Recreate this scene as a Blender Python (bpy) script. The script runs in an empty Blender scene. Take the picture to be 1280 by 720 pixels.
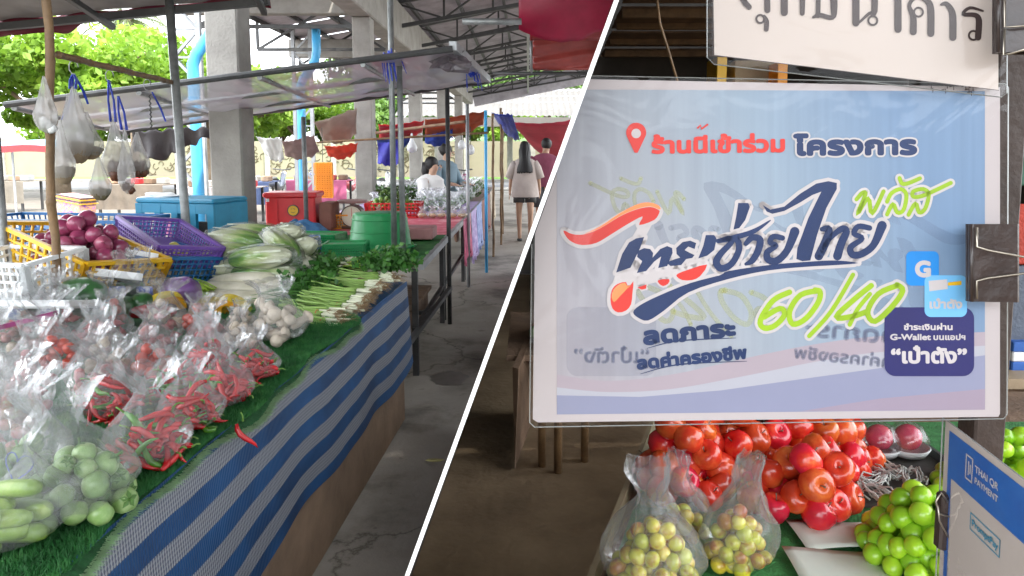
import bpy, bmesh, math, random
import numpy as np
from math import sin, cos, pi, radians as R, sqrt
from mathutils import Vector as V, Matrix, noise, Euler
from mathutils.geometry import tessellate_polygon

SC = bpy.context.scene
COL = SC.collection
# ------------------------------------------------------------------ camera
F = 900.0
HC = 1.55
PITCH = math.atan(0.1)
cd = bpy.data.cameras.new('camera')
cam = bpy.data.objects.new('camera', cd)
COL.objects.link(cam)
cam.location = (0, 0, HC)
cam.rotation_euler = (R(90) - PITCH, 0, 0)
cd.sensor_width = 36
cd.lens = 36 * F / 1280
cd.shift_x = -20 / 1280
cd.shift_y = -80 / 1280
cd.clip_start = 0.05
cd.clip_end = 600
SC.camera = cam
# ------------------------------------------------------------------ world, sun, exposure
SUN_EL, SUN_AZ = R(58), R(140)
w = bpy.data.worlds.new('World')
SC.world = w
w.use_nodes = True
wn = w.node_tree
wn.nodes.clear()
wo = wn.nodes.new('ShaderNodeOutputWorld')
bg = wn.nodes.new('ShaderNodeBackground')
sky = wn.nodes.new('ShaderNodeTexSky')
sky.sky_type = 'NISHITA'
sky.sun_disc = False
sky.sun_elevation = SUN_EL
sky.sun_rotation = SUN_AZ
sky.air_density = 1.0
sky.dust_density = 4.0
sky.ozone_density = 1.0
# thin bright cloud cover over the blue
tc = wn.nodes.new('ShaderNodeTexCoord')
cn = wn.nodes.new('ShaderNodeTexNoise')
cn.inputs['Scale'].default_value = 2.2
cn.inputs['Detail'].default_value = 6
cr = wn.nodes.new('ShaderNodeValToRGB')
cr.color_ramp.elements[0].position = 0.2
cr.color_ramp.elements[0].color = (.6, .6, .6, 1)
cr.color_ramp.elements[1].position = 0.6
cr.color_ramp.elements[1].color = (.95, .95, .95, 1)
mx = wn.nodes.new('ShaderNodeMixRGB')
mx.inputs[2].default_value = (8.5, 8.9, 9.3, 1)
wn.links.new(tc.outputs['Generated'], cn.inputs['Vector'])
wn.links.new(cn.outputs['Fac'], cr.inputs[0])
wn.links.new(cr.outputs[0], mx.inputs[0])
wn.links.new(sky.outputs[0], mx.inputs[1])
wn.links.new(mx.outputs[0], bg.inputs[0])
bg.inputs[1].default_value = 0.15
wn.links.new(bg.outputs[0], wo.inputs[0])
ld = bpy.data.lights.new('sun', 'SUN')
ld.energy = 2.0
ld.angle = R(0.6)
ld.color = (1.0, .95, .87)
sun = bpy.data.objects.new('sun', ld)
COL.objects.link(sun)
sd = V((cos(SUN_EL) * sin(SUN_AZ), cos(SUN_EL) * cos(SUN_AZ), sin(SUN_EL)))
sun.rotation_euler = (-sd).to_track_quat('-Z', 'Y').to_euler()
sun.location = (3, -3, 9)
SC.view_settings.view_transform = 'Standard'
SC.view_settings.look = 'None'
SC.view_settings.gamma = 1
SC.view_settings.exposure = 2.3
SC.render.engine = 'CYCLES'
SC.cycles.transparent_max_bounces = 24
SC.cycles.max_bounces = 9
SC.cycles.diffuse_bounces = 7
SC.cycles.caustics_reflective = False
SC.cycles.caustics_refractive = False
SC.cycles.use_denoising = True

# ------------------------------------------------------------------ helpers
def ray(px, py):
    xc, yc = (px - 660) / F, (280 - py) / F
    c, s = cos(PITCH), sin(PITCH)
    return V((xc, c + yc * s, -s + yc * c))

def atY(px, py, Y):
    d = ray(px, py)
    return V((0, 0, HC)) + d * (Y / d.y)

def atZ(px, py, z):
    d = ray(px, py)
    return V((0, 0, HC)) + d * ((z - HC) / d.z)

def partX(y, z):
    return 0.046 * y + 0.361 * (z - HC)

MC = {}
def mat(name, col, rough=.6, var=.15, scale=8, bump=.1, bscale=60, metal=0, alpha=None, trans=0, col2=None, coat=0, sheen=0, sss=0, wave=None, stops=None, coord='Object', shade=.05, hue=0.0):
    if name in MC:
        return MC[name]
    m = bpy.data.materials.new(name)
    m.use_nodes = True
    n = m.node_tree
    b = n.nodes['Principled BSDF']
    b.inputs['Roughness'].default_value = rough
    b.inputs['Metallic'].default_value = metal
    b.inputs['Coat Weight'].default_value = coat
    b.inputs['Coat Roughness'].default_value = .08
    b.inputs['Sheen Weight'].default_value = sheen
    if sss:
        b.inputs['Subsurface Weight'].default_value = sss
        b.inputs['Subsurface Radius'].default_value = (.02, .015, .008)
        b.inputs['Subsurface Scale'].default_value = .5
    t = n.nodes.new('ShaderNodeTexCoord')
    no = n.nodes.new('ShaderNodeTexNoise')
    no.inputs['Scale'].default_value = scale
    no.inputs['Detail'].default_value = 5
    no.inputs['Roughness'].default_value = .62
    r = n.nodes.new('ShaderNodeValToRGB')
    r.color_ramp.elements[0].position = .3
    r.color_ramp.elements[1].position = .7
    c2 = col2 or tuple(min(1, c * (1 + var)) for c in col)
    c1 = col if col2 else tuple(c * (1 - var) for c in col)
    r.color_ramp.elements[0].color = (*c1, 1)
    r.color_ramp.elements[1].color = (*c2, 1)
    if stops:
        els = r.color_ramp.elements
        els[0].position, els[0].color = stops[0][0], (*stops[0][1], 1)
        els[1].position, els[1].color = stops[-1][0], (*stops[-1][1], 1)
        for p, c in stops[1:-1]:
            e = els.new(p)
            e.color = (*c, 1)
    if coord == 'Object':      # every object its own patch of the pattern and its own slight shade
        oi = n.nodes.new('ShaderNodeObjectInfo')
        va = n.nodes.new('ShaderNodeVectorMath'); va.operation = 'MULTIPLY_ADD'
        va.inputs[1].default_value = (1, 1, 1)
        rm = n.nodes.new('ShaderNodeMath'); rm.operation = 'MULTIPLY'; rm.inputs[1].default_value = 37.0 / max(scale, 1) * 3
        n.links.new(oi.outputs['Random'], rm.inputs[0])
        n.links.new(t.outputs[coord], va.inputs[0]); n.links.new(rm.outputs[0], va.inputs[2])
        n.links.new(va.outputs[0], no.inputs['Vector'])
        hs = n.nodes.new('ShaderNodeHueSaturation')
        mr = n.nodes.new('ShaderNodeMapRange'); mr.inputs['To Min'].default_value = 1 - shade; mr.inputs['To Max'].default_value = 1 + shade
        n.links.new(oi.outputs['Random'], mr.inputs[0]); n.links.new(mr.outputs[0], hs.inputs['Value'])
        mh = n.nodes.new('ShaderNodeMapRange'); mh.inputs['To Min'].default_value = .5 + hue; mh.inputs['To Max'].default_value = .5 - hue
        n.links.new(oi.outputs['Random'], mh.inputs[0]); n.links.new(mh.outputs[0], hs.inputs['Hue'])
        n.links.new(r.outputs[0], hs.inputs['Color'])
        cout = hs.outputs[0]
    else:
        n.links.new(t.outputs[coord], no.inputs['Vector'])
        cout = r.outputs[0]
    n.links.new(no.outputs['Fac'], r.inputs[0])
    n.links.new(cout, b.inputs['Base Color'])
    if bump:
        n2 = n.nodes.new('ShaderNodeTexNoise')
        n2.inputs['Scale'].default_value = bscale
        n2.inputs['Detail'].default_value = 6
        bp = n.nodes.new('ShaderNodeBump')
        bp.inputs['Strength'].default_value = bump
        bp.inputs['Distance'].default_value = .02
        n.links.new(t.outputs[coord], n2.inputs['Vector'])
        n.links.new(n2.outputs['Fac'], bp.inputs['Height'])
        n.links.new(bp.outputs[0], b.inputs['Normal'])
    if trans:      # light shines through (leaves, thin cloth)
        tr = n.nodes.new('ShaderNodeBsdfTranslucent')
        ms = n.nodes.new('ShaderNodeMixShader')
        ms.inputs[0].default_value = trans
        n.links.new(cout, tr.inputs[0])
        n.links.new(b.outputs[0], ms.inputs[1])
        n.links.new(tr.outputs[0], ms.inputs[2])
        n.links.new(ms.outputs[0], n.nodes['Material Output'].inputs[0])
        b = ms
    if alpha is not None:
        tp = n.nodes.new('ShaderNodeBsdfTransparent')
        ms = n.nodes.new('ShaderNodeMixShader')
        ms.inputs[0].default_value = alpha
        n.links.new(tp.outputs[0], ms.inputs[1])
        n.links.new(b.outputs[0], ms.inputs[2])
        n.links.new(ms.outputs[0], n.nodes['Material Output'].inputs[0])
    MC[name] = m
    return m

def plastic_film(name, white=.1, tint=(.9, .92, .95), rough=.12, bump=.5, bscale=18, gloss=.10):
    m = bpy.data.materials.new(name)
    m.use_nodes = True
    n = m.node_tree
    n.nodes.remove(n.nodes['Principled BSDF'])
    tp = n.nodes.new('ShaderNodeBsdfTransparent')
    tp.inputs[0].default_value = (.97, .97, .97, 1)
    df = n.nodes.new('ShaderNodeBsdfDiffuse')
    df.inputs[0].default_value = (*tint, 1)
    tl = n.nodes.new('ShaderNodeBsdfTranslucent')
    tl.inputs[0].default_value = (*tint, 1)
    ad = n.nodes.new('ShaderNodeMixShader')
    ad.inputs[0].default_value = .5
    n.links.new(df.outputs[0], ad.inputs[1])
    n.links.new(tl.outputs[0], ad.inputs[2])
    gl = n.nodes.new('ShaderNodeBsdfGlossy')
    gl.inputs['Roughness'].default_value = rough
    t = n.nodes.new('ShaderNodeTexCoord')
    no = n.nodes.new('ShaderNodeTexNoise')
    no.inputs['Scale'].default_value = bscale
    no.inputs['Detail'].default_value = 3
    no.inputs['Distortion'].default_value = 1.2
    bp = n.nodes.new('ShaderNodeBump')
    bp.inputs['Strength'].default_value = bump
    bp.inputs['Distance'].default_value = .03
    n.links.new(t.outputs['Object'], no.inputs['Vector'])
    n.links.new(no.outputs['Fac'], bp.inputs['Height'])
    n.links.new(bp.outputs[0], gl.inputs['Normal'])
    fr = n.nodes.new('ShaderNodeFresnel')
    fr.inputs['IOR'].default_value = 1.45
    n.links.new(bp.outputs[0], fr.inputs['Normal'])
    ma = n.nodes.new('ShaderNodeMath')
    ma.operation = 'MULTIPLY_ADD'
    ma.inputs[1].default_value = .32
    ma.inputs[2].default_value = gloss
    n.links.new(fr.outputs[0], ma.inputs[0])
    m1 = n.nodes.new('ShaderNodeMixShader')
    m1.inputs[0].default_value = white
    n.links.new(tp.outputs[0], m1.inputs[1])
    n.links.new(ad.outputs[0], m1.inputs[2])
    m2 = n.nodes.new('ShaderNodeMixShader')
    n.links.new(ma.outputs[0], m2.inputs[0])
    n.links.new(m1.outputs[0], m2.inputs[1])
    n.links.new(gl.outputs[0], m2.inputs[2])
    n.links.new(m2.outputs[0], n.nodes['Material Output'].inputs[0])
    MC[name] = m
    return m

class MB:
    """collects shapes and links them as ONE mesh object"""
    def __init__(s):
        s.v, s.f = [], []
    def add(s, vs, fs):
        k = len(s.v)
        s.v += [tuple(v) for v in vs]
        s.f += [tuple(i + k for i in f) for f in fs]
        return s
    def box(s, c, d, rot=None, bev=0, taper=1.0):
        x, y, z = d[0] / 2, d[1] / 2, d[2] / 2
        c = V(c)
        if bev:
            b = bev
            vs = []
            for sz in (-1, 1):
                for (ax, ay) in ((x - b, y), (x, y - b)):
                    pass
            prof = [(-z, b), (-z + b, 0), (z - b, 0), (z, b)]
            vs = []
            for (pz, ins) in prof:
                X, Y = x - ins, y - ins
                for q in ((-X + b, -Y), (X - b, -Y), (X, -Y + b), (X, Y - b), (X - b, Y), (-X + b, Y), (-X, Y - b), (-X, -Y + b)):
                    vs.append(V((q[0], q[1], pz)))
            fs = [tuple(reversed(range(8))), tuple(range(24, 32))]
            for l in range(3):
                for i in range(8):
                    j = (i + 1) % 8
                    fs.append((l * 8 + i, l * 8 + j, l * 8 + 8 + j, l * 8 + 8 + i))
        else:
            vs = [V((i * x * (taper if k > 0 else 1), j * y * (taper if k > 0 else 1), k * z)) for k in (-1, 1) for (i, j) in ((-1, -1), (1, -1), (1, 1), (-1, 1))]
            fs = [(3, 2, 1, 0), (4, 5, 6, 7), (0, 1, 5, 4), (1, 2, 6, 5), (2, 3, 7, 6), (3, 0, 4, 7)]
        if rot is not None:
            vs = [rot @ v for v in vs]
        return s.add([v + c for v in vs], fs)
    def beam(s, a, b, wd, ht=None, up=(0, 0, 1)):
        a, b = V(a), V(b)
        ht = ht or wd
        d = (b - a).normalized()
        u = V(up)
        if abs(d.dot(u)) > .98:
            u = V((0, 1, 0))
        x = d.cross(u).normalized()
        y = x.cross(d)
        vs = [p + x * i * wd / 2 + y * j * ht / 2 for p in (a, b) for (i, j) in ((-1, -1), (1, -1), (1, 1), (-1, 1))]
        return s.add(vs, [(0, 1, 2, 3), (7, 6, 5, 4), (0, 4, 5, 1), (1, 5, 6, 2), (2, 6, 7, 3), (3, 7, 4, 0)])
    def tube(s, pts, r, n=8, cap=True, flat=1.0):
        pts = [V(p) for p in pts]
        if not hasattr(r, '__len__'):
            r = [r] * len(pts)
        vs, fs = [], []
        t0 = (pts[1] - pts[0]).normalized()
        ref = V((0, 0, 1)) if abs(t0.z) < .9 else V((1, 0, 0))
        x = t0.cross(ref).normalized()
        for i, p in enumerate(pts):
            t = (pts[min(i + 1, len(pts) - 1)] - pts[max(i - 1, 0)]).normalized()
            x = (x - t * x.dot(t)).normalized()
            y = t.cross(x)
            for k in range(n):
                a = 2 * pi * k / n
                vs.append(p + (x * cos(a) + y * sin(a) * flat) * r[i])
        for i in range(len(pts) - 1):
            for k in range(n):
                l = (k + 1) % n
                fs.append((i * n + k, i * n + l, (i + 1) * n + l, (i + 1) * n + k))
        if cap:
            fs.append(tuple(reversed(range(n))))
            fs.append(tuple(range((len(pts) - 1) * n, len(pts) * n)))
        return s.add(vs, fs)
    def lathe(s, prof, n=20, c=(0, 0, 0), sx=1, sy=1, rot=None, cap=True):
        vs, fs = [], []
        c = V(c)
        for (r, z) in prof:
            for k in range(n):
                a = 2 * pi * k / n
                v = V((r * cos(a) * sx, r * sin(a) * sy, z))
                vs.append((rot @ v if rot is not None else v) + c)
        for i in range(len(prof) - 1):
            for k in range(n):
                l = (k + 1) % n
                fs.append((i * n + k, i * n + l, (i + 1) * n + l, (i + 1) * n + k))
        if cap:
            fs.append(tuple(reversed(range(n))))
            fs.append(tuple(range((len(prof) - 1) * n, len(prof) * n)))
        return s.add(vs, fs)
    def grid(s, fn, nu, nv):
        vs = [fn(i / nu, j / nv) for j in range(nv + 1) for i in range(nu + 1)]
        fs = [(j * (nu + 1) + i, j * (nu + 1) + i + 1, (j + 1) * (nu + 1) + i + 1, (j + 1) * (nu + 1) + i) for j in range(nv) for i in range(nu)]
        return s.add(vs, fs)
    def ball(s, c, r, nu=12, nv=8, lump=0, seed=0, sc=(1, 1, 1), rot=None):
        vs, fs = [], []
        c = V(c)
        def P(d):
            k = 1 + lump * noise.noise(d * 1.7 + V((seed * 3.1, seed, 7)))
            v = V((d.x * sc[0], d.y * sc[1], d.z * sc[2])) * r * k
            return (rot @ v if rot is not None else v) + c
        vs.append(P(V((0, 0, -1))))
        for j in range(1, nv):
            th = pi * j / nv
            for i in range(nu):
                a = 2 * pi * i / nu
                vs.append(P(V((sin(th) * cos(a), sin(th) * sin(a), -cos(th)))))
        vs.append(P(V((0, 0, 1))))
        for i in range(nu):
            l = (i + 1) % nu
            fs.append((0, 1 + l, 1 + i))
            for j in range(nv - 2):
                a, b = 1 + j * nu, 1 + (j + 1) * nu
                fs.append((a + i, a + l, b + l, b + i))
            k = 1 + (nv - 2) * nu
            fs.append((k + i, k + l, len(vs) - 1))
        return s.add(vs, fs)
    def mesh(s, name, m=None, smooth=False):
        me = bpy.data.meshes.new(name)
        me.from_pydata(s.v, [], s.f)
        me.update()
        if smooth:
            me.polygons.foreach_set('use_smooth', [True] * len(me.polygons))
        if m is not None:
            me.materials.append(m)
        return me
    def build(s, name, m, parent=None, smooth=False, loc=None, rot=None, solid=0):
        o = bpy.data.objects.new(name, s.mesh(name, m, smooth))
        COL.objects.link(o)
        o.parent = parent
        if loc is not None:
            o.location = loc
        if rot is not None:
            o.rotation_euler = rot
        if solid:
            md = o.modifiers.new('thickness', 'SOLIDIFY')
            md.thickness = solid
        return o

def tag(o, label=None, cat=None, group=None, kind=None):
    if label: o['label'] = label
    if cat: o['category'] = cat
    if group: o['group'] = group
    if kind: o['kind'] = kind
    return o

def root(name, loc, label, cat, group=None, rot=(0, 0, 0)):
    o = bpy.data.objects.new(name, None)
    COL.objects.link(o)
    o.empty_display_size = .05
    o.location = loc
    o.rotation_euler = rot
    return tag(o, label, cat, group)

def inst(name, me, loc, rot=(0, 0, 0), sc=1, parent=None):
    o = bpy.data.objects.new(name, me)
    COL.objects.link(o)
    o.location = loc
    o.rotation_euler = rot
    o.scale = (sc, sc, sc) if not hasattr(sc, '__len__') else sc
    o.parent = parent
    return o

def copy_tree(o, parent=None):
    c = o.copy()
    COL.objects.link(c)
    c.parent = parent
    for ch in list(o.children):
        copy_tree(ch, c)
    return c

rnd = random.Random(7)
U = rnd.uniform

def quads(centres, size, rr, name, m, parent=None, aspect=.5, up=.3, kind=None, loc=None):
    """thousands of leaf-sized faces as one mesh"""
    n = len(centres)
    c = np.array([tuple(p) for p in centres], dtype=np.float64)
    rs = np.random.RandomState(rr)
    d = rs.normal(size=(n, 3)); d[:, 2] -= up
    d /= np.linalg.norm(d, axis=1)[:, None]
    e = np.cross(d, rs.normal(size=(n, 3))); e /= np.linalg.norm(e, axis=1)[:, None]
    s = size * rs.uniform(.6, 1.35, size=(n, 1))
    k = np.cross(d, e) * s * .12
    a = c - d * s * .5; b = c + e * s * aspect * .5 + k; g = c + d * s * .5; h = c - e * s * aspect * .5 + k
    v = np.stack([a, b, g, h], 1).reshape(-1, 3)
    me = bpy.data.meshes.new(name)
    me.vertices.add(4 * n); me.loops.add(4 * n); me.polygons.add(n)
    me.vertices.foreach_set('co', v.ravel())
    me.loops.foreach_set('vertex_index', np.arange(4 * n))
    me.polygons.foreach_set('loop_start', np.arange(0, 4 * n, 4))
    me.polygons.foreach_set('loop_total', np.full(n, 4))
    me.update()
    me.materials.append(m)
    o = bpy.data.objects.new(name, me)
    COL.objects.link(o)
    o.parent = parent
    if loc is not None: o.location = loc
    if kind: o['kind'] = kind
    return o

def floor_mat():
    m = bpy.data.materials.new('worn_concrete'); m.use_nodes = True
    n = m.node_tree; b = n.nodes['Principled BSDF']; b.inputs['Roughness'].default_value = .75
    t = n.nodes.new('ShaderNodeTexCoord')
    def N(sc, det=6):
        q = n.nodes.new('ShaderNodeTexNoise'); q.inputs['Scale'].default_value = sc; q.inputs['Detail'].default_value = det; q.inputs['Roughness'].default_value = .65
        n.links.new(t.outputs['Object'], q.inputs['Vector']); return q
    def ramp(src, stops):
        r = n.nodes.new('ShaderNodeValToRGB'); e = r.color_ramp.elements
        e[0].position, e[0].color = stops[0][0], (*stops[0][1], 1); e[1].position, e[1].color = stops[-1][0], (*stops[-1][1], 1)
        for p, c in stops[1:-1]:
            q = e.new(p); q.color = (*c, 1)
        n.links.new(src, r.inputs[0]); return r
    def mul(a, c, f):
        x = n.nodes.new('ShaderNodeMixRGB'); x.blend_type = 'MULTIPLY'; x.inputs[0].default_value = f
        n.links.new(a, x.inputs[1]); n.links.new(c, x.inputs[2]); return x.outputs[0]
    base = ramp(N(1.1).outputs['Fac'], [(.3, (.17, .15, .125)), (.5, (.29, .262, .225)), (.72, (.38, .345, .30))])
    stains = ramp(N(.55, 9).outputs['Fac'], [(.36, (.42, .40, .38)), (.46, (1, 1, 1)), (.9, (1, 1, 1))])
    spots = ramp(N(9, 3).outputs['Fac'], [(.28, (.45, .42, .40)), (.36, (1, 1, 1)), (.9, (1, 1, 1))])
    vo = n.nodes.new('ShaderNodeTexVoronoi'); vo.feature = 'DISTANCE_TO_EDGE'; vo.inputs['Scale'].default_value = .55
    wv = n.nodes.new('ShaderNodeVectorMath'); wv.operation = 'MULTIPLY_ADD'; wv.inputs[1].default_value = (.5, .5, .5)
    n.links.new(N(2.5, 8).outputs['Color'], wv.inputs[0]); n.links.new(t.outputs['Object'], wv.inputs[2]); n.links.new(wv.outputs[0], vo.inputs['Vector'])
    crk = ramp(vo.outputs['Distance'], [(.0, (.25, .23, .2)), (.006, (.8, .8, .8)), (.012, (1, 1, 1))])
    c = mul(mul(mul(base.outputs[0], stains.outputs[0], .8), spots.outputs[0], .6), crk.outputs[0], .8)
    n.links.new(c, b.inputs['Base Color'])
    bp = n.nodes.new('ShaderNodeBump'); bp.inputs['Strength'].default_value = .5; bp.inputs['Distance'].default_value = .01
    n.links.new(N(30, 8).outputs['Fac'], bp.inputs['Height']); n.links.new(bp.outputs[0], b.inputs['Normal'])
    return m

# ------------------------------------------------------------------ materials
M = {}
M['concrete'] = mat('concrete', (.30, .285, .26), .85, .22, 3, .35, 40)
M['concrete_dark'] = mat('concrete_floor', (.27, .25, .225), .7, .35, 1.3, .35, 25, stops=[(.25, (.17, .157, .14)), (.48, (.27, .25, .225)), (.75, (.36, .33, .30))])
M['plaza'] = mat('plaza_paving', (.125, .108, .09), .9, .15, 1.5, .2, 20)
M['asphalt'] = mat('asphalt', (.10, .10, .105), .9, .15, 3, .2, 60)
M['earth'] = mat('brown_floor', (.28, .20, .12), .7, .3, 1.6, .35, 20, stops=[(.28, (.15, .10, .06)), (.5, (.28, .20, .12)), (.75, (.42, .31, .19))])
M['grass'] = mat('verge_grass', (.14, .28, .04), .9, .3, 4, .3, 60)
M['steel'] = mat('grey_steel', (.26, .27, .265), .45, .3, 12, .15, 90, metal=.55)
M['steel_dark'] = mat('dark_steel', (.07, .07, .07), .5, .3, 6, .1, 60, metal=.4)
M['galv'] = mat('galvanised_steel', (.35, .36, .37), .5, .2, 6, .1, 60, metal=.6)
M['sheet'] = mat('roof_metal', (.42, .40, .44), .5, .25, 2.5, .1, 20, metal=.1)
M['bamboo'] = mat('bamboo', (.17, .10, .045), .55, .35, 9, .2, 80)
M['wood'] = mat('weathered_wood', (.16, .10, .062), .8, .35, 6, .3, 60)
M['wood_pale'] = mat('pale_plywood', (.30, .20, .13), .8, .25, 4, .2, 40)
M['white'] = mat('white_trim', (.93, .93, .93), .5, .01, 3, 0)
M['white_pl'] = mat('white_plastic', (.75, .76, .76), .4, .05, 6, .03)
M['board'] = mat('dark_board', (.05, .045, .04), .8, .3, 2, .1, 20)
M['yellow'] = mat('yellow_plastic', (.80, .47, .015), .38, .08, 10, .04)
M['blue_pl'] = mat('blue_plastic', (.02, .14, .36), .35, .12, 10, .04)
M['teal_pl'] = mat('teal_blue_plastic', (.02, .25, .42), .38, .15, 8, .05)
M['purple_pl'] = mat('purple_plastic', (.16, .075, .36), .35, .1, 10, .04)
M['green_pl'] = mat('green_plastic', (.015, .27, .08), .33, .12, 10, .04)
M['dkgreen_pl'] = mat('dark_green_plastic', (.01, .16, .065), .35, .15, 10, .04)
M['red_pl'] = mat('red_plastic', (.62, .025, .03), .35, .1, 8, .04)
M['orange_pl'] = mat('orange_plastic', (.85, .32, .01), .4, .1, 8, .04)
M['blue_rope'] = mat('blue_ribbon', (.015, .05, .45), .35, .25, 20, .3, 80)
M['blue_pipe'] = mat('blue_pipe', (.06, .36, .66), .4, .1, 6, .05)
M['turf'] = mat('turf_backing', (.02, .10, .03), .9, .4, 30, .4, 120)
M['turf_blade'] = mat('turf_blades', (.018, .13, .035), .6, .4, 14, 0, stops=[(.3, (.012, .09, .02)), (.5, (.025, .16, .035)), (.75, (.07, .27, .06))], trans=.2)
M['turf_edge'] = mat('turf_edge_fibres', (.36, .55, .30), .7, .3, 20, 0)
M['navy_pr'] = mat('navy_print', (.006, .024, .095), .45, .15, 12, 0)
M['navy2_pr'] = mat('deep_navy_print', (.018, .018, .12), .45, .1, 12, 0)
M['red_pr'] = mat('red_print', (.62, .03, .02), .45, .12, 14, 0)
M['orange_pr'] = mat('orange_print', (.85, .25, .08), .45, .1, 14, 0)
M['green_pr'] = mat('green_print', (.27, .43, .01), .45, .12, 14, 0)
M['white_pr'] = mat('white_print', (.52, .48, .48), .5, .04, 10, 0)
M['bag'] = plastic_film('clear_bag', .12, bump=.3, bscale=20, gloss=.012, rough=.22)
M['bag_far'] = plastic_film('clear_bag_milky', .25, bump=.2, gloss=.03, rough=.2)
M['film'] = plastic_film('cling_film', .04, rough=.08, bump=.35, bscale=14, gloss=.06)
M['canopy'] = plastic_film('canopy_film', .62, (.23, .19, .22), .28, .3, 5, gloss=.05)

M['concrete_dark'] = floor_mat()
# ================================================================== SETTING
def sheet(name, x0, x1, y0, y1, z, m, kind='structure', nx=1, ny=1, amp=0):
    g = MB().grid(lambda u, v: V((x0 + (x1 - x0) * u, y0 + (y1 - y0) * v, z + (amp * noise.noise(V((u * 9, v * 9, 1))) if amp else 0))), nx, ny)
    return tag(g.build(name, m), kind=kind)

sheet('ground', -300, 300, -60, 500, -.02, M['plaza'])
sheet('market_floor', -4.6, 6, -9, 32, 0, M['concrete_dark'])
sheet('road', -120, 60, 29, 38, -.012, M['asphalt'])
sheet('grass_verge', -120, 60, 38.3, 43, .06, M['grass'])
kb = MB().box((-30, 38.15, .03), (180, .3, .16))
tag(kb.build('kerb', M['concrete']), kind='structure')
tag(MB().box((-30, 28.8, .0), (180, .3, .14)).build('kerb', M['concrete']), kind='structure')
# brown floor of the neighbouring bay, right of the partition
bf = MB()
bf.add([(partX(-.5, 0) + .02, -.5, .006), (4.6, -.5, .006), (4.6, 9, .006), (partX(9, 0) + .02, 9, .006)], [(0, 1, 2, 3)])
tag(bf.build('brown_floor', M['earth']), kind='structure')

# far wooded hill
hill = MB().grid(lambda u, v: V((-22 + 262 * u, 150 + 120 * v, 2 + 22 * min(1, u * 9) * sin(pi * min(1, v * 1.1)) * (.55 + .45 * sin(u * 7 + 1)) + 2.5 * noise.noise(V((u * 30, v * 12, 3))))), 70, 14)
tag(hill.build('hill', mat('hill_green', (.06, .11, .035), .9, .4, .5, 0), smooth=True), kind='structure')

# pillars and beam
PX0, PX1 = -2.73, -2.45
for i, y in enumerate((6.2, 11.4, 16.6, 21.8, 27.0)):
    lab = ['thick square concrete pillar beside the blue open cabinet', 'second square concrete pillar, behind the dial scale', 'third concrete pillar behind the seated vendors', 'fourth concrete pillar of the row toward the road', 'farthest concrete pillar of the row'][i]
    mb = MB()
    n = 14
    for k in range(1):
        mb.box(((PX0 + PX1) / 2, y + .15, 1.82), (.28, .3, 3.64), bev=.015)
    o = mb.build('concrete_pillar', M['concrete'])
    tag(o, lab, 'pillar', 'concrete pillars holding the market roof')
MB_b = MB().box((-2.59, 13.5, 4.0), (.34, 37, .72), bev=.02)
tag(MB_b.build('concrete_beam', M['concrete']), 'long concrete beam running on top of the pillars', 'beam')
for i, y in enumerate((6.4, 11.6, 16.8)):
    tag(MB().box((-4.1, y, 3.9), (2.7, .22, .4), bev=.01).build('cross_beam', M['concrete']), ['concrete cross beam reaching outward from the big front pillar', 'concrete cross beam reaching outward from the second pillar', 'concrete cross beam reaching outward from the third pillar'][i], 'beam', 'cross beams on the open side')

# main roof: mono-pitch rising to the right
SL = .20
def zr(x): return 4.55 + SL * (x + 2.6)
rf = root('market_roof', (0, 10, 4.5), 'high corrugated metal market roof on dark steel trusses', 'roof')
def rv(p): return V(p) - V((0, 10, 4.5))
bays = [(-5.5, -4.2), (-4.2, 1), (1, 6.2), (6.2, 11.4), (11.4, 16.6), (16.6, 21.8), (21.8, 27), (27, 32)]
for (y0, y1) in bays:
    n = int((y1 - y0) / .03)
    g = MB().grid(lambda u, v: rv((-2.75 + 8.8 * u, y0 + (y1 - y0 - .004) * v, zr(-2.75 + 8.8 * u) + .028 * sin((y0 + (y1 - y0) * v) * 2 * pi / .18) + (.02 if u in (0, 1) else 0))), 1, n)
    g.build('roof_sheet', M['sheet'], rf)
for k in range(10):
    x = -2.4 + k * .93
    MB().box(rv((x, 13.2, zr(x) - .075)), (.06, 37.4, .09)).build('purlin', M['steel_dark'], rf)
for y in (1, 3.6, 6.35, 8.95, 11.55, 14.15, 16.75, 19.35, 21.95, 24.55, 27.15, 29.6, 31.9):
    t = MB()
    a, b = -2.55, 5.9
    t.beam(rv((a, y, zr(a) - .17)), rv((b, y, zr(b) - .17)), .07, .07)
    t.beam(rv((a, y, zr(a) - .62)), rv((b, y, zr(b) - .82)), .07, .07)
    n = 9
    for k in range(n + 1):
        x = a + (b - a) * k / n
        zb = zr(x) - .62 - .2 * k / n
        t.beam(rv((x, y, zb)), rv((x, y, zr(x) - .17)), .04, .04)
        if k < n:
            x2 = a + (b - a) * (k + 1) / n
            if k % 2: t.beam(rv((x, y, zb)), rv((x2, y, zr(x2) - .17)), .035, .035)
            else: t.beam(rv((x, y, zr(x) - .17)), rv((x2, y, zr(x2) - .62 - .2 * (k + 1) / n)), .035, .035)
    t.build('truss', M['steel_dark'], rf)
# long girder along the aisle under the roof
g = MB()
for yy in range(4, 32):
    x = .0
    g.beam(rv((x, yy, 4.15)), rv((x, yy + 1, 4.75)) if yy % 2 else rv((x, yy + 1, 4.15)), .035)
    g.beam(rv((x, yy, 4.15)), rv((x, yy, 4.75)), .035)
g.beam(rv((0, 4, 4.15)), rv((0, 32, 4.15)), .06)
g.beam(rv((0, 4, 4.75)), rv((0, 32, 4.75)), .06)
g.build('girder', M['steel'], rf)
MB().box(rv((1.8, 32, 4.75)), (8.6, .06, .75), rot=Matrix.Rotation(-math.atan(SL), 3, 'Y')).build('gable_sheet', M['sheet'], rf)

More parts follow.
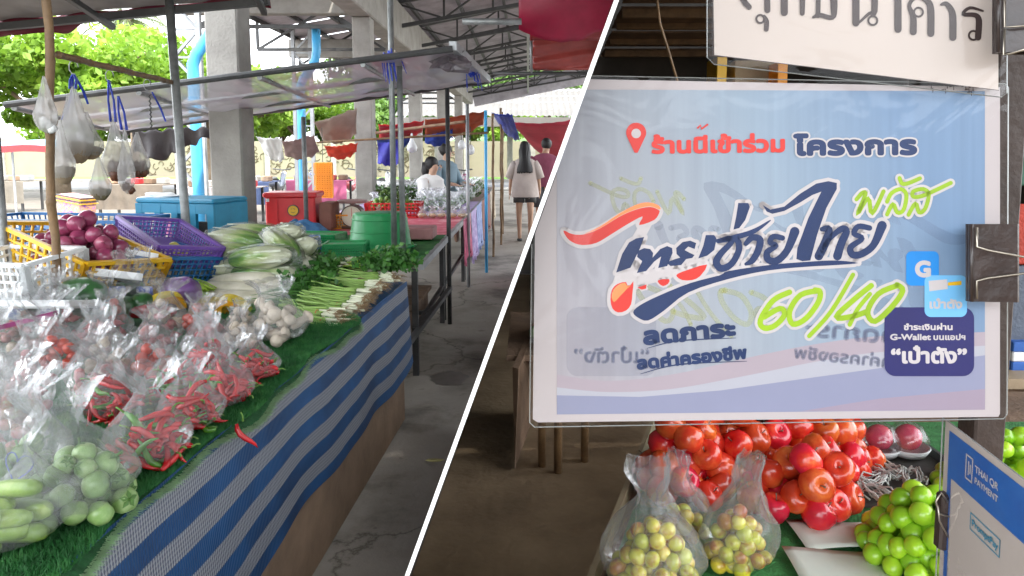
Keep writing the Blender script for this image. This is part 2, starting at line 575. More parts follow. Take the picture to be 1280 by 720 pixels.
# lower lean-to roof outside the pillars
lr = root('lean_to_roof', (-4, 15, 4), 'pale slatted lean-to roof outside the concrete pillars', 'roof')
def lv(p): return V(p) - V((-4, 15, 4))
for k in range(15):
    y = 9.2 + k * 1.6
    MB().grid(lambda u, v: lv((-5.4 + 2.6 * u, y + 1.5 * v, 4.15 + .45 * u + .012 * sin(v * 50))), 1, 40).build('roof_sheet', M['sheet'], lr)
for k in range(5):
    x = -5.3 + k * .62
    MB().box(lv((x, 20.5, 4.1 + .45 * (x + 5.4) / 2.6)), (.05, 23, .08)).build('rafter', M['steel_dark'], lr)
t = MB()
for y in [9.2 + k * 2.6 for k in range(9)]:
    t.beam(lv((-5.3, y, 3.55)), lv((-2.8, y, 3.55)), .06)
    t.beam(lv((-5.3, y, 3.55)), lv((-4.0, y, 4.3)), .045)
    t.beam(lv((-4.0, y, 4.3)), lv((-2.8, y, 3.55)), .045)
    t.beam(lv((-5.3, y, 3.55)), lv((-5.3, y, 4.1)), .05)
t.build('brace', M['steel_dark'], lr)

# lattice steel posts outside + blue drainpipes
for i, (x, y, lab) in enumerate(((-4.75, 10.2, 'grey lattice steel post with a blue pipe, outside left of the big pillar'), (-4.75, 15.4, 'grey lattice steel post seen between the first two pillars'))):
    r_ = root('lattice_post', (x, y, 0), lab, 'post', 'lattice posts outside')
    for (dx, dy) in ((-.18, 0), (.18, 0)):
        MB().beam((dx, dy, 0), (dx, dy, 4.1), .07).build('chord', M['galv'], r_)
    lt = MB()
    for k in range(10):
        z = .2 + k * .38
        lt.beam((-.18, 0, z), (.18, 0, z + .38), .04) if k % 2 else lt.beam((.18, 0, z), (-.18, 0, z + .38), .04)
        lt.beam((-.18, 0, z), (.18, 0, z), .03)
    lt.build('lattice', M['galv'], r_)
for i, (x, y) in enumerate(((-4.12, 9.0), (-3.74, 12.0))):
    p = [(x, y, 0), (x, y, 1.0), (x, y, 2.45), (x, y, 2.62), (x + .05, y, 2.74), (x + .20, y, 2.95), (x + .26, y, 3.06), (x + .28, y, 3.2), (x + .28, y, 3.6)]
    tag(MB().tube(p, .07, 14).build('drainpipe', M['blue_pipe'], smooth=True), ['bright blue drainpipe bending toward the big pillar', 'bright blue drainpipe behind the hanging canopy, between pillars'][i], 'pipe', 'blue drainpipes')

# ------------------------------------------------------------------ the slanting partition between the two bays
pr = root('partition', (partX(.55, 0), .55, 0), 'tall leaning partition with a bright white front edge splitting the two bays', 'partition')
ploc = V((partX(.55, 0), .55, 0))
nrm = V((1, -.046, -.361)).normalized()
def pp(y, z): return V((partX(y, z), y, z))
Y0, Y1, ZT = .553, 9.05, 3.95
vs = []
for sgn in (0.04, 1):
    hw = .0011
    vs += [pp(Y0, 0) + nrm * hw * sgn - ploc, pp(Y1, 0) + nrm * hw * sgn - ploc, pp(Y1, ZT) + nrm * hw * sgn - ploc, pp(Y0, ZT) + nrm * hw * sgn - ploc]
MB().add(vs, [(0, 1, 2, 3), (7, 6, 5, 4), (0, 4, 5, 1), (1, 5, 6, 2), (2, 6, 7, 3), (3, 7, 4, 0)]).build('panel', M['board'], pr)
vs = []
for sgn in (-1, -.04):
    hw = .0011
    vs += [pp(Y0, 0) + nrm * hw * sgn - ploc, pp(Y1, 0) + nrm * hw * sgn - ploc, pp(Y1, ZT) + nrm * hw * sgn - ploc, pp(Y0, ZT) + nrm * hw * sgn - ploc]
MB().add(vs, [(0, 1, 2, 3), (7, 6, 5, 4), (0, 4, 5, 1), (1, 5, 6, 2), (2, 6, 7, 3), (3, 7, 4, 0)]).build('panel', M['white_pl'], pr)  # white skin added as a reflector, bouncing light onto the stall front
vs = []
hw = .0017
for sgn in (-1, 1):
    vs += [pp(.545, 0) + nrm * hw * sgn - ploc, pp(.552, 0) + nrm * hw * sgn - ploc, pp(.552, ZT) + nrm * hw * sgn - ploc, pp(.545, ZT) + nrm * hw * sgn - ploc]
MB().add(vs, [(0, 1, 2, 3), (7, 6, 5, 4), (0, 4, 5, 1), (1, 5, 6, 2), (2, 6, 7, 3), (3, 7, 4, 0)]).build('edge_strip', M['white'], pr)

# back wall, side wall, low dark ceiling of the right-hand bay
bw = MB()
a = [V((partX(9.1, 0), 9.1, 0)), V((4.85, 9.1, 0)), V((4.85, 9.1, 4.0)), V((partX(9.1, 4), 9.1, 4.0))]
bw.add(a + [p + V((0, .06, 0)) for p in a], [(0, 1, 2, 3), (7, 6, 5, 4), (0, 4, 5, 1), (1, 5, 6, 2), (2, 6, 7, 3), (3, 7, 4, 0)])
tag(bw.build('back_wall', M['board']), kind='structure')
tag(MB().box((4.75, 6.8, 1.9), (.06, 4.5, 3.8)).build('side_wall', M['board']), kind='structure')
tag(MB().box((3.1, -3.6, 1.4), (5.4, .08, 2.8)).build('added_light_blocker', M['wood']), kind='structure')  # unseen wall added behind the camera to cut daylight on the signs
cl = root('low_ceiling', (3, 6, 2.7), 'low dark slatted ceiling over the fruit bay', 'ceiling')
for k in range(17):
    y = 2.6 + k * .4
    z = 2.72 + .02 * (k % 3)
    x0 = partX(y, z) + .06
    MB().box(V(((x0 + 4.7) / 2, y, z)) - V((3, 6, 2.7)), (4.7 - x0, .385, .02)).build('plank', M['wood'], cl)
    if k % 2:
        MB().box(V(((x0 + 4.7) / 2, y - .2, z - .05)) - V((3, 6, 2.7)), (4.7 - x0, .05, .07)).build('batten', M['bamboo'], cl)

# ------------------------------------------------------------------ outside: wall, trees, hill, stalls
cw = root('compound_wall', (-20, 44, 0), 'long cream wall painted with pale figures across the road', 'wall')
wallm = mat('cream_wall', (.24, .215, .155), .85, .1, .6, .1, 20)
for k in range(22):
    MB().box((-38 + k * 4.02, 0, 1.1), (3.98, .25, 2.2)).build('wall_panel', wallm, cw)
    MB().box((-38 + k * 4.02 + 2.01, -.06, 1.2), (.3, .4, 2.4)).build('pier', M['concrete'], cw)
# painted loops on the wall panels
pm = mat('mural_paint', (.11, .085, .05), .8, .2, 3, 0)
mu = MB()
for k in range(200):
    cx, cz, rr = U(-6, 16), U(.45, 1.95), U(.12, .32)
    a0, a1 = U(0, 6), U(2.5, 5.5)
    pts = [(cx + rr * cos(a0 + a1 * t / 8) * U(.9, 1.1), -.14, cz + rr * sin(a0 + a1 * t / 8)) for t in range(9)]
    mu.tube(pts, .025, 4)
tag(mu.build('mural', pm, cw), kind='stuff')

leafA = mat('leaf_bright', (.18, .32, .025), .55, .35, .9, 0, trans=.45, stops=[(.25, (.09, .19, .02)), (.5, (.19, .34, .03)), (.8, (.34, .46, .05))])
leafB = mat('leaf_mid', (.08, .17, .03), .55, .35, .9, 0, trans=.35, stops=[(.25, (.045, .10, .02)), (.5, (.09, .18, .03)), (.8, (.16, .26, .05))])
leafP = mat('palm_leaf', (.10, .13, .045), .5, .3, 1.5, 0, trans=.3)
barkm = mat('bark', (.20, .15, .10), .9, .3, 6, .5, 25)
def tree(x, y, h, cr, n, m, label, seed, flat=.55, size=.3, trunk_r=.22):
    rs = random.Random(seed)
    r_ = root('tree', (x, y, 0), label, 'tree', 'trees across the road')
    tr = MB()
    top = h * .45
    tr.tube([(0, 0, 0), (.05, 0, top * .4), (-.05, .05, top * .8), (0, 0, top)], [trunk_r * 1.25, trunk_r, trunk_r * .85, trunk_r * .7], 8)
    cs = []
    for k in range(9):
        a = k * 2.4 + rs.uniform(-.3, .3)
        L = cr * rs.uniform(.5, .95)
        e = V((cos(a) * L, sin(a) * L, h * rs.uniform(.62, .95)))
        mid = V((cos(a) * L * .4, sin(a) * L * .4, top + (e.z - top) * .6))
        tr.tube([(0, 0, top * .92), mid, e], [trunk_r * .5, trunk_r * .3, .03], 5)
        cs += [(e, cr * rs.uniform(.3, .5)), (mid + V((0, 0, .4)), cr * rs.uniform(.25, .4))]
    for k in range(16):
        a, L = rs.uniform(0, 2 * pi), cr * sqrt(rs.uniform(0, 1))
        cs.append((V((cos(a) * L, sin(a) * L, h * rs.uniform(.5, 1))), cr * rs.uniform(.18, .38)))
    tr.build('trunk', barkm, r_, smooth=True)
    pts = []
    for k in range(n):
        c, q = cs[k % len(cs)]
        d = V((rs.gauss(0, 1), rs.gauss(0, 1), rs.gauss(0, 1))).normalized() * q * rs.uniform(.3, 1) ** .5
        d.z *= flat
        pts.append(c + d)
    quads(pts, size, seed, 'crown', m, r_, aspect=.6)
    return r_
tree(-16.8, 26, 5.7, 4.4, 16000, leafA, 'big bright green spreading tree at the far left edge', 1)
tree(-12.2, 27.5, 4.9, 3.2, 11000, leafA, 'bright green tree behind the hanging bags', 2)
tree(-8.0, 46.5, 5.2, 3.4, 7000, leafB, 'low green tree across the road by the grey pole', 3)
tree(-15, 47, 6.0, 4.0, 8000, leafA, 'tall light green tree at the back behind the palm', 4)
tree(-12.5, 60, 9.5, 5, 8000, leafB, 'green tree seen through the lattice posts', 5, size=.4)
tree(-26, 50, 6.5, 4, 6000, leafA, 'pale green tree beyond the far left edge of the road', 6, size=.4)
tree(-6.5, 48, 5.5, 3, 6000, leafB, 'green tree peeping over the wall between pillars', 8, size=.35)
for k in range(9):
    tree(-9 + k * 3.6, 70 + (k % 3) * 4, 9.6 + (k * 7 % 5) * .5, 3.6, 5000, leafB, 'leafy tree of the distant belt, number %s from the left beyond the aisle' % ['one', 'two', 'three', 'four', 'five', 'six', 'seven', 'eight', 'nine'][k], 20 + k, size=.45, flat=.8)
for k in range(9):
    tree(-31 + k * 3.6, 49 + (k % 2) * 1.5, 4.2 + (k * 5 % 3) * .5, 2.4, 4000, leafB if k % 2 else leafA, 'bushy tree behind the painted wall, %s from the left' % ['first', 'second', 'third', 'fourth', 'fifth', 'sixth', 'seventh', 'eighth', 'ninth'][k], 60 + k, size=.35, flat=.8, trunk_r=.12)
# covered tables and shrubs standing about the plaza
for k, (x, y, c_, lab) in enumerate(((-9.2, 17, (.16, .13, .10), 'table under a dull brown cloth on the plaza'), (-7.3, 18.5, (.07, .10, .20), 'table under a blue cloth beyond the big pillar'), (-13.8, 19, (.17, .15, .12), 'table under a sand coloured cloth near the pink cloth'), (-6.6, 15.6, (.42, .36, .34), 'pale covered table behind the red cooler'), (-5.6, 19.5, (.36, .08, .16), 'table under a magenta cloth by the second pillar'))):
    r_ = root('covered_table', (x, y, 0), lab, 'table', 'covered tables on the plaza')
    MB().grid(lambda u, v: V((-.8 + 1.6 * u, -.45 - .02 * sin(u * 40) * v, .78 - .55 * v)), 40, 4).build('cloth_front', mat('plaza_cloth_%s' % 'abcde'[k], c_, .8, .2, 4, .2), r_, smooth=True)
    MB().box((0, 0, .79), (1.62, .9, .02)).build('cloth_top', mat('plaza_cloth_%s' % 'abcde'[k], c_), r_)
    for sx in (-.7, .7):
        for sy in (-.38, .38):
            MB().box((sx, sy, .39), (.05, .05, .76)).build('leg', M['steel_dark'], r_)
    for q in range(5):
        MB().box((-.6 + q * .3, 0, .87), (.2, .3, .14), bev=.02).build('goods_box', (M['wood_pale'], M['galv'], M['red_pl'], M['wood'], M['concrete'])[(q + k) % 5], r_)
# palm
pl_ = root('palm_tree', (-19.6, 36, 0), 'tall palm with drooping fronds above the green trees', 'palm')
MB().tube([(0, 0, 0), (.1, 0, 2.5), (0, 0, 5.2), (.1, 0, 8.0)], [.25, .2, .18, .2], 10).build('trunk', barkm, pl_, smooth=True)
for k in range(22):
    a = k * 2.39996
    el = .9 - (k / 22) * 1.5
    pts = []
    L = 2.7
    for t in range(8):
        q = t / 7
        pts.append(V((cos(a) * L * q * cos(el) * (1 - .12 * q), sin(a) * L * q * cos(el) * (1 - .12 * q), 8.0 + L * q * sin(el) - 1.7 * q * q)))
    fr = MB().tube(pts, [.035] * 6 + [.02, .01], 4)
    side = V((-sin(a), cos(a), 0))
    for t in range(34):
        q = .08 + .9 * t / 34
        i = min(6, int(q * 7)); f_ = q * 7 - i
        b = pts[i].lerp(pts[i + 1], f_)
        dn = (pts[i + 1] - pts[i]).normalized()
        for sg in (-1, 1):
            tip = b + side * sg * .38 * (1 - .5 * abs(q - .4)) + dn * .22 + V((0, 0, -.34))
            fr.add([b, b + dn * .05, tip], [(0, 1, 2)])
    fr.build('frond', leafP, pl_)
# far market hall behind the aisle
fh = root('far_market_hall', (4, 40, 0), 'low open market hall with pale roof rafters beyond the aisle', 'hall')
for k in range(5):
    MB().box((-9 + k * 4, 0, 1.6), (.3, .3, 3.2)).build('post', M['concrete'], fh)
for k in range(4):
    z = 4.9 - k * .42
    MB().box((-1, -k * 1.1 - .1, z), (19, .09, .12)).build('purlin', M['galv'], fh)
MB().grid(lambda u, v: V((-10.5 + 19 * u, -4.6 + 5 * v, 3.3 + 1.75 * v + .03 * sin(u * 400))), 300, 1).build('roof_sheet', mat('pale_roof', (.085, .078, .07), .7, .2, 1, .1, 20), fh)
for k in range(12):
    MB().beam((-10 + k * 1.6, -4.7, 3.2), (-10 + k * 1.6, .1, 4.95), .07).build('rafter', M['galv'], fh)
MB().box((-1, -4.8, 3.0), (19, .06, .45)).build('fascia', mat('fascia', (.12, .11, .10), .7, .1, 3, 0), fh)

# parasol stall at far left, pink cloth
st = root('parasol_stall', (-10.5, 14.5, 0), 'pale blue and red awning on a thin pole at the far left', 'awning')
MB().grid(lambda u, v: V((-1.6 + 2.9 * u, -.7 + 1.5 * v, 1.66 + .12 * sin(pi * v) + .03 * sin(u * 9))), 14, 6).build('cover', mat('pale_blue_cloth', (.35, .62, .75), .8, .1, 4, .1, trans=.4), st, solid=.004)
MB().grid(lambda u, v: V((-1.6 + 2.9 * u, -.7, 1.66 + .03 * sin(u * 9) - .13 * v)), 14, 1).build('valance', M['red_pl'], st, solid=.004)
MB().tube([(.45, -.4, 0), (.45, -.4, 1.7)], .022, 8).build('pole', M['galv'], st)
tag(MB().grid(lambda u, v: V((-8.35 - .9 * u - .25 * v * cos(3 * u), 11.3 + .1 * sin(u * 8), 1.62 - 1.0 * v * (1 - .35 * u) + .05 * sin(7 * u))), 12, 10).build('pink_cloth', mat('pink_cloth', (.85, .18, .48), .7, .1, 4, .1, trans=.4), smooth=True, solid=.003), 'bright pink cloth hanging under the blue awning', 'cloth')
# ================================================================== CANOPIES, POLES
def drape(fn, nu, nv, name, m, label, cat_, group=None, solid=.003):
    return tag(MB().grid(fn, nu, nv).build(name, m, smooth=True, solid=solid), label, cat_, group)
def bil(A, B, C, D, u, v):   # A-B top edge, D-C bottom edge
    return A.lerp(B, u).lerp(D.lerp(C, u), v)

# near canopy, top left (grey tarp, maroon underside hem)
nc = root('near_canopy', (-2.6, 3.2, 2.3), 'grey tarpaulin canopy with a maroon hem above the front stall', 'canopy')
n0 = V((-2.6, 3.2, 2.3))
A, B, C, D = V((-5.2, 1.9, 2.27)), V((-.95, 1.9, 2.72)), V((-1.5, 4.3, 2.46)), V((-5.2, 4.3, 2.12))
greyt = mat('grey_tarp', (.32, .29, .27), .6, .3, 2, .3, 9, trans=.5)
maroon = mat('maroon_tarp', (.17, .012, .03), .5, .35, 3, .3, 9, trans=.3)
MB().grid(lambda u, v: bil(A, B, C, D, u, v) - n0 + V((0, 0, -.05 * sin(pi * v) * abs(sin(u * 11)) + .015 * noise.noise(V((u * 14, v * 8, 2))))), 60, 24).build('cover', greyt, nc, smooth=True, solid=.003)
MB().grid(lambda u, v: bil(A, B, C, D, u, 1) - n0 + V((.0, .03 * sin(u * 60) + .02 * v, -v * (.06 + .035 * sin(u * 13) + .04 * noise.noise(V((u * 20, 0, 5)))))), 110, 5).build('hem', maroon, nc, smooth=True, solid=.003)
for v in (.12, .55, .97):
    MB().beam(bil(A, B, C, D, 0, v) - n0 + V((0, 0, -.06)), bil(A, B, C, D, 1, v) - n0 + V((0, 0, -.06)), .04).build('frame_bar', M['steel_dark'], nc)
for u in (.1, .3, .52, .75, .99):
    MB().beam(bil(A, B, C, D, u, 0) - n0 + V((0, 0, -.1)), bil(A, B, C, D, u, 1) - n0 + V((0, 0, -.1)), .03).build('frame_bar', M['steel_dark'], nc)

# middle canopy of clear film
mc = root('film_canopy', (-2.1, 6, 2.1), 'sloping clear plastic canopy on a dark pipe frame over the second stall', 'canopy')
m0 = V((-2.1, 6, 2.1))
A, B = atY(6, 131, 4.9), atY(566, 61, 4.9)
C, D = atY(610, 102, 7.3), atY(150, 165, 7.3)
def mcf(u, v):
    p = bil(A, B, C, D, u, v)
    s = sin(pi * ((u * 4) % 1)) * sin(pi * v)
    return p - m0 + V((0, 0, -.07 * abs(s) + .018 * noise.noise(V((u * 26, v * 9, 4)))))
MB().grid(mcf, 110, 34).build('cover', M['canopy'], mc, smooth=True)
def mp(u, v): return bil(A, B, C, D, u, v) - m0
MB().tube([mp(0, 0), mp(1, 0)], .022, 8).build('frame_bar', M['steel_dark'], mc)
MB().tube([mp(0, 1), mp(1, 1)], .022, 8).build('frame_bar', M['steel_dark'], mc)
MB().beam(mp(1, 0) + V((0, 0, .02)), mp(1, 1) + V((0, 0, .02)), .05, .06).build('frame_bar', M['galv'], mc)
for v in (.38, .7):
    MB().tube([mp(.0, v) + V((0, 0, -.02)), mp(1, v) + V((0, 0, -.02))], .02, 8).build('frame_bar', M['steel'], mc)
for u in (.02, .3, .57, .8):
    MB().tube([mp(u, 0) + V((0, 0, -.03)), mp(u, 1) + V((0, 0, -.03))], .018, 8).build('frame_bar', M['steel'], mc)
# dark tarp rolled and hanging from the far-left edge
E0, E1 = atY(165, 163, 7.4), atY(268, 160, 7.4)
drape(lambda u, v: E0.lerp(E1, u) + V((0, .05 * sin(u * 20) * v, -v * (.32 - .22 * abs(u - .28) * 1.6) + .02 * sin(u * 31))), 40, 12, 'dark_tarp', mat('dark_tarp', (.035, .028, .03), .5, .3, 5, .3, 20), 'dark bunched tarp sagging from the film canopy', 'tarp')
# silvery bunched film at the right end
tag(MB().ball(atY(563, 76, 5.2), .07, 16, 10, 1.2, 3, (1.6, 1, .8)).build('film_bundle', M['canopy'], smooth=False), 'crumpled bundle of film at the canopy corner', 'plastic film')

def knot(px, py, Y, s, label):
    c = atY(px, py, Y)
    r_ = root('ribbon_knot', c, label, 'ribbon', 'blue tie ribbons')
    MB().ball((0, 0, 0), .035 * s, 12, 8, .8, px).build('knot', M['blue_rope'], r_)
    for k in range(9):
        a = U(0, 6.28)
        pts = [V((0, 0, 0)), V((cos(a) * .05, -.02, U(-.01, .06))) * s, V((cos(a) * .07 + .01, -.03, U(-.13, .03))) * s, V((cos(a) * .08 + .03, -.03, U(-.2, -.08))) * s]
        MB().tube(pts, [.008 * s, .012 * s, .009 * s, .005 * s], 5, flat=.3).build('tail', M['blue_rope'], r_)
knot(489, 72, 5.1, 1.0, 'blue ribbon knotted round the twin steel poles')
knot(590, 92, 6.3, .8, 'blue ribbon tied near the canopy corner')

def pole(name, pts, r, m, label, group='stall poles', cat_='pole', n=10):
    return tag(MB().tube(pts, r, n).build(name, m, smooth=True), label, cat_, group)
def bamboo(name, a, b, r, label, nodes=9, m=None):
    a, b = V(a), V(b)
    pts, rs = [], []
    for k in range(nodes):
        for (q, s) in ((0, 1), (.04, 1.14), (.08, .98), (.5, .93)):
            t = (k + q) / nodes
            pts.append(a.lerp(b, t) + V((.006 * sin(k * 2.1), .004 * cos(k * 1.7), 0))); rs.append(r * s)
    pts.append(b); rs.append(r)
    return tag(MB().tube(pts, rs, 10).build(name, m or M['bamboo'], smooth=True), label, 'pole', 'bamboo poles')
p0 = atY(58, 0, 2.8); p1 = atY(69, 352, 2.8)
dn = (p1 - p0) / (p0.z - p1.z)
bamboo('bamboo_pole', p1 + dn * (p1.z - .0), p0 - dn * .3, .017, 'brown bamboo pole standing before the yellow onion crate')
p0 = atY(213, 22, 4.2); p1 = atY(234, 300, 4.2)
dn = (p1 - p0) / (p0.z - p1.z)
pole('steel_pole', [p1 + dn * p1.z, p0 - dn * .15], .024, M['steel'], 'slanting grey steel pole between purple basket and blue cabinet')
p0 = atY(0, 175, 3.0); p1 = atY(6, 330, 3.0)
pole('steel_pole', [V((p1.x, p1.y, 0)), p1, p0 + V((-.02, 0, .4))], .02, M['steel'], 'thin grey pole at the extreme left edge of the stall')
bamboo('bamboo_pole', atY(65, 67, 2.8) + V((0, .03, 0)), atY(216, 103, 4.2), .014, 'dark bamboo rail the food bags hang from')
for (px, lab) in ((488, 'left one of the twin steel poles tied with blue ribbon'), (499, 'right one of the twin steel poles tied with blue ribbon')):
    q = atY(px + 5, 318, 5.22)
    top = atY(px, 0 if px == 488 else 72, 5.22)
    pole('steel_pole', [V((q.x, 5.22, .83)), V((top.x, 5.22, top.z + (.35 if px == 488 else 0)))], .021, M['steel'], lab)
for (px, py0, py1, Y, zb, lab, m_) in ((379, 146, 282, 6.6, .82, 'thin steel pole beside the red cooler box', 'steel'), (559, 110, 0, 6.4, 0, 'steel pole at the aisle corner of the second stall', 'steel_dark'),
                                 (584, 130, 0, 8.2, 0, 'pale pole holding the pink cloth stall', 'galv'), (607, 138, 0, 9.2, 0, 'blue painted pole by the bagged greens', 'blue_pipe')):
    t_ = atY(px, py0, Y)
    pole('steel_pole', [V((t_.x, Y, zb)), t_], .02, M[m_], lab)
for (px, py0, Y, lab) in ((616, 142, 10.6, 'bamboo pole behind the blue pole'), (626, 135, 12, 'bamboo pole near the end of the long stalls'), (628, 140, 13.6, 'thin bamboo pole at the last stall')):
    t_ = atY(px, py0, Y)
    bamboo('bamboo_pole', (t_.x, Y, 0), t_, .02, lab)
a_, b_ = atY(470, 166, 8.5), atY(582, 152, 8.2)
bamboo('bamboo_pole', a_, b_, .018, 'pale bamboo rail across under the orange tarp', m=M['wood_pale'])
a_, b_ = atY(396, 178, 9.0), atY(610, 166, 9.0)
bamboo('bamboo_pole', a_, b_, .015, 'dark bamboo rail above the vendors')

# red canopy upper right (ends against the partition)
def redz(u, v, Ya, Yb, za, zb, x0, sag):
    y = Ya + (Yb - Ya) * v
    z = za + (zb - za) * v
    xr = partX(y, z) - .02
    x = x0 + (xr - x0) * u
    return V((x, y, z))
red = mat('crimson_tarp', (.36, .012, .05), .38, .25, 2.5, .25, 8, trans=.3)
redd = mat('dark_red_tarp', (.30, .02, .02), .32, .3, 2.5, .3, 8, trans=.2)
drape(lambda u, v: redz(u, v, 6.2, 6.5, 3.35, 2.62 - .10 * sin(pi * u), -.08, 0) + V((0, .05 * sin(5 * v + 3 * u), .02 * noise.noise(V((u * 6, v * 6, 0))))), 36, 18, 'red_tarp', red, 'crimson tarpaulin sagging high over the aisle', 'tarp', 'red tarps')
drape(lambda u, v: redz(u, v, 7.0, 7.6, 3.05, 2.70, .02, 0) + V((0, .03 * sin(9 * v + 4 * u), 0)), 30, 12, 'red_tarp', redd, 'dark red tarpaulin fold beneath the crimson one', 'tarp', 'red tarps')
drape(lambda u, v: redz(u, v, 7.9, 8.0, 2.80, 2.44, .05, 0) + V((0, .02 * sin(13 * v + 4 * u), 0)), 30, 12, 'red_tarp', mat('red_shiny_tarp', (.34, .06, .05), .22, .3, 2.5, .35, 8, trans=.2), 'shiny rust red tarpaulin hanging at the aisle edge', 'tarp', 'red tarps')
z_ = atY(660, 92, 8).z
pole('steel_bar', [(-.38, 8, z_), (partX(8, z_) - .03, 8, z_)], .02, M['steel_dark'], 'dark steel bar under the hanging red tarpaulin')
pole('steel_bar', [atY(578, 27, 6.3), atY(652, 27, 6.3)], .028, M['steel'], 'grey steel bar reaching toward the crimson tarpaulin')
pole('steel_pole', [atY(664, 40, 8), V((.04, 8, z_))], .02, M['steel'], 'short upright of the red tarpaulin frame')

# tarps farther along the stalls
def tq(pts, Y0, Y1, name, m, label, sag=.08, cat_='tarp', group='coloured tarps along the stalls', n=(24, 10), fr=9):
    A, B, C, D = atY(*pts[0], Y0), atY(*pts[1], Y0), atY(*pts[2], Y1), atY(*pts[3], Y1)
    return drape(lambda u, v: bil(A, B, C, D, u, v) + V((0, .03 * sin(u * fr + v * 3), -sag * sin(pi * u) * (.3 + .7 * v) + .03 * noise.noise(V((u * 7, v * 5, 1))))), n[0], n[1], name, m, label, cat_, group)
org = mat('orange_tarp', (.48, .09, .025), .5, .3, 2, .2, 10, trans=.35)
blu = mat('blue_tarp', (.03, .07, .36), .5, .3, 3, .2, 10, trans=.3)
bei = mat('beige_tarp', (.42, .34, .28), .6, .2, 3, .2, 10, trans=.3)
tq([(531, 149), (606, 138), (604, 156), (531, 170)], 9.6, 10.4, 'orange_tarp', org, 'orange brown tarp stretched above the vendors')
tq([(531, 168), (566, 160), (566, 172), (531, 178)], 10.0, 10.2, 'blue_tarp', blu, 'dark blue cloth tucked under the orange tarp')
tq([(473, 155), (530, 150), (528, 166), (474, 172)], 10.5, 11.0, 'red_tarp', M['red_pl'], 'red cloth bunched under the film canopy', group='coloured tarps along the stalls')
tq([(470, 172), (516, 170), (514, 178), (472, 182)], 10.5, 11.0, 'blue_tarp', blu, 'blue bunched cloth beside the red one')
tq([(472, 178), (503, 176), (500, 206), (472, 204)], 9.0, 9.0, 'blue_cloth', mat('royal_blue', (.07, .07, .50), .6, .2, 5, .1, trans=.3), 'royal blue cloth hanging beside the second pillar', cat_='cloth', sag=.02)
tq([(614, 140), (640, 142), (650, 176), (622, 152)], 11, 12.5, 'blue_tarp', M['blue_rope'], 'twisted blue tarp beside the red tent at the aisle end')
tq([(638, 152), (735, 146), (730, 190), (668, 186)], 15, 17, 'red_tarp', mat('pinkred_tarp', (.55, .06, .10), .5, .2, 2, .2, 10, trans=.4), 'pinkish red tent roof at the far end of the aisle', sag=.25)
tq([(352, 176), (392, 168), (400, 190), (356, 194)], 9.8, 10.6, 'beige_tarp', mat('mauve_tarp', (.38, .26, .25), .6, .2, 3, .2, 10, trans=.3), 'mauve tarp flap hanging under the film canopy')
tq([(392, 152), (446, 134), (446, 168), (404, 176)], 10.2, 10.9, 'beige_tarp', bei, 'beige tarp sagging between first and second pillar')
tq([(405, 182), (447, 178), (446, 190), (410, 194)], 10.4, 10.8, 'red_cloth', mat('scarlet_cloth', (.75, .07, .03), .6, .2, 4, .1, trans=.3), 'scarlet and blue cloth strip between the pillars', cat_='cloth')
tq([(320, 170), (352, 172), (356, 200), (330, 190)], 11, 11.5, 'grey_cloth', M['white_pl'], 'pale grey cloth knotted behind the red cooler', cat_='cloth')

# ================================================================== TABLES
TZ = .81
ft = root('front_stall_table', (-1.9, 2.2, 0), 'long wooden front stall table loaded with bagged vegetables', 'table')
f0 = V((-1.9, 2.2, 0))
XE = -.80
def xe_(y): return -.82 + .048 * (y - 1.3)
TILT = Matrix.Rotation(-.048, 3, 'Z')
MB().add([V(p) - f0 for zz_ in (.755, .795) for p in ((-3.48, .68, zz_), (xe_(.68) - .01, .68, zz_), (xe_(4.02) - .01, 4.02, zz_), (-3.48, 4.02, zz_))], [(3, 2, 1, 0), (4, 5, 6, 7), (0, 1, 5, 4), (1, 2, 6, 5), (2, 3, 7, 6), (3, 0, 4, 7)]).build('tabletop', M['wood'], ft)
MB().box(V((xe_(2.35) - .035, 2.35, .30)) - f0, (.03, 3.34, .56), rot=TILT).build('side_board', M['wood_pale'], ft)
MB().box(V((-2.15, 4.0, .35)) - f0, (2.6, .03, .66)).build('side_board', M['wood_pale'], ft)
for (x, y) in ((xe_(.75) - .09, .75), (xe_(2.4) - .09, 2.4), (xe_(3.93) - .09, 3.93), (-3.4, .75), (-3.4, 3.93)):
    MB().box(V((x, y, .377)) - f0, (.06, .06, .754)).build('leg', M['wood'], ft)
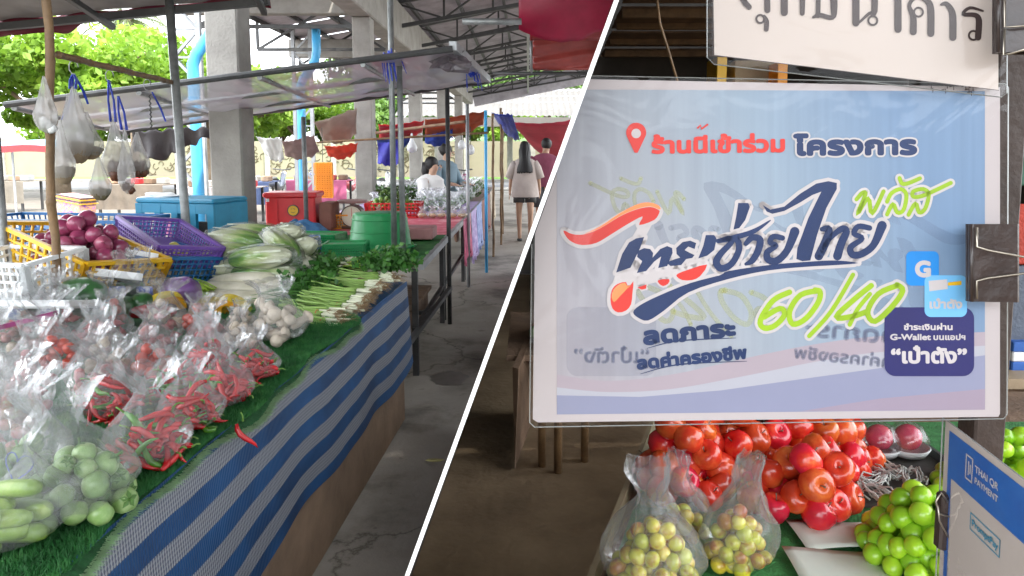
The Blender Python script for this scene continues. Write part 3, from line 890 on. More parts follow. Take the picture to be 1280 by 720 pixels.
# blue / grey striped sheet
def stripe_mat():
    m = bpy.data.materials.new('striped_sheet'); m.use_nodes = True
    n = m.node_tree; b = n.nodes['Principled BSDF']; b.inputs['Roughness'].default_value = .6
    at = n.nodes.new('ShaderNodeUVMap')
    sp = n.nodes.new('ShaderNodeSeparateXYZ')
    n.links.new(at.outputs[0], sp.inputs[0])
    nz = n.nodes.new('ShaderNodeTexNoise'); nz.inputs['Scale'].default_value = 4
    n.links.new(at.outputs[0], nz.inputs['Vector'])
    def mth(op, a, b_=None, c=None):
        q = n.nodes.new('ShaderNodeMath'); q.operation = op
        for i, x in enumerate((a, b_, c)):
            if x is None: continue
            if isinstance(x, (int, float)): q.inputs[i].default_value = x
            else: n.links.new(x, q.inputs[i])
        return q.outputs[0]
    v = mth('MULTIPLY_ADD', nz.outputs[0], .02, sp.outputs[1])
    fr = mth('FRACT', mth('MULTIPLY', v, 1 / .120))
    st = mth('GREATER_THAN', fr, .50)
    # woven ticks on the pale bands
    wv = mth('SINE', mth('MULTIPLY', sp.outputs[0], 2 * pi / .009))
    wv2 = mth('SINE', mth('MULTIPLY', sp.outputs[1], 2 * pi / .012))
    wt = mth('GREATER_THAN', mth('ADD', wv, mth('MULTIPLY', wv2, .6)), .2)
    mxx = n.nodes.new('ShaderNodeMixRGB'); mxx.inputs[1].default_value = (.30, .31, .33, 1); mxx.inputs[2].default_value = (.09, .10, .15, 1)
    n.links.new(wt, mxx.inputs[0])
    n2 = n.nodes.new('ShaderNodeTexNoise'); n2.inputs['Scale'].default_value = 3; n2.inputs['Detail'].default_value = 8
    n.links.new(at.outputs[0], n2.inputs['Vector'])
    rb = n.nodes.new('ShaderNodeValToRGB')
    rb.color_ramp.elements[0].color = (.005, .034, .105, 1); rb.color_ramp.elements[1].color = (.012, .085, .24, 1)
    rb.color_ramp.elements[0].position = .35; rb.color_ramp.elements[1].position = .65
    n.links.new(n2.outputs[0], rb.inputs[0])
    m2 = n.nodes.new('ShaderNodeMixRGB'); n.links.new(st, m2.inputs[0]); n.links.new(rb.outputs[0], m2.inputs[1]); n.links.new(mxx.outputs[0], m2.inputs[2])
    n.links.new(m2.outputs[0], b.inputs['Base Color'])
    bp = n.nodes.new('ShaderNodeBump'); bp.inputs['Strength'].default_value = .35; bp.inputs['Distance'].default_value = .004
    n.links.new(wv, bp.inputs['Height']); n.links.new(bp.outputs[0], b.inputs['Normal'])
    return m
SM = stripe_mat()
def skirt_pt(u, v):   # u along the table 0.7..4.02, v down from table edge
    y = .66 + 3.37 * u
    drop = .47 + .015 * sin(u * 9) + .008 * sin(u * 23)
    z = TZ + .012 - drop * v
    x = xe_(y) + .03 * v + .007 * v * sin(u * 21 + 1) + .004 * v * sin(u * 47) + .004 * sin(u * 13) * (1 - v)
    return V((x, y, z))
nu, nv = 150, 24
sk = MB().grid(skirt_pt, nu, nv)
# top part lying on the table under the turf, and far end flap
sk_o = sk.build('striped_sheet', SM, smooth=True)
uvl = sk_o.data.uv_layers.new(name='uv')
for lp in sk_o.data.loops:
    i = lp.vertex_index % (nu + 1); j = lp.vertex_index // (nu + 1)
    uvl.data[lp.index].uv = (3.37 * i / nu, .5 * j / nv + .02)
tag(sk_o, 'blue and grey striped woven sheet hanging over the stall front', 'sheet')
# end part over the far corner (lies on the table between turf and end)
en = MB().grid(lambda u, v: V((xe_(3.15 + .87 * v) - 1.6 * (1 - u), 3.15 + .87 * v, TZ + .008 + .004 * sin(u * 20 + v * 9))), 30, 14)
eo = en.build('striped_sheet', SM, smooth=True)
uvl = eo.data.uv_layers.new(name='uv')
for lp in eo.data.loops:
    c_ = eo.data.vertices[lp.vertex_index].co
    uvl.data[lp.index].uv = (c_.y, c_.x + 1.0)
tag(eo, 'flat end of the striped sheet under the scallion bunches', 'sheet')

# artificial turf mat
def turf_edge_x(y): return xe_(y) + .015 + .012 * sin(y * 7) + .008 * sin(y * 17) - max(0, y - 2.95) ** 2 * 2.2
def tfz(y, x): return TZ + .024 + .006 * noise.noise(V((x * 5, y * 5, 0))) - (.03 * max(0, (x - (xe_(y) - .03)) / .05))
tf = MB().grid(lambda u, v: (lambda y: V((-3.45 + (turf_edge_x(y) + 3.45) * u, y, tfz(y, -3.45 + (turf_edge_x(y) + 3.45) * u))))(.66 + 2.72 * v), 60, 60)
tfo = root('turf_mat', (-2.2, 2, TZ), 'dark green artificial turf mat with frayed pale edge on the front stall', 'turf mat')
tf.v = [tuple(V(p) - V((-2.2, 2, TZ))) for p in tf.v]
tf.build('backing', M['turf'], tfo, smooth=True)
nb = 90000
rs = np.random.RandomState(3)
yy = .7 + 2.66 * rs.rand(nb)
xe = xe_(yy) + .015 + .012 * np.sin(yy * 7) + .008 * np.sin(yy * 17) - np.maximum(0, yy - 2.95) ** 2 * 2.2
xx = xe - rs.rand(nb) ** 1.3 * .62
hh = rs.uniform(.006, .014, nb)
ang = rs.rand(nb) * 2 * pi
w_ = .0016
bx, by = np.cos(ang) * w_, np.sin(ang) * w_
lx, ly = rs.normal(0, .006, nb), rs.normal(0, .006, nb)
zz = np.full(nb, TZ + .022) - .03 * np.maximum(0, (xx - (xe_(y) - .03)) / .05)
o3 = np.array([-2.2, 2, TZ])
v_ = np.stack([np.stack([xx - bx, yy - by, zz], 1), np.stack([xx + bx, yy + by, zz], 1), np.stack([xx + lx, yy + ly, zz + hh + .004], 1)], 1).reshape(-1, 3) - o3
def tri_mesh(v_, name, m, parent, kind='stuff'):
    n = len(v_) // 3
    me = bpy.data.meshes.new(name)
    me.vertices.add(3 * n); me.loops.add(3 * n); me.polygons.add(n)
    me.vertices.foreach_set('co', v_.ravel()); me.loops.foreach_set('vertex_index', np.arange(3 * n))
    me.polygons.foreach_set('loop_start', np.arange(0, 3 * n, 3)); me.polygons.foreach_set('loop_total', np.full(n, 3))
    me.update(); me.materials.append(m)
    o = bpy.data.objects.new(name, me); COL.objects.link(o); o.parent = parent; o['kind'] = kind
    return o
tri_mesh(v_, 'blades', M['turf_blade'], tfo)
ne = 9000
yy = .68 + 2.72 * rs.rand(ne)
xe = xe_(yy) + .015 + .012 * np.sin(yy * 7) + .008 * np.sin(yy * 17) - np.maximum(0, yy - 2.95) ** 2 * 2.2
zz = TZ + .024 - .03 * np.maximum(0, (xe - (xe_(yy) - .03)) / .05) + rs.normal(0, .003, ne)
L = rs.uniform(.006, .024, ne)
v_ = np.stack([np.stack([xe - .004, yy - .0012, zz], 1), np.stack([xe - .004, yy + .0012, zz], 1), np.stack([xe + L, yy + rs.normal(0, .007, ne), zz + rs.normal(0, .004, ne)], 1)], 1).reshape(-1, 3) - o3
tri_mesh(v_, 'frayed_edge', M['turf_edge'], tfo)

# second, long stall: steel frame, turf, pink cloth, purple cloth
def stall(name, y0, y1, topm, label, zt=TZ, x0=-2.4, x1=-.75):
    c = V(((x0 + x1) / 2, (y0 + y1) / 2, 0))
    r_ = root(name, c, label, 'table', 'long stall tables')
    L, W = y1 - y0, x1 - x0
    MB().box((0, 0, zt - .03), (W, L - .005, .03)).build('tabletop', M['wood'], r_)
    MB().grid(lambda u, v: V((-W / 2 - .01 + (W + .02) * u, -L / 2 + L * v, zt - .010 + .004 * noise.noise(V((u * 8, v * 12, y0))))), 16, 30).build('cover', topm, r_, smooth=True)
    MB().beam((W / 2 + .02, -L / 2, zt - .035), (W / 2 + .02, L / 2, zt - .035), .035, .05).build('rail', M['galv'], r_)
    for sx in (-W / 2 + .03, W / 2 - .03):
        for sy in (-L / 2 + .05, L / 2 - .05):
            MB().box((sx, sy, zt / 2 - .03), (.04, .04, zt - .06)).build('leg', M['steel_dark'], r_)
    MB().beam((W / 2 - .03, -L / 2, .33), (W / 2 - .03, L / 2, .33), .03).build('stretcher', M['steel_dark'], r_)
    return r_
pinkc = mat('pink_tablecloth', (.62, .12, .17), .55, .3, 5, .1, stops=[(.3, (.48, .06, .10)), (.5, (.62, .13, .18)), (.62, (.72, .36, .38)), (.8, (.55, .12, .16))])
purc = mat('lilac_tablecloth', (.42, .33, .55), .5, .2, 4, .1)
stall('turf_stall_table', 4.85, 6.5, M['dkgreen_pl'], 'steel framed stall table covered in green turf behind the front stall')
tb = [o for o in COL.objects if o.name.startswith('cover') and o.parent and o.parent.name == 'turf_stall_table'][0]
tb.data.materials[0] = M['turf_blade']
stall('pink_stall_table', 6.52, 8.6, pinkc, 'stall table under a pink red patterned cloth')
stall('lilac_stall_table', 8.62, 11.0, purc, 'stall table under a lilac plastic cloth with bagged greens')
stall('far_stall_table', 11.02, 15.5, mat('dull_cloth', (.25, .18, .16), .7, .3, 3, .1), 'far stall table at the end of the long row')
# hanging cloth fronts along the aisle
def front(y0, y1, m, label, drop, x=-.715, fr=30):
    drape(lambda u, v: V((x + .02 * sin(u * fr) * v + .015 * v, y0 + (y1 - y0) * u, TZ - .01 - (drop + .05 * sin(u * 17)) * v)), 60, 10, 'front_cloth', m, label, 'cloth', 'cloths hanging from the stall fronts')
front(7.9, 8.9, mat('pink_front', (.60, .14, .24), .7, .3, 9, .1), 'pink patterned cloth hanging off the pink stall corner', .48)
front(9.0, 9.9, mat('purple_front', (.20, .12, .32), .7, .4, 12, .1, col2=(.5, .4, .6)), 'purple flowered cloth hanging beside the blue pole', .62)
front(9.95, 11.0, mat('blue_front', (.10, .14, .34), .7, .4, 12, .1, col2=(.35, .4, .6)), 'blue patterned cloth strip farther along the aisle', .62)
front(11.1, 13.5, mat('brown_front', (.22, .10, .08), .7, .3, 6, .1), 'brown red cloth hanging on the far stall', .6)
front(13.6, 15.4, mat('cream_front', (.38, .32, .24), .7, .3, 6, .1), 'cream sack cloth hanging on the last stall', .6)

# low steel rack between the stalls with wooden boards
rk = root('steel_rack', (-1.3, 4.9, 0), 'low dark steel rack frame beside the front stall end', 'rack')
r0 = V((-1.3, 4.9, 0))
z_ = .33
MB().beam(V((-.78, 4.1, z_)) - r0, V((-.70, 6.4, z_)) - r0, .035).build('rail', M['steel_dark'], rk)
MB().beam(V((-1.9, 4.35, z_)) - r0, V((-.76, 4.35, z_)) - r0, .03).build('rail', M['steel_dark'], rk)
MB().beam(V((-1.9, 5.4, z_)) - r0, V((-.73, 5.4, z_)) - r0, .03).build('rail', M['steel_dark'], rk)
for (x, y) in ((-.78, 4.12), (-1.88, 4.35), (-1.88, 5.4)):
    MB().box(V((x, y, z_ / 2 - .01)) - r0, (.03, .03, z_ - .02)).build('leg', M['steel_dark'], rk)
wb = root('plank_shelf', (-1.6, 5.6, .1), 'brown plank shelf under the turf covered table', 'shelf')
for k in range(5):
    MB().box((0, -.55 + k * .27, .27), (1.5, .24, .03)).build('plank', M['wood'], wb)
for x in (-.7, .7):
    MB().box((x, 0, .12), (.05, 1.2, .24)).build('support', M['wood'], wb)
tag(MB().box((-1.02, 5.2, .50), (.18, .2, .18), bev=.008).build('concrete_block', M['concrete']), 'small grey concrete block on the plank shelf', 'block')
tag(MB().grid(lambda u, v: atZ(488, 498, .006) + V((.11 * (u - .5), .14 * (v - .5), .012 * abs(noise.noise(V((u * 5, v * 5, 2)))))), 6, 6).build('litter', mat('pink_litter', (.7, .3, .42), .6, .1, 5, 0)), 'crumpled pink wrapper dropped beside the stall', 'litter')
tag(MB().ball(atZ(543, 575, .008), .02, 8, 6, .5, 4, (2.5, .7, .3)).build('fallen_leaf', mat('dry_leaf', (.4, .35, .15), .7, .2, 8, 0)), 'curled yellow leaf on the aisle floor', 'leaf')
pud = MB()
c_ = atZ(562, 472, .0045)
pud.add([c_] + [c_ + V((.13 * cos(a) * (1 + .45 * noise.noise(V((cos(a) * 2, sin(a) * 2, 0)))), .16 * sin(a) * (1 + .5 * noise.noise(V((cos(a) * 2, sin(a) * 2, 4)))), 0)) for a in [k * pi / 16 for k in range(32)]], [(0, 1 + k, 1 + (k + 1) % 32) for k in range(32)])
tag(pud.build('wet_stain', mat('wet_concrete', (.13, .115, .10), .35, .3, 8, 0)), kind='structure')
# ================================================================== GOODS ON THE LEFT STALLS
def eggplant(p, label, group, sc):
    r_ = root('eggplant', p, label, 'eggplant', group, (U(-1.6, 1.6), U(-1.2, 1.2), U(0, 6.28)))
    inst('body', egg_me[rnd.randrange(3)], (0, 0, 0), parent=r_, sc=sc)
    inst('calyx', cal_me, (0, 0, .0005), parent=r_, sc=sc)
def obj_pile(name, me, pts, label, cat_, group, rots=None, scs=None):
    for i, p in enumerate(pts):
        o = inst(name, me if not isinstance(me, list) else me[i % len(me)], p, rots(i) if rots else (U(0, 6), U(0, 6), U(0, 6)), scs(i) if scs else U(.85, 1.12))
        tag(o, label, cat_, group)

def heap(c, rx, ry, h, d, n, seed=0, dens=1):
    """positions of n roundish things of diameter d heaped in a mound"""
    rs = random.Random(seed)
    out = []
    lay = 0
    tries = 0
    while len(out) < n and tries < 6000:
        tries += 1
        a, q = rs.uniform(0, 2 * pi), sqrt(rs.uniform(0, 1))
        x, y = rx * q * cos(a), ry * q * sin(a)
        zt = h * (1 - q * q)
        z = d / 2 + max(0, zt - d / 2) * rs.choice((0, .35, .7, 1, 1, 1))
        p = V(c) + V((x, y, z))
        if all((p - o).length > d * .82 * dens for o in out):
            out.append(p)
    return out

# ---- produce meshes
eggm = mat('eggplant_skin', (.30, .42, .20), .3, .2, 22, .04, stops=[(.25, (.09, .19, .04)), (.5, (.20, .33, .10)), (.8, (.42, .52, .26))], sss=.1, coat=.2, shade=.15)
egg_me = []
for k in range(3):
    egg_me.append(MB().ball((0, 0, 0), .0225, 14, 10, .12, k, (1, 1, .93)).mesh('eggplant_body', eggm, True))
cal = MB()
for k in range(5):
    a = k * 2 * pi / 5
    cal.add([V((0, 0, .0225)), V((.009 * cos(a - .5), .009 * sin(a - .5), .0208)), V((.016 * cos(a), .016 * sin(a), .0165)), V((.009 * cos(a + .5), .009 * sin(a + .5), .0208))], [(0, 1, 2, 3)])
cal.tube([(0, 0, .020), (.001, 0, .026), (.003, 0, .033)], [.003, .0022, .0028], 6)
cal_me = cal.mesh('eggplant_calyx', mat('calyx_green', (.07, .16, .03), .6, .3, 12, 0))
cucm = mat('cucumber_skin', (.22, .36, .05), .35, .25, 18, .1, stops=[(.3, (.13, .24, .03)), (.55, (.26, .40, .07)), (.8, (.44, .54, .16))], coat=.2)
cuc_me = MB().tube([(-.07, 0, 0), (-.066, 0, .0), (-.05, .002, 0), (0, .006, 0), (.05, .002, 0), (.066, 0, 0), (.07, 0, 0)], [.003, .011, .0165, .0185, .0165, .011, .003], 12).mesh('cucumber_body', cucm, True)
chr_ = mat('chili_red', (.50, .012, .015), .2, .2, 12, .02, coat=.4)
chg = mat('chili_green', (.07, .22, .02), .25, .2, 12, .02, coat=.3)
stemm = mat('stem_green', (.12, .25, .04), .5, .2, 12, .02)
def chili(seed):
    rs = random.Random(seed)
    b = rs.uniform(-.02, .02)
    pts = [V((-.042 + .014 * i, b * sin(i / 6 * pi), .012 * sin(i * .7 + seed))) for i in range(7)]
    return pts, [.0045, .007, .008, .0075, .006, .004, .001]
chm = {}
for nm, mm in (('red', chr_), ('green', chg)):
    chm[nm] = []
    for k in range(4):
        p_, r_ = chili(k * 3 + 1)
        chm[nm].append(MB().tube(p_, r_, 6).mesh('chili_body', mm, True))
stem_me = MB().tube([(-.042, 0, .008), (-.055, 0, .013), (-.066, .004, .012)], [.003, .0018, .002], 5).mesh('chili_stem', stemm, True)
onm = mat('red_onion_skin', (.24, .03, .09), .28, .3, 9, .05, stops=[(.2, (.13, .015, .05)), (.5, (.27, .04, .10)), (.8, (.50, .18, .22))], coat=.3)
on_me = []
for k in range(3):
    prof = [(.001, -.034), (.012, -.033), (.027, -.022), (.036, -.004), (.035, .010), (.024, .024), (.011, .031), (.005, .038), (.003, .046)]
    on_me.append(MB().lathe(prof, 14, sx=1 + .06 * k, sy=1 - .04 * k).mesh('onion_body', onm, True))
garm = mat('garlic_skin', (.62, .52, .40), .5, .2, 12, .1)
gar_me = MB().lathe([(.001, -.013), (.012, -.012), (.019, -.003), (.017, .008), (.007, .015), (.003, .024)], 10).mesh('garlic_body', garm, True)
shal = mat('shallot_skin', (.36, .09, .09), .4, .3, 14, .05, stops=[(.25, (.22, .04, .05)), (.5, (.40, .10, .10)), (.8, (.62, .34, .26))])
sh_me = MB().lathe([(.001, -.016), (.010, -.014), (.0145, -.002), (.011, .010), (.004, .018), (.002, .027)], 9).mesh('shallot_body', shal, True)
tomm = mat('tomato_skin', (.55, .05, .02), .2, .2, 5, .01, coat=.5)
tom_me = MB().ball((0, 0, 0), .02, 12, 8, .08, 2, (1, 1, .9)).mesh('tomato_body', tomm, True)
mushm = mat('mushroom_flesh', (.58, .50, .40), .6, .2, 10, .1)

# ---- bags
def bag_mesh(seed, r=.085, h=.22, top=.5):
    rs = random.Random(seed)
    ph = [rs.uniform(0, 6.28) for _ in range(6)]
    nr, ns = 20, 44
    g = MB()
    lean = (rs.uniform(-.03, .03), rs.uniform(-.03, .03))
    def f(u, v):
        a = u * 2 * pi
        if v < .42:
            q = v / .42
            rr = r * (sin(min(1, q * 1.25) * pi / 2) ** .6) * (1 - .12 * max(0, q - .6) / .4)
            z = h * .42 * (q ** 1.3)
        else:
            q = (v - .42) / .58
            nk = .30 + .1 * sin(ph[0])
            rr = r * (.88 + (nk - .88) * min(1, q / .55) ** .8) if q < .55 else r * (nk + (top - nk) * (q - .55) / .45)
            z = h * (.42 + .58 * q)
        am = .03 + .22 * max(0, v - .3)
        cre = 0
        for k, fr_ in enumerate((5, 8, 13, 19)):
            cre += sin(a * fr_ + ph[k] + v * 3 * sin(ph[k + 1])) / (1.4 + k)
        cre = abs(cre) * 1.3 - .8
        rr *= 1 + am * cre
        n_ = noise.noise(V((cos(a) * 2.2 + seed, sin(a) * 2.2, v * 5))) * .012
        ell = 1 + (.35 * max(0, v - .5) * cos(2 * a + ph[5]))
        return V((rr * cos(a) * ell + lean[0] * v * v + n_, rr * sin(a) / ell + lean[1] * v * v + n_, z + .02 * max(0, v - .85) * 6 * noise.noise(V((cos(a) * 3, sin(a) * 3, seed)))))
    g.grid(f, ns, nr)
    return g.mesh('bag_film', M['bag'], True)
BAGS = [bag_mesh(k * 5 + 2, h=.165 + .015 * (k % 4), top=(.5, .8, .62, .95)[k % 4]) for k in range(8)]

def place_bag(p, label, group, sc=1.0, k=None, me=None, cat_='bag'):
    return tag(inst('plastic_bag', me or BAGS[(k % 8 if k is not None else rnd.randrange(8))], p, (U(-.06, .06), U(-.06, .06), U(0, 6.28)), (sc, sc, sc * U(.9, 1.15))), label, cat_, group)

def chilis(c, n, mixg, label_r, seed, rx=.075, h=.07):
    rs = random.Random(seed)
    for i in range(n):
        a, q = rs.uniform(0, 6.28), sqrt(rs.uniform(0, 1))
        p = V(c) + V((rx * q * cos(a), rx * q * sin(a), .012 + h * (1 - q * q) * rs.uniform(.1, 1)))
        gr = rs.random() < mixg
        r_ = root('chili', p, label_r[1] if gr else label_r[0], 'chili', 'green chilies in bags' if gr else 'red chilies in bags', (rs.uniform(-.5, .5), rs.uniform(-.6, .6), rs.uniform(0, 6.28)))
        inst('body', chm['green' if gr else 'red'][i % 4], (0, 0, 0), parent=r_)
        if i % 2 == 0:
            inst('stem', stem_me, (0, 0, 0), parent=r_)

TB = TZ + .032
def onT(px, py): return atZ(px, py, TB)
# front row along the turf edge
c = onT(28, 680)
place_bag(c + V((-.03, .0, 0)), 'clear bag of cucumbers at the bottom left corner', 'bags on the turf', 1.35, 0)
for i in range(16):
    q = c + V((U(-.11, -.01), U(-.06, .03), .022 + .026 * (i // 5)))
    tag(inst('cucumber', cuc_me, q, (U(-.2, .2), U(-.2, .2), U(-.5, .9)), U(.9, 1.15)), 'pale green cucumber in the corner bag', 'cucumber', 'cucumbers in the corner bag')
c = onT(98, 640)
place_bag(c, 'clear bag of round green eggplants near the bottom left', 'bags on the turf', 1.35, 2)
for p in heap(c, .095, .095, .12, .045, 34, 1): eggplant(p, 'round pale green eggplant in the bag nearest the turf edge', 'round eggplants in the front bag', U(.85, 1.2))
c = onT(20, 610)
place_bag(c, 'clear bag of eggplants with a blue heart drawn on it', 'bags on the turf', 1.3, 3)
for p in heap(c, .09, .09, .10, .045, 18, 2): eggplant(p, 'round green eggplant in the bag marked with a heart', 'round eggplants in the heart bag', U(.85, 1.15))
# heart drawn in marker on the bag: a thin ink line floating on the film
hc = atY(22, 583, c.y - .125)
ink = mat('blue_ink', (.01, .04, .4), .4, .1, 5, 0)
hp = []
for k in range(25):
    t = k / 24 * 2 * pi
    hp.append((.0021 * 16 * sin(t) ** 3 * .8, -.012 * cos(t * 2) * .3, .0021 * (13 * cos(t) - 5 * cos(2 * t) - 2 * cos(3 * t) - cos(4 * t))))
hr = MB().tube(hp, .0013, 5).build('heart_drawing', ink, loc=hc, rot=(0, .25, 0))
hr['kind'] = 'stuff'
red_l = ('glossy red chili in a clear bag by the turf edge', 'green chili among red ones in a clear bag')
for (px, py, s, lab, mg, n, sd) in ((188, 578, 1.15, 'clear bag of mixed red and green chilies beside the eggplants', .35, 38, 5), (238, 535, 1.0, 'clear bag of red chilies, third along the turf edge', .2, 30, 6),
                                (280, 505, 1.0, 'clear bag of small dark red chilies along the turf edge', .08, 30, 7), (318, 474, .95, 'clear bag of bright red chilies near the mushrooms', .05, 26, 8),
                                (215, 500, 1.0, 'clear bag of chilies in the second row', .2, 24, 9), (262, 468, .9, 'clear bag of crimson chilies behind the front row', .05, 24, 10), (140, 520, 1.0, 'clear bag of chilies behind the eggplants', .15, 24, 11)):
    c = onT(px, py)
    place_bag(c, lab, 'bags on the turf', s, sd)
    chilis(c, int(n * 1.35), mg, red_l, sd, .055 * s, .095)
# small dried chili hanging over the edge
r_ = root('chili', atZ(287, 545, TZ - .0) + V((.045, 0, 0)), 'dark red chili dropped over the striped sheet', 'chili', None, (.2, 1.2, .4))
inst('body', chm['red'][1], (0, 0, 0), parent=r_); inst('stem', stem_me, (0, 0, 0), parent=r_)
# mushrooms bag
c = onT(350, 425)
place_bag(c, 'clear tray bag of pale king mushrooms at the turf corner', 'bags on the turf', 1.3, 1)
mu_me = MB().lathe([(.004, 0), (.015, .004), (.016, .03), (.012, .055), (.022, .062), (.024, .070), (.014, .080), (.002, .084)], 12).mesh('mushroom_body', mushm, True)
for i in range(14):
    tag(inst('mushroom', mu_me, c + V((U(-.045, .045), U(-.045, .045), .02 + .028 * (i // 4))), (U(.9, 1.7), 0, U(0, 6.28)), U(.9, 1.2)), 'pale stubby mushroom in the bag at the turf corner', 'mushroom', 'mushrooms in the corner bag')
c = onT(300, 432)
place_bag(c, 'clear bag of pale garlic behind the mushrooms', 'bags on the turf', .8, 4)
obj_pile('garlic_bulb', gar_me, heap(c, .06, .06, .08, .034, 20, 12), 'pale garlic bulb in the bag behind the mushrooms', 'garlic', 'garlic bulbs in a bag')
# crowded middle
kinds = ['shallot', 'tomato', 'shallot', 'shallot', 'garlic', 'shallot']
desc = {'shallot': ('clear crumpled bag of red shallots in the crowded middle of the stall', 'small red shallot in one of the crowded bags'), 'tomato': ('clear crumpled bag of small tomatoes among the shallots', 'small red tomato in a crowded clear bag'),
        'eggplant': ('clear crumpled bag of green eggplants in the crowded middle', 'green eggplant in a bag of the crowded middle'), 'garlic': ('clear crumpled bag of garlic in the crowded middle', 'garlic bulb in a bag of the crowded middle')}
mes = {'shallot': sh_me, 'tomato': tom_me, 'eggplant': egg_me[0], 'garlic': gar_me}
dd = {'shallot': .032, 'tomato': .038, 'eggplant': .044, 'garlic': .036}
ki = 0
cnt = {k: 0 for k in mes}
for row in range(11):
    for col in range(11):
        y = 1.38 + row * .172 + U(-.025, .025)
        x = -1.12 - col * .165 - .07 * (row % 2) + U(-.03, .03)
        z = TB + .012 * min(col, 4)
        px = 660 + x / y * F
        if px < -50: continue
        bx_, by_ = px, 190 + (HC - z) / y * F
        if by_ > 560 and px > 0 and px < 140: continue
        # keep clear of front-row bags
        if x > -1.10 or y > 3.0: continue
        if any((V((x, y)) - V((q[0], q[1]))).length < .105 for q in [onT(*k_) for k_ in ((98, 640), (20, 610), (188, 578), (238, 535), (280, 505), (318, 474), (215, 500), (262, 468), (140, 520), (350, 425), (300, 432))]): continue
        if y > 2.78 and x > -1.75: continue
        kd = kinds[(row * 5 + col * 3) % 6]
        if y < 1.7: kd = 'eggplant' if col % 2 else 'shallot'
        ordn = ('first', 'second', 'third', 'fourth', 'fifth', 'sixth', 'seventh', 'eighth', 'ninth', 'tenth', 'eleventh')
        place_bag((x, y, z), 'clear bag of %s, %s from the aisle in the %s row from the front' % ({'shallot': 'red shallots', 'tomato': 'small tomatoes', 'eggplant': 'green eggplants', 'garlic': 'garlic'}[kd], ordn[col], ordn[row]), 'crowded clear bags on the stall', U(.82, 1.05))
        lay = 11
        if cnt[kd] + lay < 280:
            cnt[kd] += lay
            for p in heap((x, y, z), .06, .06, .10, dd[kd], lay, row * 20 + col, .95):
                tag(inst({'shallot': 'shallot', 'tomato': 'tomato', 'eggplant': 'eggplant', 'garlic': 'garlic_bulb'}[kd], mes[kd], p, (U(0, 3), U(0, 3), U(0, 6))), desc[kd][1], {'shallot': 'shallot', 'tomato': 'tomato', 'eggplant': 'eggplant', 'garlic': 'garlic'}[kd], kd + 's in the crowded bags')
        ki += 1
# support ledge the inner rows stand on
tag(MB().grid(lambda u, v: V((-3.4 + 2.1 * u, .7 + 2.5 * v, TZ + .018 + .045 * (1 - u))), 8, 8).build('sloping_turf', M['turf'], solid=.01), 'green turf slope under the crowded bags', 'turf mat')

# ---- middle: melons, cabbages, tray goods
melm = mat('watermelon_rind', (.03, .10, .03), .3, .5, 7, .03, stops=[(.35, (.012, .05, .018)), (.5, (.04, .14, .04)), (.65, (.015, .06, .02))], coat=.4)
for (px, py, Y, r_, lab) in ((103, 368, 2.75, .085, 'large dark green melon by the onion crate'), (178, 378, 2.9, .05, 'small dark green squash, left of a pair'), (152, 384, 2.85, .055, 'small dark green squash under cling film'), (160, 360, 3.1, .06, 'green squash behind the filmed pair'), (125, 392, 2.75, .05, 'round green squash before the large melon')):
    o = tag(MB().ball((0, 0, 0), r_, 22, 14, .06, px, (1.25, 1, .82)).build('squash', melm, smooth=True, loc=atY(px, py, Y), rot=(0, 0, px)), lab, 'squash', 'dark green squashes')
pep = mat('red_pepper_skin', (.35, .01, .015), .2, .2, 6, .01, coat=.5)
tag(MB().tube([(-.09, 0, 0), (-.08, 0, 0), (-.04, .01, .005), (.03, .01, .005), (.08, 0, 0), (.095, 0, 0)], [.004, .022, .03, .028, .018, .004], 14).build('red_pepper', pep, smooth=True, loc=atY(190, 391, 2.85), rot=(0, 0, .1)), 'long shiny red pepper before the small squashes', 'pepper')
pcm = mat('purple_cabbage_leaf', (.14, .06, .20), .4, .4, 7, .5, 14, stops=[(.3, (.06, .02, .10)), (.5, (.18, .08, .26)), (.75, (.45, .38, .50))], coat=.3)
tag(MB().ball((0, 0, 0), .085, 26, 16, .12, 5, (1, 1, .85)).build('purple_cabbage', pcm, smooth=True, loc=atY(226, 366, 3.1)), 'purple cabbage in cling film beside the daikon', 'cabbage')
# clear bags with blue print standing up behind
for (px, py, Y, s, lab) in ((152, 372, 3.0, .9, 'upright clear bag with blue print by the white box'), (186, 372, 3.05, 1.0, 'tall upright clear bag with blue print'), (30, 400, 2.6, 1.1, 'clear bag at the left beside the white crate'), (70, 395, 2.6, 1.0, 'clear bag with blue writing on white tray')):
    p = atY(px, py, Y)
    place_bag(p, lab, 'bags behind the crowded middle', s)
    tag(MB().box(p + V((0, -.03, .03)), (.07, .02, .05), bev=.008).build('packet', mat('blue_print_packet', (.05, .12, .5), .4, .3, 25, 0, stops=[(.4, (.8, .82, .85)), (.5, (.04, .1, .5)), (.6, (.7, .72, .8))])), 'small blue and white packet in an upright clear bag', 'packet', 'blue and white packets')
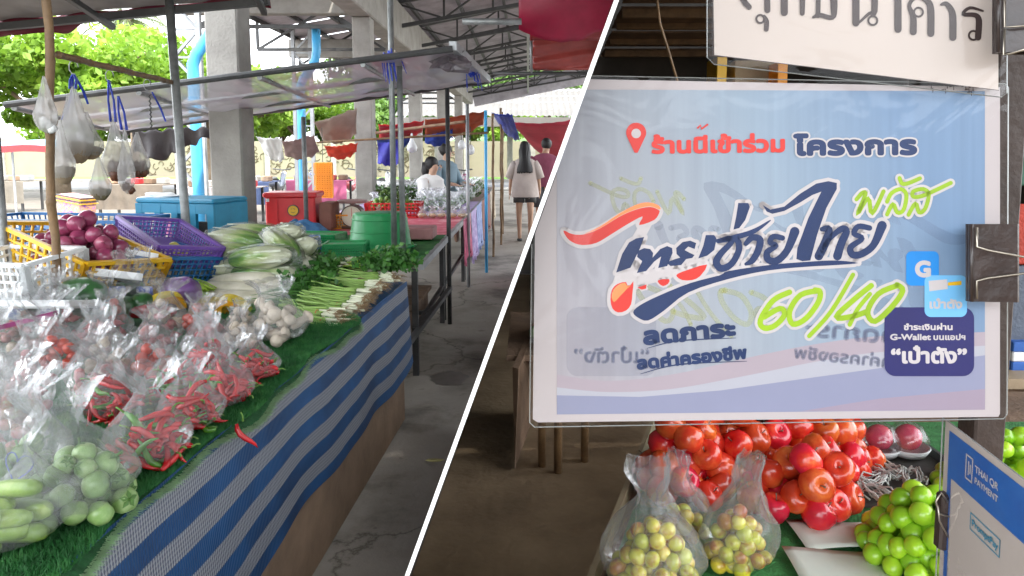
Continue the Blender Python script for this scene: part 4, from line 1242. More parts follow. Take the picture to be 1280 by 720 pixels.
# fans of filmed yellow pumpkin wedges
ym = mat('pumpkin_flesh', (.85, .40, .02), .35, .15, 12, .1, coat=.4)
for (px, py, Y, rz, lab) in ((262, 391, 3.15, .3, 'orange pumpkin wedge, left one on the daikon side'), (292, 388, 3.1, -.3, 'orange pumpkin wedge with a white price sticker'), (205, 386, 2.95, .9, 'yellow pumpkin piece beside the red pepper')):
    p = atY(px, py, Y)
    r_ = root('pumpkin_wedge', p, lab, 'pumpkin', 'pumpkin wedges', (.5, 0, rz))
    w_ = MB()
    n = 12
    ring = [V((.085 * cos(pi * k / n), 0, .075 * sin(pi * k / n))) for k in range(n + 1)]
    inn = [v_ * .55 for v_ in ring]
    for off in (-.02, .02):
        w_.add([v_ + V((0, off, 0)) for v_ in ring + inn], [(k, k + 1, n + 2 + k, n + 1 + k) if off < 0 else (n + 1 + k, n + 2 + k, k + 1, k) for k in range(n)])
    w_.build('flesh', ym, r_)
    MB().grid(lambda u, v: V((.087 * cos(pi * u), -.021 + .042 * v, .077 * sin(pi * u))), 14, 3).build('rind', mat('pumpkin_rind', (.50, .38, .03), .5, .3, 10, .1), r_, smooth=True)
    if px == 292:
        MB().box((.03, -.024, .035), (.03, .002, .018)).build('sticker', M['white_pl'], r_)
# daikon
dkm = mat('daikon_skin', (.66, .61, .48), .4, .1, 9, .12, 30, stops=[(.3, (.52, .50, .36)), (.6, (.70, .66, .54))], coat=.2)
dk_me = MB().tube([(-.18, 0, 0), (-.172, 0, 0), (-.14, .003, 0), (-.05, .006, 0), (.05, .004, 0), (.12, 0, 0), (.165, -.004, 0), (.19, -.006, 0), (.21, -.008, -.002)], [.006, .026, .037, .041, .039, .033, .022, .010, .003], 16).mesh('daikon_root', dkm, True)
dk = [(300, 385, 3.35, 0), (268, 384, 3.35, 1), (290, 373, 3.42, 0), (318, 378, 3.42, 2), (285, 361, 3.5, 0), (315, 366, 3.5, 0), (305, 350, 3.56, 1), (333, 358, 3.55, 2), (258, 376, 3.4, 1)]
for i, (px, py, Y, k) in enumerate(dk):
    tag(inst('daikon', dk_me, atY(px, py, Y), (U(0, 6), U(-.05, .05), U(-.12, .12) + pi * (k % 2)), (U(.9, 1.1), 1, 1)), ['white daikon at the front right of its pile', 'white daikon with its end to the pumpkin wedges', 'white daikon in the second layer of the pile', 'white daikon tip pointing at the scallions', 'white daikon in the third layer of the pile', 'white daikon below the filmed cabbages', 'topmost white daikon of the pile', 'white daikon at the right of the third layer', 'shorter white daikon at the left of the pile'][i], 'daikon', 'daikon pile')
dl = MB()
for k in range(40):
    a = U(2.4, 4.0)
    b0 = atY(262, 368, 3.4) + V((U(-.03, .03), U(-.03, .03), U(-.01, .03)))
    L = U(.08, .17)
    dl.tube([b0, b0 + V((cos(a) * L * .5, sin(a) * L * .4, .03)), b0 + V((cos(a) * L, sin(a) * L * .7, U(-.02, .05)))], [.004, .003, .002], 4)
tag(dl.build('daikon_leaf_stalks', mat('lime_stalk', (.33, .50, .06), .5, .3, 10, 0)), 'bright lime stalks sticking out left of the daikon', 'stalks', kind='stuff')
# napa cabbages in film
def napa_mat():
    m = bpy.data.materials.new('napa_leaf'); m.use_nodes = True
    n = m.node_tree; b = n.nodes['Principled BSDF']; b.inputs['Roughness'].default_value = .4
    t = n.nodes.new('ShaderNodeTexCoord'); sp = n.nodes.new('ShaderNodeSeparateXYZ'); n.links.new(t.outputs['Object'], sp.inputs[0])
    no = n.nodes.new('ShaderNodeTexNoise'); no.inputs['Scale'].default_value = 22; no.inputs['Detail'].default_value = 4
    mp = n.nodes.new('ShaderNodeMapping'); mp.inputs['Scale'].default_value = (.35, 1.4, 1.4)
    n.links.new(t.outputs['Object'], mp.inputs[0]); n.links.new(mp.outputs[0], no.inputs[0])
    a = n.nodes.new('ShaderNodeMath'); a.operation = 'MULTIPLY_ADD'; a.inputs[1].default_value = 2.6; a.inputs[2].default_value = .02
    n.links.new(sp.outputs[0], a.inputs[0])
    c = n.nodes.new('ShaderNodeMath'); c.operation = 'ADD'; n.links.new(a.outputs[0], c.inputs[0]); n.links.new(no.outputs[0], c.inputs[1])
    r = n.nodes.new('ShaderNodeValToRGB'); e = r.color_ramp.elements
    e[0].position, e[0].color = .25, (.62, .64, .44, 1); e[1].position, e[1].color = .95, (.05, .17, .02, 1)
    q = e.new(.5); q.color = (.46, .56, .22, 1)
    q = e.new(.68); q.color = (.18, .36, .05, 1)
    n.links.new(c.outputs[0], r.inputs[0]); n.links.new(r.outputs[0], b.inputs['Base Color'])
    bp = n.nodes.new('ShaderNodeBump'); bp.inputs['Strength'].default_value = .8; bp.inputs['Distance'].default_value = .02
    n.links.new(no.outputs[0], bp.inputs['Height']); n.links.new(bp.outputs[0], b.inputs['Normal'])
    return m
nm_ = napa_mat()
def napa(seed):
    g = MB()
    def f(u, v):
        a = u * 2 * pi; x = -.17 + .34 * v
        r = .068 * (max(0, sin(pi * v)) ** .42) * (1 + .12 * noise.noise(V((cos(a) * 2, sin(a) * 2 + seed, v * 4))) + .05 * sin(a * 7 + v * 4))
        return V((x, r * cos(a), r * sin(a) * .85))
    g.grid(f, 36, 26)
    return g.mesh('napa_head', nm_, True)
napas = [napa(k) for k in range(3)]
# leaf ribs: pale veined leaf tips, separate
rib = MB()
for k in range(7):
    a = k * .9
    rib.grid(lambda u, v: V((-.14 + .17 * v, (.071 - .01 * abs(v - .5)) * cos(a + (u - .5) * .28 * (1.2 - v) * .6), (.061 - .008 * abs(v - .5)) * sin(a + (u - .5) * .28 * (1.2 - v) * .6))), 2, 10)
rib_me = rib.mesh('napa_ribs', mat('napa_rib', (.70, .74, .58), .4, .1, 8, .1), True)
film_me = MB().grid(lambda u, v: V((-.20 + .40 * v, (.078 * max(0, sin(pi * v)) ** .4 + .004 * sin(u * 60 + v * 11)) * cos(u * 2 * pi), (.068 * max(0, sin(pi * v)) ** .4 + .004 * sin(u * 44)) * sin(u * 2 * pi))), 40, 18).mesh('film_wrap', M['film'], False)
nl = ['napa cabbage in film at the front of the stack', 'napa cabbage in film, second one at the stack front', 'filmed napa cabbage at the left of the middle layer', 'filmed napa cabbage with a blue sticker in the middle layer', 'topmost filmed napa cabbage on the left', 'filmed napa cabbage lying askew at the top right', 'filmed green napa cabbage at the right of the stack', 'filmed napa cabbage behind the daikon', 'filmed napa cabbage at the lower left of the stack', 'filmed napa cabbage low on the right of the stack', 'filmed napa cabbage at the far right end of the stack', 'filmed napa cabbage crowning the stack on the left', 'filmed napa cabbage crowning the middle of the stack', 'filmed napa cabbage leaning at the upper right of the stack']
for i, (px, py, Y, rz, ry) in enumerate(((330, 342, 3.62, .05, 0), (304, 334, 3.68, .2, 0), (292, 318, 3.72, .05, .05), (325, 322, 3.6, -.12, .1), (298, 301, 3.8, -.1, .12), (352, 308, 3.75, -.75, .35), (372, 312, 3.85, -.7, .3), (345, 330, 3.7, -.2, 0), (280, 335, 3.72, .3, 0), (368, 330, 3.78, -.8, .1), (380, 318, 3.95, -.9, .2), (318, 293, 3.95, .1, .05), (348, 296, 3.9, -.5, .25), (368, 300, 4.0, -.8, .3))):
    r_ = root('napa_cabbage', atY(px, py, Y), nl[i], 'cabbage', 'filmed napa cabbages', (U(-.3, .3), ry, rz + (pi if i % 3 == 0 else 0)))
    inst('head', napas[i % 3], (0, 0, 0), parent=r_)
    inst('ribs', rib_me, (0, 0, 0), parent=r_)
    inst('film', film_me, (0, 0, 0), parent=r_)
    if i in (3, 6, 1):
        MB().box((.02, -.07, .028), (.035, .012, .02)).build('sticker', M['blue_rope'], r_)
# under-pile filler board so the stacks rest on something
tag(MB().box((-1.45, 3.80, TZ + .055), (.66, .30, .09), bev=.01).build('low_crate', M['dkgreen_pl']), 'low green crate turned over under the napa stack', 'crate')

# ---- scallions, celery, coriander
scg = mat('scallion_leaf', (.05, .19, .03), .4, .3, 12, 0, stops=[(.3, (.03, .12, .02)), (.6, (.08, .25, .04)), (.8, (.16, .36, .06))], trans=.15)
scw = mat('scallion_white', (.72, .74, .56), .35, .15, 10, 0)
rtm = mat('root_hair', (.32, .22, .12), .9, .3, 20, 0)
def bunch(loc, rz, L, n, label, seed, name='scallion_bunch', leafy=False, spread=.10, tilt=0, lm=None):
    rs = random.Random(seed)
    r_ = root(name, loc, label, 'greens', 'bunches of greens', (0, tilt, rz))
    st, lf, wh, rt = MB(), MB(), MB(), MB()
    pts = []
    for k in range(n):
        oy, oz = rs.gauss(0, .026), abs(rs.gauss(0, .014)) + .004
        ox = rs.gauss(0, .018)
        fy, fz = rs.gauss(0, spread), rs.uniform(0, .09)
        a, b, c_, d = V((ox, oy, oz)), V((-L * .25, oy * .8, oz + .006)), V((-L * .6, oy + fy * .4, oz + fz * .6)), V((-L * rs.uniform(.8, 1.05), oy + fy, oz + fz * rs.uniform(.1, .8)))
        wh.tube([a + V((.006, 0, 0)), a, b * .5 + a * .5], [.003, .0062, .004], 6)
        st.tube([b * .6 + a * .4, b, c_], [.0045, .0042, .0036], 5)
        lf.tube([c_, (c_ + d) / 2 + V((0, 0, .012)), d], [.0038, .0034, .0008], 4, flat=.5)
        for q in range(7):
            e_ = a + V((rs.uniform(.015, .05), rs.gauss(0, .014), rs.gauss(0, .010)))
            rt.tube([a, (a + e_) / 2 + V((0, rs.gauss(0, .006), .005)), e_], [.0011, .0008, .0004], 3, cap=False)
        if leafy:
            for q in range(14):
                t = rs.uniform(.35, 1)
                p = b.lerp(d, t)
                pts.append(p + V((rs.gauss(0, .02), rs.gauss(0, .03), abs(rs.gauss(0, .025)))))
    wh.build('white_stems', scw, r_, smooth=True)['kind'] = 'stuff'
    st.build('stalks', lm or mat('stalk_pale_green', (.30, .48, .12), .4, .25, 8, 0), r_, smooth=True)['kind'] = 'stuff'
    lf.build('leaves', scg, r_, smooth=True)['kind'] = 'stuff'
    rt.build('roots', rtm, r_)['kind'] = 'stuff'
    if leafy:
        quads(pts, .034, seed, 'leaflets', mat('coriander_leaf', (.05, .18, .025), .45, .4, 14, .1, stops=[(.3, (.02, .09, .015)), (.55, (.06, .20, .03)), (.8, (.15, .34, .05))], trans=.15), r_, aspect=.8)['kind'] = 'stuff'
    MB().tube([(-L * .2, .024 * cos(a * pi / 6), .016 + .02 * sin(a * pi / 6)) for a in range(13)], .0016, 5).build('rubber_band', M['red_pl'], r_)
    return r_
sb = [(424, 408, 2.98, -.15, .30, 26, 'scallion bunch with muddy roots nearest the striped sheet', 0), (420, 398, 3.08, -.1, .34, 26, 'scallion bunch, second from the table edge', 0), (446, 388, 3.25, -.05, .36, 30, 'scallion bunch with white bulbs, third from the edge', 0),
      (455, 380, 3.35, .0, .36, 30, 'scallion bunch with tangled roots in the middle', 0), (462, 371, 3.45, .02, .36, 28, 'scallion bunch fourth from the edge, roots to the aisle', 0), (474, 362, 3.6, .05, .36, 26, 'scallion bunch behind the middle ones', 0), (490, 352, 3.75, .1, .36, 26, 'farthest scallion bunch with tan roots at the corner', 0)]
for i, (px, py, Y, rz, L, n, lab, lf) in enumerate(sb):
    bunch(atY(px, py, Y), rz, L * 1.25, n, lab, 40 + i, spread=.13)
cb = [(450, 352, 3.7, .3, .26, 'coriander bunch behind the scallions'), (428, 345, 3.75, .5, .22, 'leafy coriander bunch beside the napa stack'), (470, 338, 3.9, .15, .36, 'dark leafy bunch below the twin poles'), (440, 328, 3.95, .6, .24, 'leafy bunch behind the coriander'), (412, 352, 3.6, .6, .2, 'dense green herb bunch touching the daikon'), (412, 336, 3.85, .6, .16, 'dense green herb bunch touching the napa stack')]
for i, (px, py, Y, rz, L, lab) in enumerate(cb):
    bunch(atY(px, py + 8, Y) , rz, L, 26, lab, 60 + i, 'coriander_bunch', True)
for i, (px, py, Y, rz, lab) in enumerate(((505, 336, 3.95, 2.9, 'celery bunch with pale stalks, front one by the poles'), (498, 326, 4.0, 3.05, 'celery bunch with yellow green stalks at the table end'), (488, 330, 3.9, 2.8, 'celery bunch leaning toward the table corner'))):
    bunch(atY(px - 62, py + 4, Y), rz, .34, 24, lab, 80 + i, 'celery_bunch', True, lm=mat('celery_stalk', (.38, .58, .07), .4, .2, 8, 0))

# ---- crates
def crate(name, loc, rot, w_, d_, h_, m, label, group=None, cell=.022, fl=1.08, bar=.007, cat_='crate', floor=True):
    r_ = root(name, loc, label, cat_, group, rot)
    def wall(a0, a1, b0, b1):   # bottom edge a0-a1, top edge b0-b1
        a0, a1, b0, b1 = V(a0), V(a1), V(b0), V(b1)
        g = MB()
        n = max(3, int((a1 - a0).length / cell))
        for k in range(n + 1):
            g.beam(a0.lerp(a1, k / n), b0.lerp(b1, k / n), bar if 0 < k < n else bar * 2.5)
        m_ = max(2, int((b0 - a0).length / cell))
        for k in range(1, m_):
            g.beam(a0.lerp(b0, k / m_), a1.lerp(b1, k / m_), bar)
        g.beam(a0, a1, bar * 2.4)
        return g
    x, y, X, Y = w_ / 2, d_ / 2, w_ / 2 * fl, d_ / 2 * fl
    cs = [(-x, -y), (x, -y), (x, y), (-x, y)]
    Cs = [(-X, -Y), (X, -Y), (X, Y), (-X, Y)]
    for k in range(4):
        l = (k + 1) % 4
        wall((*cs[k], 0), (*cs[l], 0), (*Cs[k], h_), (*Cs[l], h_)).build('side_wall', m, r_)
        MB().beam((*Cs[k], h_), (*Cs[l], h_), .022, .016).build('rim', m, r_)
    if floor:
        MB().box((0, 0, .004), (w_, d_, .006)).build('base', m, r_)
    return r_
# yellow onion crate, tilted to the aisle
yc = atY(96, 345, 3.15)
rotc = (R(-6), R(16), R(-20))
crate('onion_crate', yc, rotc, .50, .40, .16, M['yellow'], 'yellow plastic crate of red onions behind the bamboo pole', cell=.04, bar=.009)
Rm = Euler(rotc).to_matrix()
tag(MB().box((0, 0, 0), (.4, .3, .01)).build('paper_liner', M['white_pl'], loc=yc + Rm @ V((0, 0, .02)), rot=rotc), 'paper liner in the yellow onion crate', 'paper')
for i, p in enumerate(heap((0, 0, .04), .23, .18, .22, .066, 60, 33)):
    tag(inst('red_onion', on_me[i % 3], yc + Rm @ p, (U(0, 6), U(0, 6), 0), U(.9, 1.15)), 'shiny red onion heaped in the yellow crate', 'onion', 'red onions in the yellow crate')
bc = atY(165, 340, 3.55)
rotb = (R(-8), R(10), R(-24))
crate('garlic_crate', bc, rotb, .62, .46, .15, M['blue_pl'], 'blue plastic crate of garlic beside the yellow one', cell=.03)
Rb = Euler(rotb).to_matrix()
for p in heap((0.02, 0, .03), .27, .18, .11, .036, 120, 34):
    tag(inst('garlic_bulb', gar_me, bc + Rb @ p, (U(0, 6), U(0, 6), 0), U(.9, 1.3)), 'papery garlic bulb heaped in the blue crate', 'garlic', 'garlic in the blue crate')
b2 = atY(85, 300, 4.1)
crate('blue_crate', b2, (0, 0, R(-8)), .9, .4, .13, M['blue_pl'], 'low blue crate behind the yellow onion crate', cell=.035)
pc = atY(208, 314, 3.62)
rotp = (R(-8), R(15), R(-38))
crate('purple_basket', pc, rotp, .42, .30, .10, M['purple_pl'], 'shallow purple basket leaning on the garlic crate', cell=.02, bar=.006)
Rp = Euler(rotp).to_matrix()
for i in range(9):
    p = pc + Rp @ V((U(.0, .2), U(-.1, .1), .03))
    tag(inst('green_fruit', tom_me, p, (U(0, 6), 0, 0), U(1, 1.5)), 'small yellowish green fruit left in the purple basket', 'fruit', 'fruits in the purple basket')
    bpy.context.view_layer.objects
gfm = mat('yellow_green_fruit', (.45, .42, .08), .4, .3, 9, .03)
for o in [o for o in COL.objects if o.name.startswith('green_fruit')]:
    pass
tom2 = tom_me.copy(); tom2.materials[0] = gfm
for o in [o for o in COL.objects if o.name.startswith('green_fruit')]:
    o.data = tom2
# white foam box lids
for (px, py, Y, rz, lab) in ((168, 322, 3.25, .4, 'white foam tray lying on the onions and garlic'), (145, 348, 3.0, .5, 'long pale folded paper sleeve before the crates')):
    q = atY(px, py, Y)
    r_ = root('foam_tray', q, lab, 'tray', 'pale trays by the crates', (R(-14), R(12), rz))
    MB().box((0, 0, 0), (.17, .10, .008)).build('base', M['white_pl'], r_)
    for s in (-1, 1):
        MB().beam((-.085, s * .055, .012), (.085, s * .055, .012), .012, .03).build('rim', M['white_pl'], r_)
        MB().beam((s * .09, -.055, .012), (s * .09, .055, .012), .012, .03).build('rim', M['white_pl'], r_)
# white lattice crate at the left
wc = atY(28, 352, 2.85)
crate('white_crate', wc + V((0, 0, -.06)), (R(6), 0, R(-12)), .34, .26, .17, M['white_pl'], 'white plastic lattice crate at the left edge', cell=.03, bar=.010)
tag(MB().box(atY(50, 380, 2.6), (.34, .22, .03), rot=Matrix.Rotation(-.2, 3, 'X'), bev=.008).build('foam_tray', M['white_pl']), 'flat white tray under bags at the left', 'tray')
mag = mat('magenta_strip', (.18, .01, .09), .35, .2, 6, 0, coat=.3)
tag(MB().box(atY(28, 402, 2.25), (.22, .02, .015), rot=Matrix.Rotation(-.25, 3, 'Y')).build('magenta_handle', mag), 'magenta plastic strip across the bags at left', 'strip')
# blue cabinet: open windowed box
cc = atY(243, 300, 4.55)
cbx = root('blue_cabinet', (cc.x, 4.55, atY(243, 308, 4.55).z), 'blue plastic cabinet on its side with square window openings', 'cabinet', None, (0, 0, R(-14)))
W_, D_, H_ = .56, .34, .30
MB().box((0, 0, H_), (W_, D_, .03), bev=.008).build('top', M['teal_pl'], cbx)
MB().box((0, 0, .0), (W_, D_, .03), bev=.008).build('base', M['teal_pl'], cbx)
for q_ in (-.25, 0, .25):
    MB().box((q_, D_ / 2 - .01, H_ / 2), (.05, .02, H_ - .03)).build('back_bar', M['teal_pl'], cbx)
MB().box((W_ / 2 - .012, 0, H_ / 2), (.024, D_ - .03, H_ - .03), bev=.005).build('end_panel', M['teal_pl'], cbx)
fp = MB()
for x in (-.257, -.12, .0, .13, .257):
    fp.box((x, -D_ / 2 + .014, H_ / 2), (.045, .026, H_ - .032))
for (x0, x1) in ((-.235, -.142), (-.098, -.022), (.022, .108), (.152, .235)):
    fp.box(((x0 + x1) / 2, -D_ / 2 + .0145, .045), (x1 - x0, .024, .06))
    fp.box(((x0 + x1) / 2, -D_ / 2 + .0145, H_ - .045), (x1 - x0, .024, .06))
fp.build('window_frame', M['teal_pl'], cbx)
MB().box((.06, D_ / 5, .09), (.3, .1, .12), bev=.02).build('liner', M['board'], cbx)
MB().ball((-.1, 0, .1), .09, 12, 8, .4, 2, (1.1, .8, .8)).build('pink_bundle', mat('pink_bundle', (.8, .2, .4), .6, .3, 9, .2), cbx, smooth=True)
tag(MB().box((cc.x, 4.55, (atY(243, 322, 4.55).z - .03) / 2), (.7, .45, atY(243, 322, 4.55).z - .03)).build('wooden_stand', M['wood']), 'wooden stand behind the stall holding the blue cabinet', 'stand')
for (px, py, lab) in ((205, 246, 'white flattened bag lying on the blue cabinet'), (262, 250, 'dark rag bundle behind the blue cabinet')):
    tag(MB().ball((0, 0, 0), .10, 16, 10, .7, px, (1.3, .8, .25)).build('rag_bundle', M['white_pl'] if px == 205 else mat('dark_rag', (.12, .05, .04), .8, .4, 6, .3), smooth=False, loc=atY(px, py, 4.9 if px > 220 else 4.6)), lab, 'bundle')
# woven purple striped basket at the back left
wbm = mat('woven_purple', (.30, .14, .42), .7, .4, 26, .3, stops=[(.35, (.20, .05, .35)), (.5, (.60, .35, .12)), (.62, (.32, .12, .45)), (.75, (.6, .5, .4))])
wk = root('woven_basket', atY(96, 258, 8.2), 'purple woven striped basket behind the hanging bags', 'basket', None, (0, .12, -.3))
MB().box((0, 0, 0), (.36, .22, .26), bev=.02, taper=.9).build('body', wbm, wk)
for k in range(4):
    MB().box((0, 0, .12 - k * .022), (.375, .235, .008)).build('band', M['yellow'] if k % 2 else M['steel_dark'], wk)
tag(MB().box((atY(96, 275, 8.2).x, 8.2, atY(96, 275, 8.2).z / 2), (.5, .4, atY(96, 275, 8.2).z)).build('wooden_stool', M['wood_pale']), 'pale wooden stand under the woven basket', 'stand')
# clutter behind: railing-like low stand, seen at (20-80, 270-290)
for k in range(8):
    px = 28 + k * 11
    q = atY(px, 285, 5.2)
    tag(MB().lathe([(.02, 0), (.026, .002), (.026, .06), (.012, .085), (.012, .10)], 10, c=(0, 0, 0)).build('bottle', mat('brown_jar' if k % 2 else 'blue_jar', (.12, .05, .03) if k % 2 else (.10, .2, .4), .3, .2, 5, 0), smooth=True, loc=q - V((0, 0, .05))), ['small brown and blue jar on the back ledge behind the crates', 'small dark jar on the back ledge behind the crates'][k % 2], 'jar', 'jars on the back ledge')
tag(MB().box((atY(60, 288, 5.2).x, 5.2, (atY(60, 288, 5.2).z) / 2 - .03), (.9, .2, atY(60, 288, 5.2).z - .05)).build('back_ledge', M['wood_pale']), 'plywood ledge behind the blue crate', 'ledge')

# ---- hanging bags
M['bag_hang'] = plastic_film('hanging_bag_film', .42, (.62, .60, .58), bump=.4, bscale=26, gloss=.04, rough=.22)
def hang_bag(px, top, bot, Y, w_, m, content, label, ribbon=None, group='bags hanging from the bamboo rail'):
    a, b = atY(px, top, Y), atY(px, bot, Y)
    h = a.z - b.z
    r_ = root('hanging_bag', b, label, 'bag', group)
    sd_ = px
    g = MB()
    def f(u, v):
        an = u * 2 * pi
        rr = w_ * (sin(min(1, v * 3.2) * pi / 2) ** .5) * (1 if v < .4 else (1 - .9 * ((v - .4) / .6) ** .75))
        rr *= 1 + (.05 + .22 * v) * sin(an * 6 + sd_) * sin(an * 3 + v * 4)
        return V((rr * cos(an), rr * sin(an) * .7, h * v))
    g.grid(f, 36, 16)
    g.build('film', M['bag_hang'], r_, smooth=True)
    if content:
        cm, kind_ = content
        if kind_ == 'block':
            fill = .34
            MB().grid(lambda u, v: V((f(u, .02 + fill * v).x * .96 * (1 if v < .55 else sqrt(max(0, 1 - ((v - .55) / .45) ** 2))), f(u, .02 + fill * v).y * .96 * (1 if v < .55 else sqrt(max(0, 1 - ((v - .55) / .45) ** 2))), h * (.01 + fill * (v if v < .75 else .75 + (v - .75) * .35)) + .004 * noise.noise(V((u * 9, v * 5, px)))))
                      , 30, 12).build('contents', cm, r_, smooth=True)
        else:
            for k in range(kind_):
                a_ = k * 2.4
                MB().ball((w_ * .45 * cos(a_), w_ * .3 * sin(a_), w_ * .5 + (k % 2) * w_ * .5), w_ * .42, 10, 7, .5, k, (1, .8, 1.2)).build('contents', cm, r_, smooth=True)
    if ribbon:
        q = atY(ribbon[0], ribbon[1], Y) - b
        for s in (-.012, .012):
            MB().tube([V((s, 0, h * .97)), (V((s * 2.2, 0, h)) + q) / 2, q], [.012, .009, .010], 5, flat=.3).build('ribbon', M['blue_rope'], r_)
    return r_
lsf = mat('sandy_snack', (.20, .15, .095), .7, .25, 22, .2)
brf = mat('brown_snack', (.10, .035, .016), .5, .3, 12, .15)
olf = mat('olive_snack', (.13, .115, .06), .7, .25, 22, .2)
Yb = 3.2
hang_bag(97, 108, 205, 3.15, .075, M['bag_far'], (lsf, 'block'), 'big knotted bag of sandy snacks on a blue ribbon', (92, 92))
hang_bag(80, 150, 231, 3.05, .05, M['bag_far'], (lsf, 'block'), 'small bag of sandy snacks left of the big one')
hang_bag(90, 118, 190, 3.3, .06, M['bag_far'], (olf, 'block'), 'olive filled bag tucked behind the big knotted one')
hang_bag(112, 140, 200, 3.2, .06, M['bag_far'], (lsf, 'block'), 'bag of pale snacks touching the big knotted one')
hang_bag(126, 195, 251, 3.3, .048, M['bag_far'], (olf, 'block'), 'square bag of olive powder hanging lowest in the middle')
hang_bag(146, 150, 226, 3.5, .065, M['bag_far'], (brf, 4), 'bag of brown round snacks on a blue ribbon', (136, 100))
hang_bag(160, 160, 243, 3.45, .04, M['bag_far'], (brf, 2), 'slim bag with two brown pieces hanging lowest', (148, 120))
hang_bag(174, 165, 222, 3.6, .055, M['bag_far'], (brf, 4), 'bag of brown pieces nearest the grey pole')
hang_bag(59, 95, 167, 2.74, .042, M['bag_far'], (M['white_pl'], 2), 'milky white bag tied to the bamboo pole')
for (a_, b_, lab) in (((92, 92), (78, 150), 'blue ribbon loop over the big hanging bag'), ((92, 92), (110, 130), 'blue ribbon loop at the right of the big bag'), ((190, 115), (207, 152), 'blue ribbon hanging from the rail by the grey pole')):
    p, q = atY(*a_, 3.2 if a_[0] < 150 else 3.9), atY(*b_, 3.2 if a_[0] < 150 else 3.9)
    tag(MB().tube([p, (p + q) / 2 + V((.01, 0, -.01)), q], [.008, .011, .008], 5, flat=.35).build('ribbon', M['blue_rope']), lab, 'ribbon', 'blue tie ribbons')
for (px, py, Y, lab) in ((92, 84, 3.1, 'wire hook above the big hanging bag'), (137, 95, 3.5, 'wire hook above the brown snack bag'), (184, 106, 3.9, 'wire hook near the grey pole')):
    q = atY(px, py, Y)
    tag(MB().tube([q + V((.02 * cos(t * .7), 0, .03 * sin(t * .7))) for t in range(8)], .0025, 5).build('wire_hook', M['galv'], smooth=True), lab, 'hook', 'wire hooks on the rail')
ch = atY(187, 118, 3.95)
tag(MB().tube([ch + V((.004 * (-1) ** k, 0, -.012 * k)) for k in range(16)], .004, 5).build('chain', M['steel_dark']), 'thin dark chain hanging beside the blue ribbon', 'chain')

# ---- second stall goods
tub = root('green_tub', atZ(474, 312, TZ + .005), 'green plastic tub turned upside down on the turf stall', 'tub')
tub.location.y = 5.55
tub.scale = (1.16, 1.16, 1.08)
tub.location.x = (474 - 660) / F * 5.55
MB().lathe([(.001, .25), (.165, .25), (.172, .245), (.176, .235), (.205, .03), (.208, .026), (.222, .024), (.224, .0), (.212, .0)], 40, cap=False).build('body', M['green_pl'], tub, smooth=True)
for z_, r_q in ((.205, .183), (.12, .194)):
    MB().lathe([(r_q - .002, z_ - .004), (r_q + .004, z_), (r_q - .002, z_ + .004)], 40, cap=False).build('rib', M['green_pl'], tub, smooth=True)
for s in (-1, 1):
    MB().box((s * .225, 0, .012), (.03, .09, .012), bev=.004).build('handle', M['green_pl'], tub)
tag(MB().box((-.69 - .24, 6.15, TZ + .055), (.26, .3, .10), bev=.01, taper=1.1).build('pink_crate', mat('faded_pink', (.38, .17, .17), .5, .15, 6, .05)), 'faded pink tray turned over behind the green tub', 'tray')
def flipcrate(px, py, Y, w_, d_, h_, rz, m, label):
    q = atY(px, py, Y); q.z = TZ + h_ + .002
    return crate('green_basket', q, (pi, 0, rz), w_, d_, h_, m, label, 'upturned green baskets', cell=.016, bar=.007, fl=1.06)
flipcrate(433, 318, 5.1, .28, .22, .09, .1, M['green_pl'], 'small upturned green basket before the green tub')
flipcrate(398, 300, 5.7, .36, .26, .09, -.1, M['green_pl'], 'large upturned green basket left of the tub')
flipcrate(382, 305, 5.35, .2, .2, .10, .3, M['blue_pl'], 'dark blue upturned basket beside the napa stack')
# red cooler with round yellow label
cl_ = root('red_cooler', (-2.26, 6.95, TZ - .01), 'red plastic cooler box with a round yellow label', 'cooler', None, (0, 0, .08))
MB().box((0, 0, .165), (.46, .34, .33), bev=.015, taper=.92).build('body', M['red_pl'], cl_)
MB().box((0, 0, .345), (.50, .37, .05), bev=.012).build('lid', M['red_pl'], cl_)
for x in (-.12, .03, .15):
    MB().box((x, -.168, .17), (.012, .012, .28)).build('rib', M['red_pl'], cl_)
MB().tube([(.03, -.178, .20), (.03, -.183, .20)], .055, 24).build('label_disc', M['steel_dark'], cl_)
MB().tube([(.03, -.182, .20), (.03, -.186, .20)], .046, 24).build('label_face', M['yellow'], cl_)
fac = MB()
for (x0, z0, x1, z1) in ((-.02, .012, -.005, .02), (.005, .02, .02, .012), (-.02, -.012, .0, -.02), (.0, -.02, .02, -.012)):
    fac.beam((.03 + x0, -.1875, .20 + z0), (.03 + x1, -.1875, .20 + z1), .006, .003)
fac.build('label_mark', M['steel_dark'], cl_)
MB().box((-.2, -.19, .30), (.03, .004, .03)).build('sticker', M['white_pl'], cl_)
den = mat('denim_cloth', (.05, .16, .33), .8, .3, 9, .4, 25)
tag(MB().grid(lambda u, v: V((-2.25 + .42 * u, 6.35 + .3 * v, TZ + .01 + .11 * sin(pi * u) ** .6 * sin(pi * v) ** .6 * (1 + .5 * noise.noise(V((u * 5, v * 5, 3)))))), 24, 18).build('denim_cloth', den, smooth=True), 'crumpled blue denim cloth before the red cooler', 'cloth')
tag(MB().box((-1.93, 6.98, TZ + .13), (.12, .3, .26), bev=.01).build('carton', mat('brown_carton', (.24, .11, .08), .8, .2, 6, .1)), 'dark brown carton beside the red cooler', 'carton')
